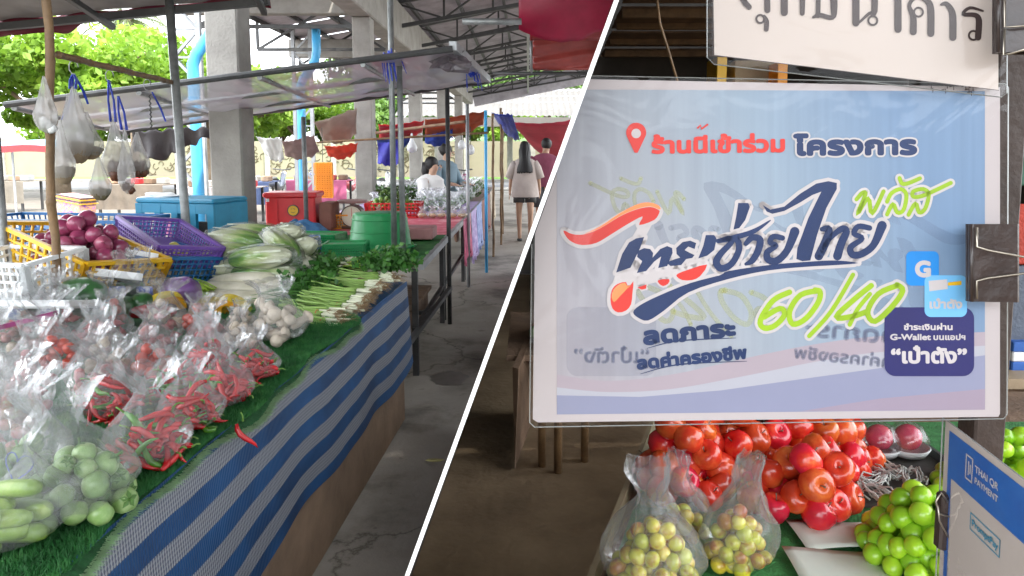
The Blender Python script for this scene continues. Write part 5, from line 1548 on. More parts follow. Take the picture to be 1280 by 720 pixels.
# hanging orange crates
oc = root('orange_crate', atY(404, 225, 8.6), 'orange yellow crates hung upright beside the red cooler', 'crate')
for k in range(3):
    z0 = .20 - k * .145
    g = MB()
    for r__ in range(6):
        g.beam((-.105, 0, z0 - r__ * .024), (.105, 0, z0 - r__ * .024), .012, .01)
    for c__ in range(8):
        g.beam((-.105 + c__ * .03, 0, z0 + .003), (-.105 + c__ * .03, 0, z0 - .125), .009, .014)
    g.build('lattice_panel', M['orange_pl'], oc)
MB().box((0, .05, .0), (.21, .05, .42), bev=.008).build('back_shell', M['orange_pl'], oc)
MB().tube([(0, 0, .21), (0, 0, .62)], .004, 5).build('hanger', M['steel_dark'], oc)
# patterned wire baskets with greens
for (px, Y, w_, lab) in ((403, 7.1, .22, 'white basket with green print beside the thin pole'), (426, 7.1, .2, 'orange wire basket beside the dial scale')):
    q = atY(px, 270, Y); q.z = TZ - .005
    crate('wire_basket', q, (0, 0, .15), w_, .2, .13, M['white_pl'] if px == 403 else M['orange_pl'], lab, 'wire baskets on the pink cloth', cell=.025, bar=.006)
    tag(MB().box(q + V((0, 0, .055)), (w_ * .85, .16, .09), bev=.01).build('leafy_pack', mat('printed_pack', (.2, .28, .12), .6, .5, 30, .1, stops=[(.4, (.05, .10, .03)), (.55, (.6, .58, .45)), (.7, (.5, .2, .08))])), 'printed pack inside the ' + ('white basket with green print' if px == 403 else 'orange wire basket'), 'pack')
# dial scale
sc_ = root('dial_scale', (-1.72, 7.05, TZ - .005), 'round dial market scale with a brown pan', 'scale')
MB().tube([(0, -.05, .12), (0, .08, .12)], .11, 32).build('housing', mat('brown_metal', (.10, .05, .03), .4, .2, 6, .05), sc_, smooth=False)
MB().tube([(0, -.051, .12), (0, -.056, .12)], .097, 32).build('dial_face', mat('dial_cream', (.72, .66, .50), .4, .05, 6, 0), sc_)
tk = MB()
for k in range(40):
    a = k * pi / 20
    L = .012 if k % 5 == 0 else .006
    tk.beam((.09 * cos(a), -.0575, .12 + .09 * sin(a)), ((.09 - L) * cos(a), -.0575, .12 + (.09 - L) * sin(a)), .0016, .001)
tk.build('tick_marks', M['steel_dark'], sc_)
MB().beam((0, -.059, .12), (.0, -.059, .20), .004, .002).build('needle', M['red_pl'], sc_)
MB().box((0, .01, .012), (.2, .16, .024), bev=.006).build('foot', mat('brown_metal', (.10, .05, .03), .4, .2, 6, .05), sc_)
MB().lathe([(.02, .225), (.02, .245), (.13, .25), (.15, .275), (.146, .277), (.12, .257)], 28, cap=False).build('pan', mat('brown_pan', (.35, .22, .20), .4, .2, 6, .05), sc_, smooth=True)
# tied white bag
wbg = root('tied_bag', (-1.48, 7.1, TZ), 'tied pinkish white carrier bag beside the scale', 'bag')
MB().lathe([(.01, 0), (.08, .005), (.10, .05), (.09, .10), (.045, .14), (.012, .155), (.02, .18), (.03, .2)], 26).build('body', mat('pinkish_bag', (.70, .45, .38), .45, .1, 10, .3, 20, trans=.3), wbg, smooth=True)
MB().ball((0, 0, .16), .022, 10, 7, .6, 3).build('knot', mat('pinkish_bag', (.70, .45, .38)), wbg)
# red crate of limes
rc = V((-1.72 + .05, 8.35, TZ - .005)); rc.x = (493 - 660) / F * 8.35
crate('lime_crate', rc, (0, 0, .03), .56, .34, .16, M['red_pl'], 'red plastic crate heaped with green limes', cell=.04, bar=.013)
limm = mat('lime_skin', (.16, .30, .05), .35, .3, 8, .05, stops=[(.3, (.08, .18, .03)), (.6, (.20, .34, .07)), (.8, (.36, .46, .14))], coat=.2)
lim_me = MB().ball((0, 0, 0), .027, 10, 8, .05, 1, (1, 1, 1.1)).mesh('lime_body', limm, True)
for p in heap(rc + V((-.02, 0, .08)), .26, .15, .25, .052, 80, 41, .9):
    tag(inst('lime', lim_me, p, (U(0, 6), U(0, 6), 0), U(.9, 1.1)), 'green lime heaped in the red crate', 'lime', 'limes in the red crate')
quads([rc + V((U(-.2, .25), U(-.12, .12), U(.2, .36))) for _ in range(160)], .07, 9, 'lime_leaves', mat('lime_leaf', (.05, .12, .03), .5, .3, 8, 0), aspect=.45, kind='stuff')
# bagged greens beyond, on the lilac and far tables
greens = mat('bagged_greens', (.10, .20, .06), .6, .4, 10, 0, stops=[(.3, (.05, .12, .03)), (.6, (.14, .26, .08)), (.8, (.3, .4, .2))])
bg_me = None
def leafball(seed, r):
    rs = random.Random(seed)
    o = quads([V((rs.gauss(0, r * .5), rs.gauss(0, r * .5), abs(rs.gauss(0, r * .6)))) for _ in range(120)], .05, seed, 'leaf_cluster', greens, aspect=.35)
    me = o.data; bpy.data.objects.remove(o); return me
lbs = [leafball(3, .09), leafball(4, .09)]
farbag = [bag_mesh(91, .10, .2, .6), bag_mesh(92, .10, .22, .8)]
for b_ in farbag: b_.materials[0] = M['bag_far']
for i in range(26):
    Y = 9.0 + (i // 5) * .42 + U(-.05, .05)
    x = -.95 - (i % 5) * .24 + U(-.03, .03)
    p = (x, Y, TZ)
    r_ = root('greens_bag', p, 'milky clear bag of leafy greens on the lilac cloth', 'bag', 'bags of greens on the lilac stall', (0, 0, U(0, 6)))
    inst('film', farbag[i % 2], (0, 0, 0), parent=r_, sc=U(1, 1.2))
    inst('leaves', lbs[i % 2], (0, 0, .02), parent=r_)
for i, px in enumerate((528, 541, 552, 566, 578)):
    p = atZ(px, 272, TZ)
    r_ = root('snack_bag', p, ['clear bag of pale snacks, leftmost before the lilac cloth', 'clear bag of pale snacks, second before the lilac cloth', 'clear bag of pale snacks, middle one of five', 'clear bag of orange snacks near the pink corner', 'clear bag of pale snacks next to the pale pole'][i], 'bag', 'snack bags in a row', (0, 0, U(0, 6)))
    inst('film', farbag[i % 2], (0, 0, 0), parent=r_, sc=.62)
    MB().ball((0, 0, .025), .05, 10, 7, .4, i, (1, 1, .5)).build('contents', mat('pale_snack', (.65, .42, .2), .6, .3, 20, .1), r_, smooth=True)
for i in range(22):
    Y = 11.2 + (i // 4) * .6
    p = (-.98 - (i % 4) * .3, Y, TZ)
    r_ = root('greens_bag', p, 'heap of leafy greens in milky film on the far stall', 'bag', 'bags of greens on the far stall', (0, 0, U(0, 6)))
    inst('film', farbag[i % 2], (0, 0, 0), parent=r_, sc=1.3)
    inst('leaves', lbs[i % 2], (0, 0, .02), parent=r_, sc=1.5)
# lamps hanging above the vendors
for (px, py, Y, lab) in ((588, 186, 10.2, 'large white hanging bulb above the greens'), (577, 180, 11, 'small white hanging bulb above the vendors')):
    q = atY(px, py, Y)
    r_ = root('hanging_bulb', q, lab, 'bulb', 'hanging bulbs')
    MB().lathe([(.015, .06), (.03, .05), (.055, .01), (.06, -.03), (.045, -.07), (.01, -.085)], 16).build('glass', M['white_pl'], r_, smooth=True)
    MB().tube([(0, 0, .06), (0, 0, .4)], .006, 6).build('cord', M['steel_dark'], r_)
q = atY(515, 182, 9.4)
tag(MB().lathe([(.01, -.09), (.06, -.07), (.07, -.02), (.03, .06), (.01, .16)], 14, c=q).build('white_bag', M['white_pl'], smooth=True), 'white carrier bag hanging from the dark bamboo rail', 'bag')

# motorbikes and clutter parked outside, far
def motorbike(x, y, rz, m, label):
    r_ = root('motorbike', (x, y, 0), label, 'motorbike', 'motorbikes parked beyond the pillars', (0, 0, rz))
    for s in (-.6, .6):
        w_ = root_child('wheel', (s, 0, .28), r_)
        MB().tube([V((.26 * cos(a * pi / 10), 0, .26 * sin(a * pi / 10))) for a in range(21)], .035, 6, cap=False).build('tyre', M['steel_dark'], w_)
        sp = MB()
        for k in range(6): sp.beam((0, 0, 0), (.25 * cos(k * pi / 3), 0, .25 * sin(k * pi / 3)), .012)
        sp.build('spokes', M['galv'], w_)
    MB().tube([(-.62, 0, .6), (-.3, 0, .58), (0, 0, .42), (.3, 0, .5), (.48, 0, .85)], [.10, .13, .11, .09, .08], 10).build('body', m, r_, smooth=True)
    MB().tube([(-.55, 0, .72), (-.2, 0, .74), (.05, 0, .66)], [.07, .09, .05], 8, flat=.6).build('seat', M['steel_dark'], r_, smooth=True)
    MB().tube([(.6, 0, .28), (.42, 0, .95)], .03, 8).build('fork', M['galv'], r_)
    MB().tube([(.36, -.3, 1.02), (.42, 0, .98), (.36, .3, 1.02)], .02, 8).build('handlebar', M['steel_dark'], r_)
    MB().ball((.5, 0, .86), .08, 10, 8).build('headlight', M['white_pl'], r_, smooth=True)
def root_child(name, loc, parent):
    o = bpy.data.objects.new(name, None); COL.objects.link(o); o.location = loc; o.parent = parent; o.empty_display_size = .05
    return o
cols = [(.5, .03, .04), (.06, .07, .1), (.08, .12, .35), (.55, .1, .12), (.6, .6, .6), (.05, .05, .05), (.4, .05, .2)]
for k in range(7):
    motorbike(-9.0 + k * 1.15, 22 + (k % 2) * .6, 1.3 + .2 * (k % 3), mat('bike_paint_%s' % 'abcdefg'[k], cols[k], .3, .1, 4, 0, coat=.5), ['red motorbike parked beyond the pillars, leftmost', 'dark grey motorbike beside the red one', 'blue motorbike in the parked row', 'crimson motorbike in the middle of the parked row', 'silver motorbike behind the royal blue cloth', 'black motorbike near the seated vendors', 'purple motorbike, last of the parked row'][k])
# ================================================================== PEOPLE
skin = mat('skin', (.42, .24, .16), .55, .08, 8, 0, sss=.15)
skin_f = mat('skin_light', (.52, .32, .22), .55, .08, 8, 0, sss=.15)
def skinned(name, joints, edges, radii, m, parent, lvl=2, root_i=0):
    me = bpy.data.meshes.new(name)
    me.from_pydata([tuple(j) for j in joints], edges, [])
    me.update(); me.materials.append(m)
    o = bpy.data.objects.new(name, me); COL.objects.link(o); o.parent = parent
    sk_ = o.modifiers.new('skin', 'SKIN')
    sk_.use_smooth_shade = True
    for i, r in enumerate(radii):
        d = me.skin_vertices[0].data[i]
        d.radius = r if hasattr(r, '__len__') else (r, r)
        d.use_root = (i == root_i)
    o.modifiers.new('sub', 'SUBSURF').levels = lvl
    o.modifiers['sub'].render_levels = lvl
    return o
def hand(p, dirv, side, m, parent, body_j, body_e, body_r, wrist_i):
    """five fingers grown from the palm, part of the same body"""
    d = V(dirv).normalized(); sd_ = V(side).normalized()
    palm = len(body_j)
    body_j.append(V(p) + d * .045); body_e.append((wrist_i, palm)); body_r.append((.03, .018))
    for k, (off, L) in enumerate(((-.024, .062), (-.008, .072), (.008, .068), (.024, .052))):
        a = len(body_j)
        body_j.append(V(p) + d * .085 + sd_ * off); body_e.append((palm, a)); body_r.append(.0095)
        body_j.append(V(p) + d * (.085 + L) + sd_ * off * 1.2 + sd_.cross(d) * .012); body_e.append((a, a + 1)); body_r.append(.0075)
    a = len(body_j)
    body_j.append(V(p) + d * .05 - sd_ * .05); body_e.append((palm, a)); body_r.append(.010)

def face(parent, c, fwd, m, r=.1):
    f = V(fwd).normalized(); s = f.cross(V((0, 0, 1))).normalized()
    c = V(c)
    eye = MB()
    for k in (-1, 1):
        eye.ball(c + f * r * .88 + s * k * .032 + V((0, 0, .01)), .011, 8, 6)
    eye.build('eyes', M['steel_dark'], parent, smooth=True)
    MB().tube([c + f * r * .9 + V((0, 0, .015)), c + f * (r + .018) + V((0, 0, -.022))], [.008, .013], 8).build('nose', m, parent, smooth=True)
    MB().tube([c + f * r * .93 + s * -.022 + V((0, 0, -.05)), c + f * (r * .99) + V((0, 0, -.052)), c + f * r * .93 + s * .022 + V((0, 0, -.05))], [.003, .007, .003], 6).build('mouth', mat('lips', (.4, .1, .09), .5, .1, 5, 0), parent, smooth=True)

hairm = mat('black_hair', (.008, .006, .006), .55, .3, 30, .3, 120)
# --- woman walking away, long black hair, beige shirt, black shorts
wx = (656 - 660) / F * 12.4
W = root('person', (wx, 12.4, 0), 'woman walking away with long black hair, beige shirt and black shorts', 'person', 'people at the market')
J = [V((0, 0, .92)), V((0, .0, 1.12)), V((0, .0, 1.32)), V((0, 0, 1.40)), V((0, .02, 1.47)), V((.0, .03, 1.56)), V((.0, .03, 1.62)),
     V((-.09, 0, .88)), V((-.10, .02, .50)), V((-.09, -.01, .10)), V((-.09, .08, .03)), V((-.09, .17, .02)),
     V((.09, 0, .88)), V((.10, -.06, .50)), V((.09, .08, .12)), V((.09, .13, .05)), V((.09, .22, .04)),
     V((-.17, 0, 1.36)), V((-.24, .02, 1.10)), V((-.26, .12, .88)), V((.17, 0, 1.36)), V((.24, .0, 1.10)), V((.26, .10, .90))]
E_ = [(0, 1), (1, 2), (2, 3), (3, 4), (4, 5), (5, 6), (0, 7), (7, 8), (8, 9), (9, 10), (10, 11), (0, 12), (12, 13), (13, 14), (14, 15), (15, 16), (2, 17), (17, 18), (18, 19), (2, 20), (20, 21), (21, 22)]
Rr = [(.15, .10), (.115, .085), (.13, .09), .06, .045, (.075, .09), .06, .085, .052, .033, .03, .02, .085, .052, .033, .03, .02, .045, .035, .025, .045, .035, .025]
hand((-.26, .12, .88), (0, .1, -1), (0, 1, 0), skin, W, J, E_, Rr, 19)
hand((.26, .10, .90), (0, .1, -1), (0, 1, 0), skin, W, J, E_, Rr, 22)
skinned('body', J, E_, Rr, skin_f, W)
sh = mat('beige_shirt', (.50, .42, .38), .85, .08, 6, .3, 18)
def torso(zs, rx, ry, m, name, parent, x0=0, y0=0):
    g = MB()
    def f(u, v):
        k = v * (len(zs) - 1); i = min(len(zs) - 2, int(k)); t = k - i
        z = zs[i] * (1 - t) + zs[i + 1] * t
        a = u * 2 * pi
        q = 1 + .05 * sin(a * 5 + z * 9) * (1.45 - z)
        X, Y_ = rx[i] * (1 - t) + rx[i + 1] * t, ry[i] * (1 - t) + ry[i + 1] * t
        return V((x0 + X * q * cos(a), y0 + Y_ * q * sin(a), z))
    g.grid(f, 36, 20)
    return g.build(name, m, parent, smooth=True)
torso([1.455, 1.43, 1.38, 1.25, 1.05, .90, .78], [.05, .13, .20, .20, .215, .23, .245], [.05, .085, .12, .13, .14, .15, .155], sh, 'shirt', W)
for s in (-1, 1):
    MB().tube([(s * .15, 0, 1.37), (s * .21, .01, 1.27), (s * .26, .02, 1.10)], [.075, .078, .082], 14).build('sleeve', sh, W, smooth=True)
    MB().tube([(s * .085, 0, .90), (s * .10, .01, .76), (s * .10, .0, .68)], [.11, .10, .10], 14).build('shorts_leg', M['steel_dark'], W, smooth=True)
    MB().tube([(s * .09, .0, .035), (s * .09, .10, .03), (s * .09, .19, .02)], [.045, .05, .03], 10, flat=.6).build('shoe', M['steel_dark'], W, smooth=True)
torso([.95, .85, .76], [.165, .175, .16], [.12, .13, .12], M['steel_dark'], 'shorts', W)
MB().grid(lambda u, v: V(((.085 + .045 * v) * cos(-pi * u * 1.0) * (1 + .12 * sin(v * 9)), -.085 * sin(pi * u) * (1 + .25 * v) + .02 - .10 * min(1, v * 2), 1.72 - .52 * v - .10 * (1 - v) * (2 * u - 1) ** 2 + .03 * noise.noise(V((u * 20, v * 2, 1))))), 40, 20).build('hair', hairm, W, smooth=True, solid=.012)
MB().ball((0, .02, 1.63), .098, 18, 14, .05, 2, (.92, 1.0, 1.15)).build('hair_cap', hairm, W, smooth=True)
# --- man in maroon shirt
mx_ = (681 - 660) / F * 13.2
Mn = root('person', (mx_, 13.2, 0), 'man in a maroon T-shirt looking down beside the walking woman', 'person', 'people at the market')
J = [V((0, 0, .96)), V((0, 0, 1.18)), V((0, .0, 1.40)), V((0, 0, 1.48)), V((.02, .03, 1.56)), V((.03, .05, 1.64)), V((.03, .05, 1.71)),
     V((-.10, 0, .92)), V((-.11, .03, .50)), V((-.10, -.01, .10)), V((-.10, .08, .03)), V((-.10, .18, .02)),
     V((.10, 0, .92)), V((.11, .03, .50)), V((.10, .02, .10)), V((.10, .10, .03)), V((.10, .20, .02)),
     V((-.20, 0, 1.44)), V((-.27, .05, 1.16)), V((-.18, .24, 1.0)), V((.20, 0, 1.44)), V((.28, .04, 1.16)), V((.24, .22, .98))]
E2 = E_[:22]
Rr = [(.16, .11), (.15, .10), (.16, .10), .07, .055, (.08, .095), .065, .09, .06, .04, .032, .022, .09, .06, .04, .032, .022, .055, .042, .03, .055, .042, .03]
E2 = list(E2)
hand((-.18, .24, 1.0), (.3, 1, -.3), (1, 0, 0), skin, Mn, J, E2, Rr, 19)
hand((.24, .22, .98), (0, 1, -.3), (1, 0, 0), skin, Mn, J, E2, Rr, 22)
skinned('body', J, E2, Rr, skin, Mn)
ms_ = mat('maroon_shirt', (.22, .05, .09), .85, .1, 6, .3, 18)
torso([1.53, 1.50, 1.45, 1.30, 1.10, .92], [.06, .15, .23, .225, .215, .22], [.06, .10, .13, .14, .14, .14], ms_, 'shirt', Mn)
for s in (-1, 1):
    MB().tube([(s * .18, 0, 1.44), (s * .25, .02, 1.32), (s * .28, .04, 1.18)], [.085, .085, .085], 14).build('sleeve', ms_, Mn, smooth=True)
    MB().tube([(s * .10, 0, .95), (s * .11, .02, .75), (s * .11, .03, .55)], [.12, .115, .11], 14).build('shorts_leg', mat('grey_shorts', (.08, .08, .09), .8, .1, 5, .1), Mn, smooth=True)
    MB().tube([(s * .10, .0, .035), (s * .10, .10, .03), (s * .10, .20, .02)], [.05, .055, .03], 10, flat=.6).build('shoe', M['steel_dark'], Mn, smooth=True)
MB().ball((.03, .04, 1.70), .105, 18, 14, .05, 2, (.92, 1.05, 1.05)).build('hair', hairm, Mn, smooth=True)
# --- two vendors behind the stall
def vendor(px, Y, zsh, shirt, label, fwd, hairlong):
    x = (px - 660) / F * Y
    r_ = root('person', (x, Y, zsh - 1.0), label, 'person', 'people at the market')
    f = V(fwd).normalized(); s = f.cross(V((0, 0, 1)))
    J = [V((0, 0, .50)), V((0, 0, .72)), f * .02 + V((0, 0, .92)), f * .03 + V((0, 0, 1.0)), f * .05 + V((0, 0, 1.07)), f * .07 + V((0, 0, 1.15)), f * .07 + V((0, 0, 1.21)),
         s * .09 + V((0, 0, .46)), s * .10 + f * .38 + V((0, 0, .42)), s * .10 + f * .40 + V((0, 0, .05)),
         -s * .09 + V((0, 0, .46)), -s * .10 + f * .38 + V((0, 0, .42)), -s * .10 + f * .40 + V((0, 0, .05)),
         s * .18 + V((0, 0, .95)), s * .22 + f * .1 + V((0, 0, .70)), s * .14 + f * .34 + V((0, 0, .68)),
         -s * .18 + V((0, 0, .95)), -s * .22 + f * .1 + V((0, 0, .70)), -s * .14 + f * .34 + V((0, 0, .68))]
    Ed = [(0, 1), (1, 2), (2, 3), (3, 4), (4, 5), (5, 6), (0, 7), (7, 8), (8, 9), (0, 10), (10, 11), (11, 12), (2, 13), (13, 14), (14, 15), (2, 16), (16, 17), (17, 18)]
    Rr = [(.15, .11), (.13, .09), (.14, .09), .06, .048, (.078, .09), .06, .09, .06, .035, .09, .06, .035, .05, .04, .028, .05, .04, .028]
    hand(J[15], f - V((0, 0, .2)), s, skin_f, r_, J, Ed, Rr, 15)
    hand(J[18], f - V((0, 0, .2)), s, skin_f, r_, J, Ed, Rr, 18)
    skinned('body', J, Ed, Rr, skin_f, r_)
    torso([1.05, 1.02, .97, .84, .66, .46], [.06, .13, .195, .19, .19, .20], [.06, .11, .14, .15, .16, .19], shirt, 'shirt', r_)
    for q in (s, -s):
        MB().tube([q * .15 + V((0, 0, .96)), q * .21 + f * .05 + V((0, 0, .82)), q * .22 + f * .1 + V((0, 0, .71)), q * .17 + f * .25 + V((0, 0, .68))], [.07, .065, .06, .05], 12).build('sleeve', shirt, r_, smooth=True)
    MB().ball(f * .025 + V((0, 0, 1.205)), .10, 18, 14, .05, 2, (1, 1, 1.05)).build('hair_cap', hairm, r_, smooth=True)
    face(r_, f * .095 + V((0, 0, 1.165)), f, skin_f, .095)
    if hairlong:
        MB().tube([-f * .05 + V((0, 0, 1.2)), -f * .09 + V((0, 0, 1.08)), -f * .10 + V((0, 0, .95))], [.08, .06, .02], 12).build('hair', hairm, r_, smooth=True)
    else:
        MB().ball(-f * .08 + V((0, 0, 1.22)), .04, 10, 8).build('hair_bun', hairm, r_, smooth=True)
    MB().box((0, 0, .40 - .2), (.36, .36, .4)).build('stool', M['wood'], r_)
vendor(538, 10.6, 1.18, mat('white_shirt', (.70, .68, .66), .85, .06, 6, .2, 18), 'woman in a white shirt seated behind the bagged greens', (.8, -.5, 0), True)
vendor(556, 11.3, 1.38, mat('blue_grey_shirt', (.20, .28, .33), .85, .1, 6, .2, 18), 'woman in a blue grey shirt standing behind the seated one', (.75, -.6, 0), False)
# ================================================================== RIGHT BAY: SIGNS AND FRUIT
SD = .63
RC = Euler((R(90) - PITCH, 0, 0)).to_matrix()
def sign_root(name, d, label, cat_='sign', tilt=(0, 0, 0)):
    loc = V((0, 0, HC)) + RC @ V((0, 0, -d))
    o = root(name, loc, label, cat_)
    o.rotation_euler = (R(90) - PITCH, 0, 0)
    return o
def L(px, py, z=0, d=SD): return V(((px - 660) * d / F, (280 - py) * d / F, z))
class Print:
    """flat print on a sign, coordinates in the sign's own grid"""
    def __init__(s, parent, d, ghost=False):
        s.p, s.d, s.g = parent, d, ghost
    def X(s, x): return 1925 - x if s.g else x
    def P(s, x, y, z): return L(s.X(x), y, z, s.d)
    def out(s, mb, name, m):
        o = mb.build(name, M['ghost'] if s.g and m not in (M['ghost_green'],) else m, s.p)
        return o
    def poly(s, pts, m, z, name='print_shape', smooth=0, edge=0, em=None):
        if smooth: pts = cat_closed(pts, smooth)
        if edge and not s.g:
            s.stroke(pts + [pts[0], pts[1]], edge, em or M['white_pr'], z - .00012, name='print_outline')
        g = MB()
        tri = tessellate_polygon([[V((x, y, 0)) for (x, y) in pts]])
        g.add([s.P(x, y, z) for (x, y) in pts], [t for t in tri])
        return s.out(g, name, m)
    def stroke(s, pts, w_, m, z, name='print_stroke', smooth=0, outline=0, om=None):
        if smooth:
            pts, w_ = cat_open(pts, w_, smooth)
        if not hasattr(w_, '__len__'): w_ = [w_] * len(pts)
        if outline and not s.g:
            s.stroke(pts, [q + outline for q in w_], om or M['white_pr'], z - .00012, 'print_outline')
        g = MB()
        n = len(pts)
        ls, rs_ = [], []
        for i in range(n):
            a = V(pts[max(0, i - 1)]); b = V(pts[min(n - 1, i + 1)])
            t = (b - a)
            t = t.normalized() if t.length > 0 else V((1, 0))
            nn = V((-t.y, t.x)) * w_[i] / 2
            ls.append(s.P(pts[i][0] + nn.x, pts[i][1] + nn.y, z)); rs_.append(s.P(pts[i][0] - nn.x, pts[i][1] - nn.y, z))
        g.add(ls + rs_, [(i, i + 1, n + i + 1, n + i) for i in range(n - 1)])
        for i in range(0, n, 1):      # round joints and ends, each a hair above the last
            if i in (0, n - 1) or smooth == 0:
                zz = z + .000006 * (1 + i % 3)
                g.add([s.P(pts[i][0], pts[i][1], zz)] + [s.P(pts[i][0] + w_[i] / 2 * cos(k * pi / 6), pts[i][1] + w_[i] / 2 * sin(k * pi / 6), zz) for k in range(12)], [(0, 1 + k, 1 + (k + 1) % 12) for k in range(12)])
        return s.out(g, name, m)
    def text(s, body, x0, y0, x1, y1, size, m, z, bold=0, name='lettering', outline=0, om=None, ymul=1):
        cu = bpy.data.curves.new('t', 'FONT'); cu.body = body; cu.size = 1
        o = bpy.data.objects.new('t', cu); COL.objects.link(o)
        bpy.context.view_layer.update()
        me = bpy.data.meshes.new_from_object(o.evaluated_get(bpy.context.evaluated_depsgraph_get()))
        bpy.data.objects.remove(o)
        vs = [tuple(v.co) for v in me.vertices]; fs = [tuple(p.vertices) for p in me.polygons]
        mnx, mxx_ = min(v[0] for v in vs), max(v[0] for v in vs)
        W_ = sqrt((x1 - x0) ** 2 + (y1 - y0) ** 2)
        ux, uy = (x1 - x0) / W_, (y1 - y0) / W_
        sx = (W_ - bold * 2) / (mxx_ - mnx)
        def put(rad, z_, nc, mm, nm_):
            g = MB()
            offs = [(0, 0)] + [(rad * cos(2 * pi * k / nc), rad * sin(2 * pi * k / nc)) for k in range(nc)] if rad else [(0, 0)]
            for i, (ox, oy) in enumerate(offs):
                vv = []
                for v in vs:
                    a = (v[0] - mnx) * sx + bold + ox; b = v[1] * size * ymul + oy
                    vv.append(s.P(x0 + ux * a + uy * b, y0 + uy * a - ux * b, z_ + i * .000004))
                g.add(vv, fs)
            return s.out(g, nm_, mm)
        if outline and not s.g: put(bold + outline, z - .00009, 16, om or M['white_pr'], 'lettering_outline')
        return put(bold, z, 12, m, name)
    def rrect(s, x0, y0, x1, y1, r, m, z, name='print_box', tl=None):
        pts = []
        for (cx, cy, a0) in ((x1 - r, y0 + r, -90), (x1 - r, y1 - r, 0), (x0 + r, y1 - r, 90), (x0 + r, y0 + r, 180)):
            for k in range(7):
                a = R(a0 + 15 * k)
                pts.append((cx + r * cos(a), cy + r * sin(a)))
        return s.poly(pts, m, z, name)
def cr_(p0, p1, p2, p3, t):
    return [.5 * (2 * b + (c - a) * t + (2 * a - 5 * b + 4 * c - d) * t * t + (-a + 3 * b - 3 * c + d) * t ** 3) for a, b, c, d in zip(p0, p1, p2, p3)]
def cat_closed(pts, k):
    n = len(pts); o = []
    for i in range(n):
        for j in range(k):
            o.append(tuple(cr_(pts[(i - 1) % n], pts[i], pts[(i + 1) % n], pts[(i + 2) % n], j / k)))
    return o
def cat_open(pts, w_, k):
    n = len(pts); o, ow = [], []
    if not hasattr(w_, '__len__'): w_ = [w_] * n
    for i in range(n - 1):
        for j in range(k):
            t = j / k
            o.append(tuple(cr_(pts[max(0, i - 1)], pts[i], pts[i + 1], pts[min(n - 1, i + 2)], t)))
            ow.append(w_[i] * (1 - t) + w_[i + 1] * t)
    o.append(pts[-1]); ow.append(w_[-1])
    return o, ow

M['ghost'] = mat('print_showing_through', (.16, .18, .28), .5, .1, 10, 0, alpha=.11)
M['ghost_green'] = mat('green_showing_through', (.50, .52, .12), .5, .1, 10, 0, alpha=.22)
M['laminate'] = plastic_film('laminate', .004, rough=.04, bump=.12, bscale=9, gloss=.0)
# printed ground of the big sign
def printed_ground():
    m = bpy.data.materials.new('printed_ground'); m.use_nodes = True
    n = m.node_tree; b = n.nodes['Principled BSDF']; b.inputs['Roughness'].default_value = .45
    t = n.nodes.new('ShaderNodeTexCoord'); sp = n.nodes.new('ShaderNodeSeparateXYZ'); n.links.new(t.outputs['Generated'], sp.inputs[0])
    rx = n.nodes.new('ShaderNodeValToRGB'); e = rx.color_ramp.elements
    e[0].position, e[0].color = 0.0, (.38, .355, .39, 1)
    e[1].position, e[1].color = 1.0, (.17, .27, .42, 1)
    q = e.new(.35); q.color = (.35, .38, .43, 1)
    q = e.new(.65); q.color = (.28, .36, .45, 1)
    ad = n.nodes.new('ShaderNodeMath'); ad.operation = 'MULTIPLY_ADD'; ad.inputs[1].default_value = .35; ad.inputs[2].default_value = -.12
    n.links.new(sp.outputs[1], ad.inputs[0])
    a2 = n.nodes.new('ShaderNodeMath'); a2.operation = 'ADD'; n.links.new(sp.outputs[0], a2.inputs[0]); n.links.new(ad.outputs[0], a2.inputs[1])
    n.links.new(a2.outputs[0], rx.inputs[0])
    mp_ = n.nodes.new('ShaderNodeMapping'); mp_.inputs['Scale'].default_value = (60, 1.5, 1)
    no = n.nodes.new('ShaderNodeTexNoise'); no.inputs['Scale'].default_value = 1; n.links.new(t.outputs['Generated'], mp_.inputs[0]); n.links.new(mp_.outputs[0], no.inputs[0])
    mxn = n.nodes.new('ShaderNodeMixRGB'); mxn.blend_type = 'MULTIPLY'; mxn.inputs[0].default_value = .22
    n.links.new(rx.outputs[0], mxn.inputs[1]); n.links.new(no.outputs[0], mxn.inputs[2]); n.links.new(mxn.outputs[0], b.inputs['Base Color'])
    return m
M['ground_pr'] = printed_ground()
M['paper'] = mat('sign_paper', (.46, .41, .41), .55, .03, 5, 0)
M['paper2'] = mat('sign_paper_warm', (.50, .43, .385), .55, .03, 5, 0)

sg = sign_root('campaign_sign', SD, 'big laminated blue sign with the slanted Thai slogan and 60/40')
def cut(py): return 770 - .361 * py + 3.5
def flat(parent, pts, m, z, d, name, th=0):
    g = MB()
    n = len(pts)
    a = [L(x, y, z, d) for (x, y) in pts]
    tri = tessellate_polygon([a])
    if th:
        b = [v - V((0, 0, th)) for v in a]
        g.add(a + b, [tuple(range(n - 1, -1, -1)), tuple(range(n, 2 * n))] + [(i, (i + 1) % n, n + (i + 1) % n, n + i) for i in range(n)])
    else:
        g.add(a, tri)
    return g.build(name, m, parent)
flat(sg, [(cut(99), 99), (1250, 109), (1250, 517), (1248, 521), (672, 528), (666, 524), (cut(290), 292)], M['paper'], 0, SD, 'paper', th=.0006)
flat(sg, [(cut(112), 112), (1231, 114), (1231, 512), (696, 518), (696, 210)], M['ground_pr'], .0002, SD, 'printed_ground')
flat(sg, [(cut(95), 95.5), (1254, 105.5), (1258, 110), (1256.5, 517), (1252, 522.5), (668, 533), (662, 527), (cut(302), 305)], M['laminate'], .0022, SD, 'laminate')
edge_m = mat('laminate_edge_clear', (.22, .23, .22), .15, .2, 10, 0, coat=1)
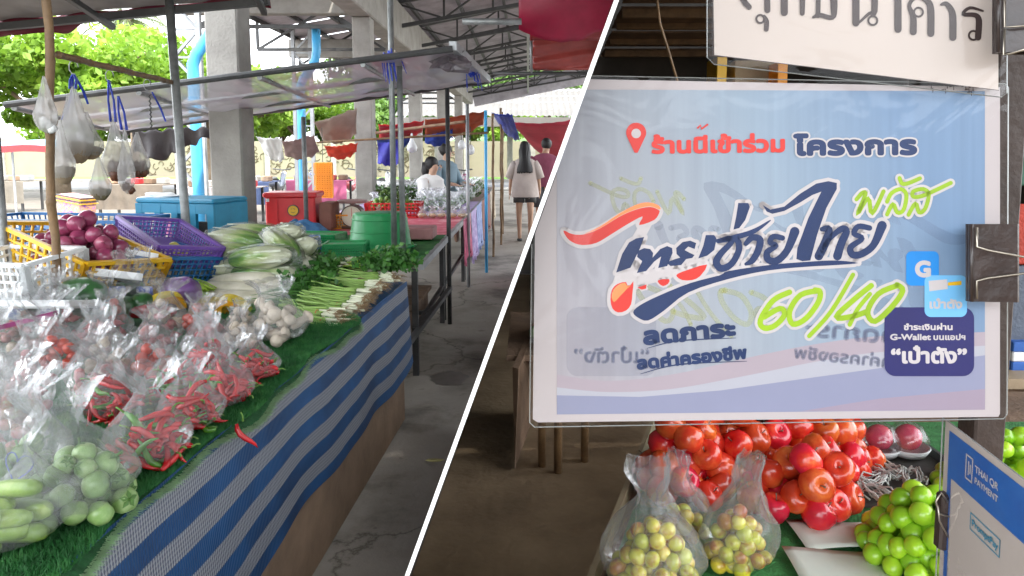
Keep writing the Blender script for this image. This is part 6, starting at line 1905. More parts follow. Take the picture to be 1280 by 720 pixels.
eg = MB().tube([L(*p, .0024, SD) for p in ((cut(95), 95.5), (1254, 105.5), (1258, 110), (1256.5, 517), (1252, 522.5), (668, 533), (662, 527), (cut(302), 305))], .0005, 5)
eg.build('laminate_edge', edge_m, sg)

def pa(pts): return [(700 + x / 4, 230 + y / 4) for (x, y) in pts]
def pb(pts): return [(860 + x / 4, 210 + y / 4) for (x, y) in pts]
def pc_(pts): return [(1050 + x / 6.095, 200 + y / 6.095) for (x, y) in pts]
def pd(pts): return [(780 + x / 3.657, 340 + y / 3.657) for (x, y) in pts]
GR = M['green_pr']; NV = M['navy_pr']
def artwork(pr, ghost=False):
    z0 = .00046 if ghost else .00078
    z1, z2 = z0 + .00005, z0 + .0001
    gg = M['ghost_green'] if ghost else GR
    E = 4.5
    pr.poly(pa([(18, 232), (60, 250), (120, 252), (200, 222), (300, 162), (380, 128), (450, 115), (492, 130), (495, 145), (470, 180), (395, 205), (412, 162), (330, 205), (250, 255), (180, 295), (110, 305), (60, 290), (30, 262)]), M['red_pr'], z1, 'print_swoosh', 3, E * 2)
    if not ghost:
        pr.poly(pa([(470, 182), (395, 205), (345, 292), (280, 443), (250, 530), (362, 545), (400, 440), (402, 320), (428, 262)]), M['white_pr'], z1 - .00012, 'print_outline')
        pr.poly(pa([(383, 440), (605, 400), (690, 370), (740, 358), (736, 402), (590, 447), (545, 478), (432, 502), (386, 517)]), M['white_pr'], z1 - .00012, 'print_outline')
        pr.poly(pa([(120, 250), (200, 212), (300, 145), (385, 102), (440, 92), (490, 106), (500, 128), (450, 112), (380, 126), (300, 160), (200, 221)]), M['orange_pr'], z1 + .00003, 'print_swoosh', 3)
    pr.poly(pa([(420, 265), (400, 320), (352, 418), (280, 443), (310, 350), (345, 292), (380, 272)]), NV, z1, 'print_letter', 0, E * 2)
    pr.poly(pa([(383, 445), (410, 385), (385, 365), (388, 335), (420, 320), (450, 325), (465, 345), (462, 368), (500, 325), (535, 310), (560, 320), (562, 345), (535, 410), (490, 420), (505, 362), (470, 388), (430, 435)]), NV, z1, 'print_letter', 0, E * 2)
    pr.poly(pa([(552, 410), (530, 392), (575, 375), (600, 368), (582, 350), (580, 320), (612, 290), (650, 283), (680, 295), (672, 325), (640, 313), (622, 330), (650, 345), (672, 355), (660, 370), (630, 375), (605, 405)]), NV, z1, 'print_letter', 0, E * 2)
    pr.poly(pa([(728, 255), (770, 255), (782, 275), (770, 330), (735, 358), (690, 372), (715, 310)]), NV, z1, 'print_letter', 0, E * 2)
    pr.poly(pa([(735, 402), (700, 460), (660, 480), (610, 480), (583, 462), (590, 447), (650, 425)]), M['red_pr'], z1, 'print_drop', 2, E * 2)
    pr.poly(pa([(490, 480), (545, 475), (540, 498), (515, 510), (495, 498)]), M['red_pr'], z1, 'print_drop', 2, E)
    pr.poly(pa([(386, 517), (432, 502), (430, 522), (408, 528)]), M['red_pr'], z1, 'print_drop', 0, E)
    pr.poly(pa([(366, 486), (362, 540), (355, 600), (330, 632), (290, 642), (262, 622), (252, 580), (258, 530), (285, 500), (330, 490), (340, 520)]), M['red_pr'], z1, 'print_drop', 2, E * 2)
    if not ghost:
        pr.poly(pa([(352, 505), (300, 560), (270, 590), (258, 565), (266, 530), (292, 504), (325, 494), (340, 520)]), M['orange_pr'], z1 + .00004, 'print_drop', 2)
    big = pa([(365, 640), (400, 605), (500, 555), (650, 495), (800, 455)]) + pb([(200, 515), (400, 485), (600, 468), (740, 462), (850, 475), (740, 485), (600, 493), (400, 512), (200, 555), (0, 622)]) + pa([(520, 632), (440, 682), (390, 668)])
    pr.poly(big, NV, z1, 'print_swoosh', 3, E * 1.8)
    pr.poly(pb([(250, 175), (300, 175), (308, 195), (285, 260), (255, 300), (226, 308), (240, 240)]), NV, z1, 'print_letter', 0, E * 2)
    for (pts, w_) in ((([(160, 362), (205, 352), (215, 372), (165, 425), (140, 470), (165, 502), (215, 480), (250, 420), (252, 375), (235, 352)], [5, 7, 7, 8, 9, 9, 8, 8, 8, 7])),
                      (([(150, 365), (240, 345), (330, 315), (410, 262)], [6, 7, 6, 1.5])),
                      (([(288, 378), (320, 348), (358, 358), (350, 410), (320, 462), (288, 480)], [6, 8, 9, 9, 8, 4])),
                      (([(470, 350), (425, 343), (408, 372), (440, 388), (395, 420), (400, 458), (445, 462), (495, 410), (532, 318)], [7, 7, 7, 6, 8, 9, 9, 9, 12])),
                      (([(668, 306), (702, 306), (690, 360), (652, 440)], [6, 9, 11, 11])), (([(652, 440), (700, 360), (765, 305), (790, 318), (765, 375), (745, 440)], [5, 6, 8, 9, 10, 11])),
                      (([(905, 300), (850, 292), (828, 328), (870, 352), (812, 395), (820, 432), (865, 430), (925, 385), (968, 288)], [7, 7, 7, 6, 8, 9, 9, 9, 12]))):
        pr.stroke(pb(pts), w_, NV, z1, 'print_letter', 5, E * 2)
    pr.poly(pb([(372, 185), (410, 208), (480, 193), (560, 128), (640, 78), (700, 66), (742, 75), (742, 105), (690, 200), (645, 330), (610, 462), (570, 466), (540, 455), (545, 400), (600, 250), (665, 118), (620, 135), (560, 172), (480, 215), (420, 229), (392, 218)]), NV, z1, 'print_letter', 0, E * 2)
    for pts in ([(122, 300), (168, 250), (190, 264), (128, 415), (212, 290), (240, 410), (328, 240)], [(355, 415), (400, 335), (432, 400), (480, 380), (502, 270), (462, 222), (390, 252), (355, 318)],
                [(450, 138), (470, 180), (520, 176), (605, 140)], [(518, 418), (572, 330), (598, 400), (645, 370), (672, 262), (630, 222), (555, 240), (556, 280), (640, 268), (840, 175)]):
        pr.stroke(pc_(pts), 5.2, gg, z2, 'print_letter', 4, 6)
    for pts in ([(755, 92), (680, 130), (622, 220), (640, 256), (690, 243), (732, 195), (712, 166), (640, 205)], [(890, 85), (805, 105), (755, 180), (770, 238), (830, 212), (885, 140), (895, 92), (872, 82)],
                [(1045, 12), (945, 180), (845, 292)], [(1128, 62), (1050, 125), (968, 205), (1040, 203), (1110, 180)], [(1122, 100), (1065, 170), (1030, 240)], [(1245, 62), (1160, 100), (1112, 180), (1145, 225), (1225, 155), (1272, 85), (1245, 58)]):
        pr.stroke(pd(pts), 7 if len(pts) != 3 else 5.5, gg, z2, 'print_letter', 4, 7)
    # lettering
    if ghost:
        pr.text('ลดภาระ', 804, 430, 920, 419, 27, NV, z2, bold=1.9)
        pr.text('ลดค่าครองชีพ', 796, 461, 934, 447, 19.5, NV, z2, bold=1.35)
        pr.rrect(1105, 384, 1217, 470, 14, NV, z1)
        pr.text('“เป๋าตัง”', 1113, 453, 1208, 453, 24, M['white_pr'], z2, bold=1.2)
        return
    pr.text('ร้านนีเข้าร่วม', 814, 191, 981, 189, 25.5, M['red_pr'], z2, bold=1.5)
    pr.stroke([(872, 160), (875, 157), (877, 161), (884, 156)], 2.4, M['red_pr'], z2 + .00005, 'tone_mark')
    pr.text('โครงการ', 991, 193, 1146, 192, 29, NV, z2, bold=2.2, outline=2.2)
    pr.text('ลดภาระ', 804, 430, 920, 419, 27, NV, z2, bold=1.9)
    pr.text('ลดค่าครองชีพ', 796, 461, 934, 447, 19.5, NV, z2, bold=1.35)
    pr.stroke(pd([(105, 348), (250, 314), (510, 301)]), [.6, 1.8, .6], NV, z2, 'print_underline', 5)
    pr.stroke(pd([(75, 465), (250, 422), (560, 407)]), [.6, 1.8, .6], NV, z2, 'print_underline', 5)
    # location pin
    pin = [(795 + 12.5 * cos(R(a)), 166 + 12.5 * sin(R(a))) for a in range(160, 381, 10)] + [(797, 191), (793, 191)]
    pr.poly([(x, y) for (x, y) in pin], M['red_pr'], z1, 'location_pin')
    pr.poly([(795 + 6 * cos(k * pi / 10), 167 + 6 * sin(k * pi / 10)) for k in range(20)], M['white_pr'], z1 + .00006, 'pin_hole')
    # wallet boxes
    pr.rrect(1105, 384, 1217, 470, 14, M['navy2_pr'], z1)
    pr.text('ชำระเงินผ่าน', 1129, 412, 1190, 412, 9.5, M['white_pr'], z2, bold=.45)
    pr.text('G-Wallet', 1112, 424.5, 1163, 424.5, 10, M['white_pr'], z2, bold=.45)
    pr.text('บนแอปฯ', 1166, 424.5, 1206, 424.5, 9.5, M['white_pr'], z2, bold=.4)
    pr.text('“เป๋าตัง”', 1113, 453, 1208, 453, 24, M['white_pr'], z2, bold=1.2)
    pr.rrect(1132, 314, 1173, 357, 7, mat('sky_blue_print', (.01, .22, .62), .4, .1, 8, 0), z1 + .00002)
    pr.text('G', 1143, 345, 1163, 345, 26, M['white_pr'], z2, bold=1.6)
    pr.rrect(1155, 344, 1208, 396, 8, mat('light_blue_print', (.16, .45, .75), .4, .1, 8, 0), z2 - .00002)
    pr.text('เป๋าตัง', 1161, 385, 1202, 385, 14, M['white_pr'], z2 + .0001, bold=.7)
    pr.poly([(1160, 351), (1183, 349), (1184, 361), (1161, 364)], M['white_pr'], z2 + .0001, 'card_icon')
    pr.poly([(1184, 353), (1201, 351), (1201, 356), (1184, 357)], M['yellow'], z2 + .0001, 'coin_icon')
# waves at the bottom of the print
Pn = Print(sg, SD)
wv = [(696, 468), (760, 476), (840, 468), (930, 448), (1020, 430), (1100, 420), (1231, 415)]
Pn.poly(cat_open(wv, 1, 5)[0] + cat_open([(1231, 432), (1100, 440), (1020, 452), (930, 470), (840, 486), (760, 490), (696, 484)], 1, 5)[0], mat('pink_wave_print', (.37, .31, .35), .5, .05, 5, 0), .00032, 'print_wave')
Pn.poly(cat_open([(696, 484), (760, 490), (840, 486), (930, 470), (1020, 452), (1100, 440), (1231, 432)], 1, 5)[0] + [(1231, 450), (1100, 462), (1000, 478), (900, 492), (800, 500), (696, 498)], mat('pale_wave_print', (.38, .38, .43), .5, .05, 5, 0), .00034, 'print_wave')
Pn.poly([(696, 494), (800, 496), (900, 488), (1000, 474), (1100, 460), (1231, 444), (1231, 512), (696, 518)], mat('lilac_wave_print', (.24, .25, .36), .5, .05, 5, 0), .00036, 'print_wave')
Pn.poly([(1000, 514), (1100, 498), (1231, 486), (1231, 512)], mat('rose_wave_print', (.31, .25, .32), .5, .05, 5, 0), .00038, 'print_wave')
artwork(Print(sg, SD, True), True)
artwork(Print(sg, SD))

# upper sign
D2 = .618
s2 = sign_root('bank_sign', D2, 'laminated cream sign with large dark Thai letters above the blue sign')
top_y = -60
flat(s2, [(891, top_y), (1248, top_y), (1248, 113), (893, 69)], M['paper2'], 0, D2, 'paper', th=.0006)
flat(s2, [(883, top_y), (1257, top_y), (1257, 117), (1250, 122), (892, 81), (883, 72)], M['laminate'], .0016, D2, 'laminate')
MB().tube([L(*p, .0018, D2) for p in ((883, top_y), (883, 72), (892, 81), (1250, 122), (1257, 117), (1257, top_y))], .0005, 5).build('laminate_edge', edge_m, s2)
P2 = Print(s2, D2)
dk = mat('dark_brown_print', (.035, .018, .016), .45, .1, 8, 0)
P2.stroke([(891, -60), (891, 69)], .8, dk, .0005, 'print_line'); P2.stroke([(891, 69), (1248, 113)], .8, dk, .0005, 'print_line')
def ch2(pts, w_=9, sm=4): P2.stroke(pts, w_, dk, .0007, 'letter', sm)
def ring(cx, cy, r, w_=2.6): P2.stroke([(cx + r * cos(k * pi / 8), cy + r * sin(k * pi / 8)) for k in range(17)], w_, dk, .0008, 'letter')
ch2([(925, -30), (926, -5), (936, 9)], 7); ch2([(958, -30), (959, 13)], 7.5); ch2([(957, -28), (940, -22), (930, 6)], 3.5)
ring(950, 24, 5); ch2([(955, 20), (958, 27), (957.5, 37)], [3, 6, 6])
ch2([(980, -28), (980, 16)], 9); ch2([(1003, -30), (1002.5, 17)], [9, 6]); ch2([(982, -26), (992, -32), (1004, -24)], 6)
ch2([(1016, 22), (1024, 19), (1040, 22), (1042, 8), (1041, -28)], [3, 6, 6, 9, 9]); ch2([(1022, 20), (1023, -26)], 6)
ch2([(1069.5, -30), (1069.5, 29)], 9); ring(1090.5, 26, 5.6); ch2([(1092, -30), (1092.5, 14), (1086, 17), (1074, 28)], [9, 8, 4, 3])
ch2([(1108, -22), (1114, -27), (1121, -20), (1122, 37)], [3, 5, 9, 9])
ring(1147.5, 15.5, 5.6); ch2([(1141, 40), (1141, 22), (1136, 8), (1141, -1), (1150, -3), (1160, 3), (1163, 14), (1163, 42)], [9, 8, 5, 5, 6, 8, 9, 9])
ch2([(1176, 6), (1182, 5), (1188, 12), (1190.5, 22), (1190.5, 47)], [3, 6, 8, 9, 9])
ring(1216, 44.5, 5.6); ch2([(1222, 47), (1223, 26), (1218, 19), (1203, 18), (1212, 10), (1228, 14)], [8, 8, 6, 4.5, 4, 2.5])
# handwriting on the top edge of the blue sign
hw = Print(sg, SD)
for (x, y) in ((1160, 108), (1162, 113), (1180, 108), (1178, 114), (1188, 110), (1203, 110), (1207, 114), (1212, 111), (1210, 117)):
    hw.stroke([(x - 3, y - 1), (x + 2, y - 2), (x + 2, y + 3)], 1.1, dk, .0026, 'handwriting')

# post and clips
pz = atY(1234, 600, .70)
post = root('sign_post', (pz.x, .715, 0), 'dark brown square post the signs are clipped to', 'post')
MB().box((0, 0, 1.15), (.031, .031, 2.3), bev=.002).build('shaft', mat('dark_post', (.045, .03, .024), .6, .3, 9, .2), post)
MB().box((0, 0, .01), (.2, .2, .02)).build('foot', M['steel_dark'], post)
clipm = mat('clip_black', (.030, .018, .015), .35, .3, 30, .1, coat=.3)
wirem = mat('clip_wire', (.40, .36, .30), .3, .15, 20, 0, metal=.9)
def clip(cx, cy, w_, h_, d, label, handles, tilt=0):
    r_ = sign_root('binder_clip', d, label, 'clip')
    r_['group'] = 'binder clips on the signs'
    c = L(cx, cy, .004, d)
    s_ = d / F
    g = MB()
    W_, H_ = w_ * s_, h_ * s_
    prof = [(-W_ / 2, .0), (-W_ / 2, .002), (W_ / 2 - .002, .009), (W_ / 2, .008), (W_ / 2, -.006), (W_ / 2 - .002, -.007), (-W_ / 2, -.003), (-W_ / 2, -.001), (W_ / 2 - .003, -.004), (W_ / 2 - .003, .006)]
    n = len(prof)
    g.add([c + V((x, yy, z)) for yy in (-H_ / 2, H_ / 2) for (x, z) in prof], [(i, (i + 1) % n, n + (i + 1) % n, n + i) for i in range(n)] + [(0, 1, 2, 9), (9, 2, 3, 4), (8, 9, 4, 5), (7, 8, 5, 6), (n, n + 9, n + 2, n + 1), (n + 9, n + 4, n + 3, n + 2), (n + 8, n + 5, n + 4, n + 9), (n + 7, n + 6, n + 5, n + 8)])
    MB().tube([c + V((-W_ / 2 + .001, -H_ / 2, .0035)), c + V((-W_ / 2 + .001, H_ / 2, .0035))], .0014, 8).build('lip', clipm, r_, smooth=True)
    g.build('body', clipm, r_)
    for pts in handles:
        MB().tube([L(x, y, .010 + zz, d) for (x, y, zz) in pts], .0009, 8).build('wire_handle', wirem, r_, smooth=True)
    return r_
clip(1234, 328, 56, 96, .615, 'brown black binder clip gripping the right edge of the blue sign', [[(1212, 284, .0), (1212, 308, 0), (1222, 312, .004), (1270, 322, .012), (1300, 330, .016)], [(1212, 372, 0), (1212, 350, 0), (1222, 346, .004), (1270, 338, .012), (1300, 330, .016)]])
clip(1262, 18, 46, 100, .60, 'black binder clip at the top right corner of the cream sign', [[(1246, -25, .0), (1246, 38, 0), (1256, 39, .004), (1310, 37, .012)], [(1246, 40, 0), (1245, 72, .0), (1252, 71, 0), (1290, 60, .004)]])

# QR payment board, turned toward the post
Pa, Pb = atY(1182, 525, .62), atY(1282, 601, .507)
ud = (Pb - Pa).normalized()
q3 = root('payment_board', Pa, 'blue topped laminated payment board turned edgewise below the signs', 'sign')
dn_ = V((.008, -.012, -1)).normalized()
def PB(u, v, k=0):
    nr = dn_.cross(ud).normalized()
    if nr.x > 0: nr = -nr
    return ud * u + dn_ * v + nr * k
def quadp(u0, v0, u1, v1, m, k, name):
    return MB().add([PB(u0, v0, k), PB(u1, v0, k), PB(u1, v1, k), PB(u0, v1, k)], [(0, 1, 2, 3)]).build(name, m, q3)
g = MB()
c8 = [PB(0, 0, 0), PB(.21, 0, 0), PB(.21, .29, 0), PB(0, .29, 0)]
g.add(c8 + [p + PB(0, 0, -.0015) for p in c8], [(0, 1, 2, 3), (7, 6, 5, 4), (0, 4, 5, 1), (1, 5, 6, 2), (2, 6, 7, 3), (3, 7, 4, 0)])
g.build('board', M['paper2'], q3)
bm_ = mat('board_blue_print', (.01, .10, .38), .35, .25, 14, 0, stops=[(.3, (.008, .09, .36)), (.6, (.02, .14, .45)), (.72, (.12, .10, .45))])
quadp(.008, .006, .203, .047, bm_, .0005, 'blue_header')
quadp(.008, .047, .014, .28, bm_, .0005, 'blue_margin')
def qtext(body, u0, v0, width, m, bold=.0002, box=None):
    cu = bpy.data.curves.new('t', 'FONT'); cu.body = body; cu.size = 1
    o = bpy.data.objects.new('t', cu); COL.objects.link(o); bpy.context.view_layer.update()
    me = bpy.data.meshes.new_from_object(o.evaluated_get(bpy.context.evaluated_depsgraph_get())); bpy.data.objects.remove(o)
    vs = [tuple(v.co) for v in me.vertices]; fs = [tuple(p.vertices) for p in me.polygons]
    k = width / (max(v[0] for v in vs) - min(v[0] for v in vs))
    g = MB()
    for i, (a, b) in enumerate(((0, 0), (bold, 0), (0, bold), (-bold, 0), (0, -bold))):
        g.add([PB(u0 + v[0] * k + a, v0 - v[1] * k + b, .0008 + i * .00001) for v in vs], fs)
    g.build('lettering', m, q3)
qtext('THAI QR', .050, .0235, .032, M['white_pr']); qtext('PAYMENT', .050, .033, .032, M['white_pr'])
for (u0, v0, u1, v1) in ((.036, .014, .047, .0155), (.036, .034, .047, .0355), (.036, .014, .0375, .0355), (.0455, .014, .047, .0355), (.040, .019, .0415, .031), (.0425, .021, .044, .029)):
    quadp(u0, v0, u1, v1, M['white_pr'], .0009, 'logo_mark')
tl = mat('teal_print', (.03, .25, .38), .4, .1, 6, 0)
for (u0, v0, u1, v1) in ((.046, .060, .088, .061), (.046, .074, .088, .075), (.046, .060, .047, .075), (.087, .060, .088, .075)):
    quadp(u0, v0, u1, v1, tl, .0006, 'logo_frame')
qtext('PromptPay', .049, .070, .036, tl)
MB().add([PB(-.001, -.002, .0018), PB(.212, -.002, .0018), PB(.212, .292, .0018), PB(-.001, .292, .0018)], [(0, 1, 2, 3)]).build('laminate', M['laminate'], q3)
MB().tube([Pa - Pa + PB(-.001, .293, .002), PB(-.001, -.002, .002), PB(.212, -.002, .002)], .0006, 5).build('laminate_edge', edge_m, q3)
r_ = root('binder_clip', Pa + PB(0, .09), 'small dark binder clip with looped wire on the left edge of the payment board', 'clip', 'binder clips on the signs')
MB().box((.001, -.006, 0), (.016, .012, .052), bev=.002).build('body', clipm, r_)
MB().tube([(-.002, -.012, .02), (-.010, -.014, .030), (-.014, -.014, .022), (-.010, -.013, .010), (.004, -.013, .006)], .0009, 8).build('wire_handle', wirem, r_, smooth=True)
MB().tube([(-.012, -.014, .018), (-.010, -.014, .004), (.002, -.013, -.016)], .0008, 8).build('wire_handle', wirem, r_, smooth=True)
MB().tube([(.0055, -.0135, -.026), (.0055, -.0135, .027)], .0016, 8).build('lip', clipm, r_, smooth=True)

# ---- fruit table
TF = .70
ea, eb = atZ(738, 735, TF), atZ(818, 528, TF)
ft2 = root('fruit_table', (1.2, 1.9, 0), 'low fruit table covered in turf, papers and fruit piles', 'table')
o2 = V((1.2, 1.9, 0))
ex = lambda y: ea.x + (eb.x - ea.x) * (y - ea.y) / (eb.y - ea.y)
pts = [V((ex(1.1), 1.1, 0)), V((2.6, 1.1, 0)), V((2.6, 2.5, 0)), V((ex(2.5), 2.5, 0))]
MB().add([p + V((0, 0, TF - .03)) - o2 for p in pts] + [p + V((0, 0, TF - .002)) - o2 for p in pts], [(3, 2, 1, 0), (4, 5, 6, 7), (0, 1, 5, 4), (1, 2, 6, 5), (2, 3, 7, 6), (3, 0, 4, 7)]).build('tabletop', M['wood'], ft2)
for (x, y) in ((ex(1.2) + .05, 1.2), (2.5, 1.2), (2.5, 2.4), (ex(2.4) + .05, 2.4)):
    MB().box(V((x, y, .335)) - o2, (.05, .05, .67)).build('leg', M['wood'], ft2)
MB().beam(V((ex(1.1) + .005, 1.1, TF + .015)) - o2, V((ex(2.3) + .005, 2.3, TF + .015)) - o2, .012, .05).build('edge_lip', mat('tan_edge', (.30, .24, .15), .6, .2, 8, .1), ft2)
tff = MB().grid(lambda u, v: V((ex(1.1 + 1.1 * v) + .03 + 1.9 * u, 1.1 + 1.1 * v, TF + .002 + .004 * noise.noise(V((u * 9, v * 9, 7))))), 30, 20)
tag(tff.build('turf_cover', mat('bright_turf', (.04, .20, .05), .9, .3, 40, .5, 160), smooth=True), 'green turf laid under the fruit bags', 'turf mat')
bt = root('black_tray', atZ(1112, 598, TF + .006), 'black paper covered tray behind the green fruit', 'tray')
MB().box((0, 0, 0), (.36, .30, .012), bev=.004).build('base', M['board'], bt)
for s in (-1, 1):
    MB().box((s * .185, 0, .01), (.01, .32, .03)).build('rim', M['steel_dark'], bt)
# papers
wp = mat('paper_white', (.72, .76, .68), .7, .04, 5, .05)
for (px, py, w_, h_, rz, lab) in ((1045, 668, .18, .12, .05, 'white paper sheet in front of the apples'), (1052, 708, .20, .13, -.02, 'white paper sheet at the bottom edge by the green fruit')):
    q = atZ(px, py, TF + .010 + (.004 if py > 700 else 0))
    tag(MB().grid(lambda u, v: V(((u - .5) * w_, (v - .5) * h_, .006 * sin(u * 3 + v * 2))), 8, 6).build('paper_sheet', wp, smooth=True, loc=q, rot=(0, 0, rz), solid=.0005), lab, 'paper', 'white papers on the fruit table')
# apples
apm = mat('apple_skin', (.60, .05, .02), .22, .3, 9, .02, stops=[(.25, (.36, .010, .012)), (.48, (.60, .030, .015)), (.62, (.74, .12, .03)), (.76, (.85, .36, .10))], coat=.25, sss=.05, shade=.18, hue=.015)
ap_me = []
for k in range(3):
    prof = [(.001, -.029), (.008, -.031), (.020, -.031), (.031, -.019), (.037, .001), (.035, .019), (.025, .030), (.012, .031), (.004, .025), (.001, .022)]
    ap_me.append(MB().lathe(prof, 18, sx=1 + .04 * k).mesh('apple_body', apm, True))
apst = MB().tube([(0, 0, .022), (.002, 0, .032), (.005, 0, .040)], [.0015, .0013, .002], 5).mesh('apple_stem', barkm, True)
al = {0: 'red apple in the tall pile nearest the table edge', 1: 'red apple in the second tall pile', 2: 'red orange apple in the middle pile', 3: 'red apple in the pile right of the middle', 4: 'orange red apple in the low pile by the black tray', 5: 'red apple in the front cluster above the white paper'}
cap_ = 0
for k, (px, py, rx, ry, h_, n_) in enumerate(((855, 612, .10, .12, .25, 38), (905, 600, .10, .12, .24, 34), (955, 585, .11, .12, .22, 34), (1012, 590, .12, .12, .20, 34), (1050, 585, .08, .11, .13, 20), (1005, 640, .125, .09, .16, 26))):
    c = atZ(px, py, TF + .006)
    for p in heap(c, rx, ry, h_, .070, n_, 100 + k, .95):
        r_ = root('apple', p, al[k], 'apple', 'apples on the fruit table', (U(-1, 1), U(-1, 1), U(0, 6)))
        inst('body', ap_me[rnd.randrange(3)], (0, 0, 0), parent=r_, sc=U(.92, 1.08))
        inst('stem', apst, (0, 0, 0), parent=r_)
# jujube bags
jum = mat('jujube_skin', (.45, .38, .04), .3, .3, 18, .02, stops=[(.30, (.22, .06, .015)), (.44, (.40, .20, .02)), (.52, (.55, .50, .04)), (.65, (.62, .62, .06)), (.8, (.50, .14, .03))], coat=.4, shade=.2, hue=.03)
ju_me = MB().ball((0, 0, 0), .0155, 12, 9, .05, 3, (1, 1, 1.12)).mesh('jujube_body', jum, True)
fb = [bag_mesh(301, .080, .235, .35), bag_mesh(302, .105, .25, .35), bag_mesh(303, .07, .17, .35)]
for k, (px, py, sc__, n_, rr, hh_, lab, l2) in enumerate(((921, 706, 1.0, 95, .060, .115, 'clear bag of yellow jujubes before the apples', 'yellow brown jujube in the bag before the apples'), (815, 735, 1.0, 130, .085, .13, 'big clear bag of jujubes at the table corner', 'yellow brown jujube in the big corner bag'), (850, 668, 1.0, 30, .055, .06, 'clear bag of reddish jujubes between the two others', 'reddish jujube in the bag by the tall apple pile'))):
    c = atZ(px, py, TF + .008)
    place_bag(c, lab, 'fruit bags on the fruit table', sc__, me=fb[k])
    for p in heap(c, rr, rr * .8, hh_, .031, n_, 120 + k, .92):
        tag(inst('jujube', ju_me, p, (U(0, 6), U(0, 6), 0), U(.9, 1.12)), l2, 'jujube', 'jujubes in bag ' + ('one', 'two', 'three')[k])
# green fruit heap
gfm2 = mat('bright_green_fruit', (.32, .58, .02), .28, .2, 8, .02, stops=[(.3, (.22, .48, .01)), (.6, (.38, .64, .03)), (.85, (.55, .74, .10))], coat=.3, sss=.1, shade=.15, hue=.01)
gf_me = MB().ball((0, 0, 0), .021, 14, 10, .04, 3, (1, 1, 1.08)).mesh('green_fruit_body', gfm2, True)
hpts = heap(atZ(1158, 705, TF + .006), .11, .15, .15, .041, 100, 141, .92)
for p in hpts:
    tag(inst('green_fruit', gf_me, p, (U(0, 6), U(0, 6), 0), U(.9, 1.1)), 'bright green round fruit in the heap by the payment board', 'fruit', 'bright green fruit heap')
for p in heap(atZ(1262, 622, TF + .006), .16, .14, .16, .041, 90, 142, .92):
    tag(inst('green_fruit', gf_me, p, (U(0, 6), U(0, 6), 0), U(.9, 1.1)), 'bright green round fruit behind the dark post', 'fruit', 'green fruit behind the post')
# pink fruit in foam trays, foam nets
pkm = mat('pink_fruit_skin', (.62, .06, .12), .25, .3, 9, .02, stops=[(.3, (.50, .02, .10)), (.6, (.72, .12, .12)), (.8, (.85, .42, .12))], coat=.4)
pk_me = MB().ball((0, 0, 0), .036, 16, 12, .04, 3, (1, 1, .95)).mesh('pink_fruit_body', pkm, True)
for k, (px, lab) in enumerate(((1098, 'white foam tray with filmed pink fruit, left one'), (1134, 'white foam tray with filmed pink fruit, right one'))):
    c = atZ(px, 566, TF + .02)
    r_ = root('foam_tray', c, lab, 'tray', 'foam trays of pink fruit')
    MB().lathe([(.001, 0), (.045, 0), (.056, .02), (.053, .022), (.042, .005)], 24, sx=1.05).build('tray', M['white_pl'], r_, smooth=True)
    MB().lathe([(.056, .022), (.053, .05), (.035, .078), (.003, .09)], 24).build('film', M['film'], r_, smooth=True)
    tag(inst('pink_fruit', pk_me, c + V((0, 0, .045)), (U(0, 6), 0, 0), 1), 'glossy pink fruit in the ' + ('left' if k == 0 else 'right') + ' foam tray', 'fruit', 'pink fruit in foam trays')
nm2 = mat('foam_net', (.55, .55, .52), .7, .1, 5, 0)
for k, (px, py, lab) in enumerate(((1105, 588, 'empty white foam net on the black tray, left'), (1140, 598, 'empty white foam net on the black tray, right'), (1098, 618, 'empty white foam net near the front of the black tray'), (1088, 600, 'empty foam net beside the low apple pile'))):
    c = atZ(px, py, TF + .03)
    g = MB()
    for j in range(9):
        a0 = U(0, 6)
        g.tube([V((U(-.004, .004) + .045 * cos(a0 + t * .55), .022 * sin(a0 + t * .55) + (j - 4) * .003, .010 * sin(t * 2 + j) + U(0, .01))) for t in range(9)], .0022, 4)
    tag(g.build('foam_net', nm2, smooth=True, loc=c, rot=(0, 0, U(0, 3))), lab, 'foam net', 'empty foam nets')
# counter behind the apples
ct = root('back_counter', (2.2, 2.95, 0), 'beige boarded counter behind the fruit table', 'counter')
MB().box((0, 0, .66), (2.4, .5, .04)).build('top', mat('beige_top', (.34, .26, .17), .6, .15, 6, .1), ct)
MB().box((0, -.2, .32), (2.3, .03, .63)).build('front_panel', M['wood'], ct)
MB().box((0, .2, .32), (2.3, .03, .63)).build('back_panel', M['wood'], ct)
# right sliver behind the post
def placard(px0, py0, px1, py1, Y, m, name, label, cat_='cloth'):
    a, b = atY(px0, py0, Y), atY(px1, py1, Y)
    return tag(MB().box(((a.x + b.x) / 2, Y, (a.z + b.z) / 2), (abs(b.x - a.x), .03, abs(a.z - b.z)), bev=.005).build(name, m), label, cat_)
placard(1250, 150, 1330, 232, 2.9, mat('deep_green_board', (.01, .09, .05), .5, .2, 5, .1), 'green_placard', 'deep green board seen right of the signs', 'board')
placard(1250, 255, 1330, 330, 2.88, mat('red_cloth2', (.42, .04, .02), .7, .3, 5, .3), 'red_cloth', 'red cloth hanging right of the big sign')
placard(1250, 332, 1330, 430, 2.87, mat('grey_blue_cloth', (.10, .12, .16), .7, .3, 5, .3), 'grey_cloth', 'dark grey blue cloth under the red one')
ss_ = root('striped_bag', atY(1285, 460, 2.86), 'blue and white striped sack beside the binder clip', 'bag')
for k in range(6):
    MB().box((0, 0, .10 - k * .04), (.20, .10, .039), bev=.004).build('stripe', M['white_pl'] if k % 2 else mat('sack_blue', (.03, .12, .42), .6, .2, 6, .1), ss_)
rk2 = root('display_rack', (2.15, 3.0, 0), 'dark rack behind the post carrying cloths and a green board', 'rack')
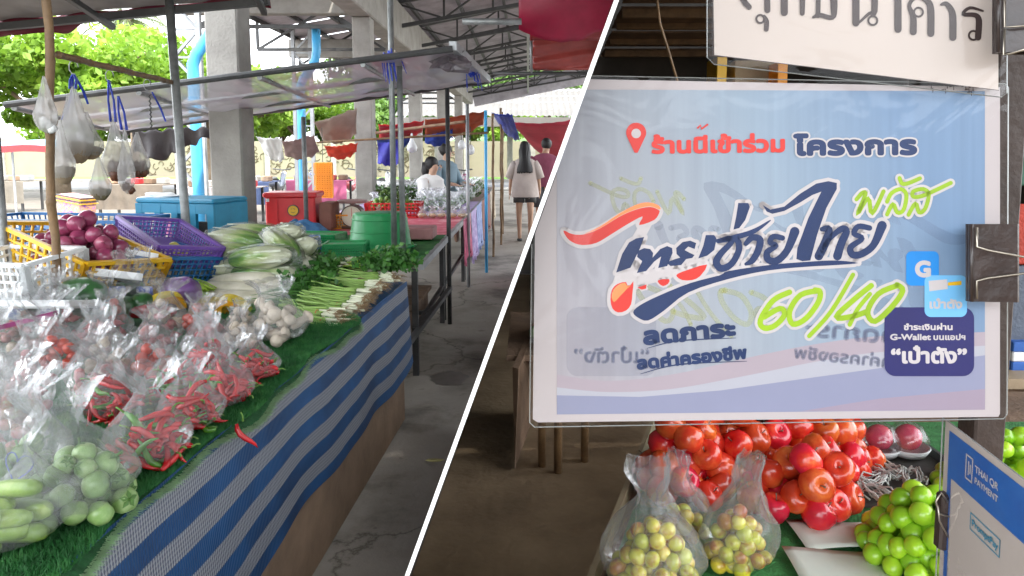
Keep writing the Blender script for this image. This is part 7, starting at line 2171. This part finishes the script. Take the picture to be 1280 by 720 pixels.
for x in (-.35, .35):
    MB().box((x, 0, 1.1), (.04, .04, 2.2)).build('upright', M['steel_dark'], rk2)
for z in (.72, 1.2, 1.72, 2.18):
    MB().box((0, 0, z), (.74, .04, .03)).build('crossbar', M['steel_dark'], rk2)
# cartons stacked far back, their tops showing over the sign
for (px0, px1, pyt, Y, m, lab) in ((912, 968, 78, 5.6, mat('beige_carton', (.36, .29, .20), .8, .15, 5, .1), 'tall beige carton stack showing just above the blue sign'), (890, 902, 74, 5.4, M['yellow'], 'narrow yellow carton beside the beige stack'), (964, 976, 80, 5.4, M['orange_pl'], 'narrow orange carton right of the beige stack')):
    a, b = atY(px0, pyt, Y), atY(px1, pyt, Y)
    r_ = root('carton_stack', ((a.x + b.x) / 2, Y, 0), lab, 'cartons', 'cartons against the back')
    n_ = 5
    for k in range(n_):
        MB().box((.004 * (k % 2), 0, a.z * (k + .5) / n_), (b.x - a.x, .3, a.z / n_ - .004), bev=.004).build('carton', m, r_)
tag(MB().tube([atY(820, -10, 2.4), atY(825, 30, 2.4), atY(836, 65, 2.4), atY(849, 110, 2.4)], .0045, 6).build('hanging_string', M['bamboo'], smooth=True), 'thin tan string hanging before the dark ceiling', 'string')
# left background of this bay
bs = root('low_stall', (.16, 3.9, 0), 'low dark boarded stall with bamboo legs behind the signs', 'stall')
q0 = V((-.02, 3.9, 0))
zt = .52
a = atY(596, 478, 3.35); b = atY(634, 482, 4.1)
MB().add([V((a.x, 3.35, .02)) - q0, V((b.x - .02, 4.1, .02)) - q0, V((b.x - .02, 4.1, zt)) - q0, V((a.x + .02, 3.35, zt)) - q0, V((a.x - .0, 3.38, .02)) - q0, V((b.x - .05, 4.13, .02)) - q0, V((b.x - .05, 4.13, zt)) - q0, V((a.x - .01, 3.38, zt)) - q0],
         [(0, 1, 2, 3), (7, 6, 5, 4), (0, 4, 5, 1), (1, 5, 6, 2), (2, 6, 7, 3), (3, 7, 4, 0)]).build('side_board', M['wood'], bs)
for (px, py, Y) in ((651, 592, 0), (686, 578, 0), (632, 584, 0)):
    f_ = atZ(px, py, 0)
    MB().tube([f_ - q0, V((f_.x, f_.y, zt + .02)) - q0], .02, 8).build('leg', M['bamboo'], bs, smooth=True)
MB().tube([atY(628, 466, 3.45) - q0, atY(720, 473, 3.45) - q0], .022, 8).build('rail', M['wood_pale'], bs, smooth=True)
MB().box(V((.02, 4.1, zt - .02)) - q0, (.62, 1.0, .03)).build('top', M['wood'], bs)
pts_ = heap(V((.19, 3.85, zt)), .19, .25, .22, .08, 40, 200)
hm = [mat('orange_peel', (.55, .16, .03), .5, .3, 6, .1), mat('leafy_green', (.08, .14, .03), .5, .3, 6, .1), mat('tan_fruit', (.35, .22, .08), .5, .3, 6, .1)]
hms = [MB().ball((0, 0, 0), .04, 10, 8, .08, k).mesh('fruit_body', m, True) for k, m in enumerate(hm)]
for i, p in enumerate(pts_):
    tag(inst('stall_fruit', hms[i % 3], p, (0, 0, U(0, 6))), ['orange fruit on the low stall left of the sign', 'green fruit on the low stall left of the sign', 'tan fruit on the low stall left of the sign'][i % 3], 'fruit', 'fruit on the low stall')
tag(MB().box((.36, 4.7, 1.05), (.42, .06, .6), bev=.01).build('dark_backboard', mat('olive_board', (.05, .05, .025), .8, .4, 4, .2)), 'dark olive backboard behind the low stall', 'board')
# bench and dark things farther back
for (x, y, w_, lab) in ((1.4, 7.6, 1.6, 'dark wooden bench far back in the fruit bay'), (3.2, 6.6, 1.2, 'second dark bench by the side wall')):
    r_ = root('bench', (x, y, 0), lab, 'bench', 'benches in the fruit bay')
    MB().box((0, 0, .45), (w_, .35, .04)).build('seat', M['wood'], r_)
    for s in (-1, 1):
        MB().box((s * (w_ / 2 - .1), 0, .215), (.05, .3, .43)).build('leg', M['wood'], r_)
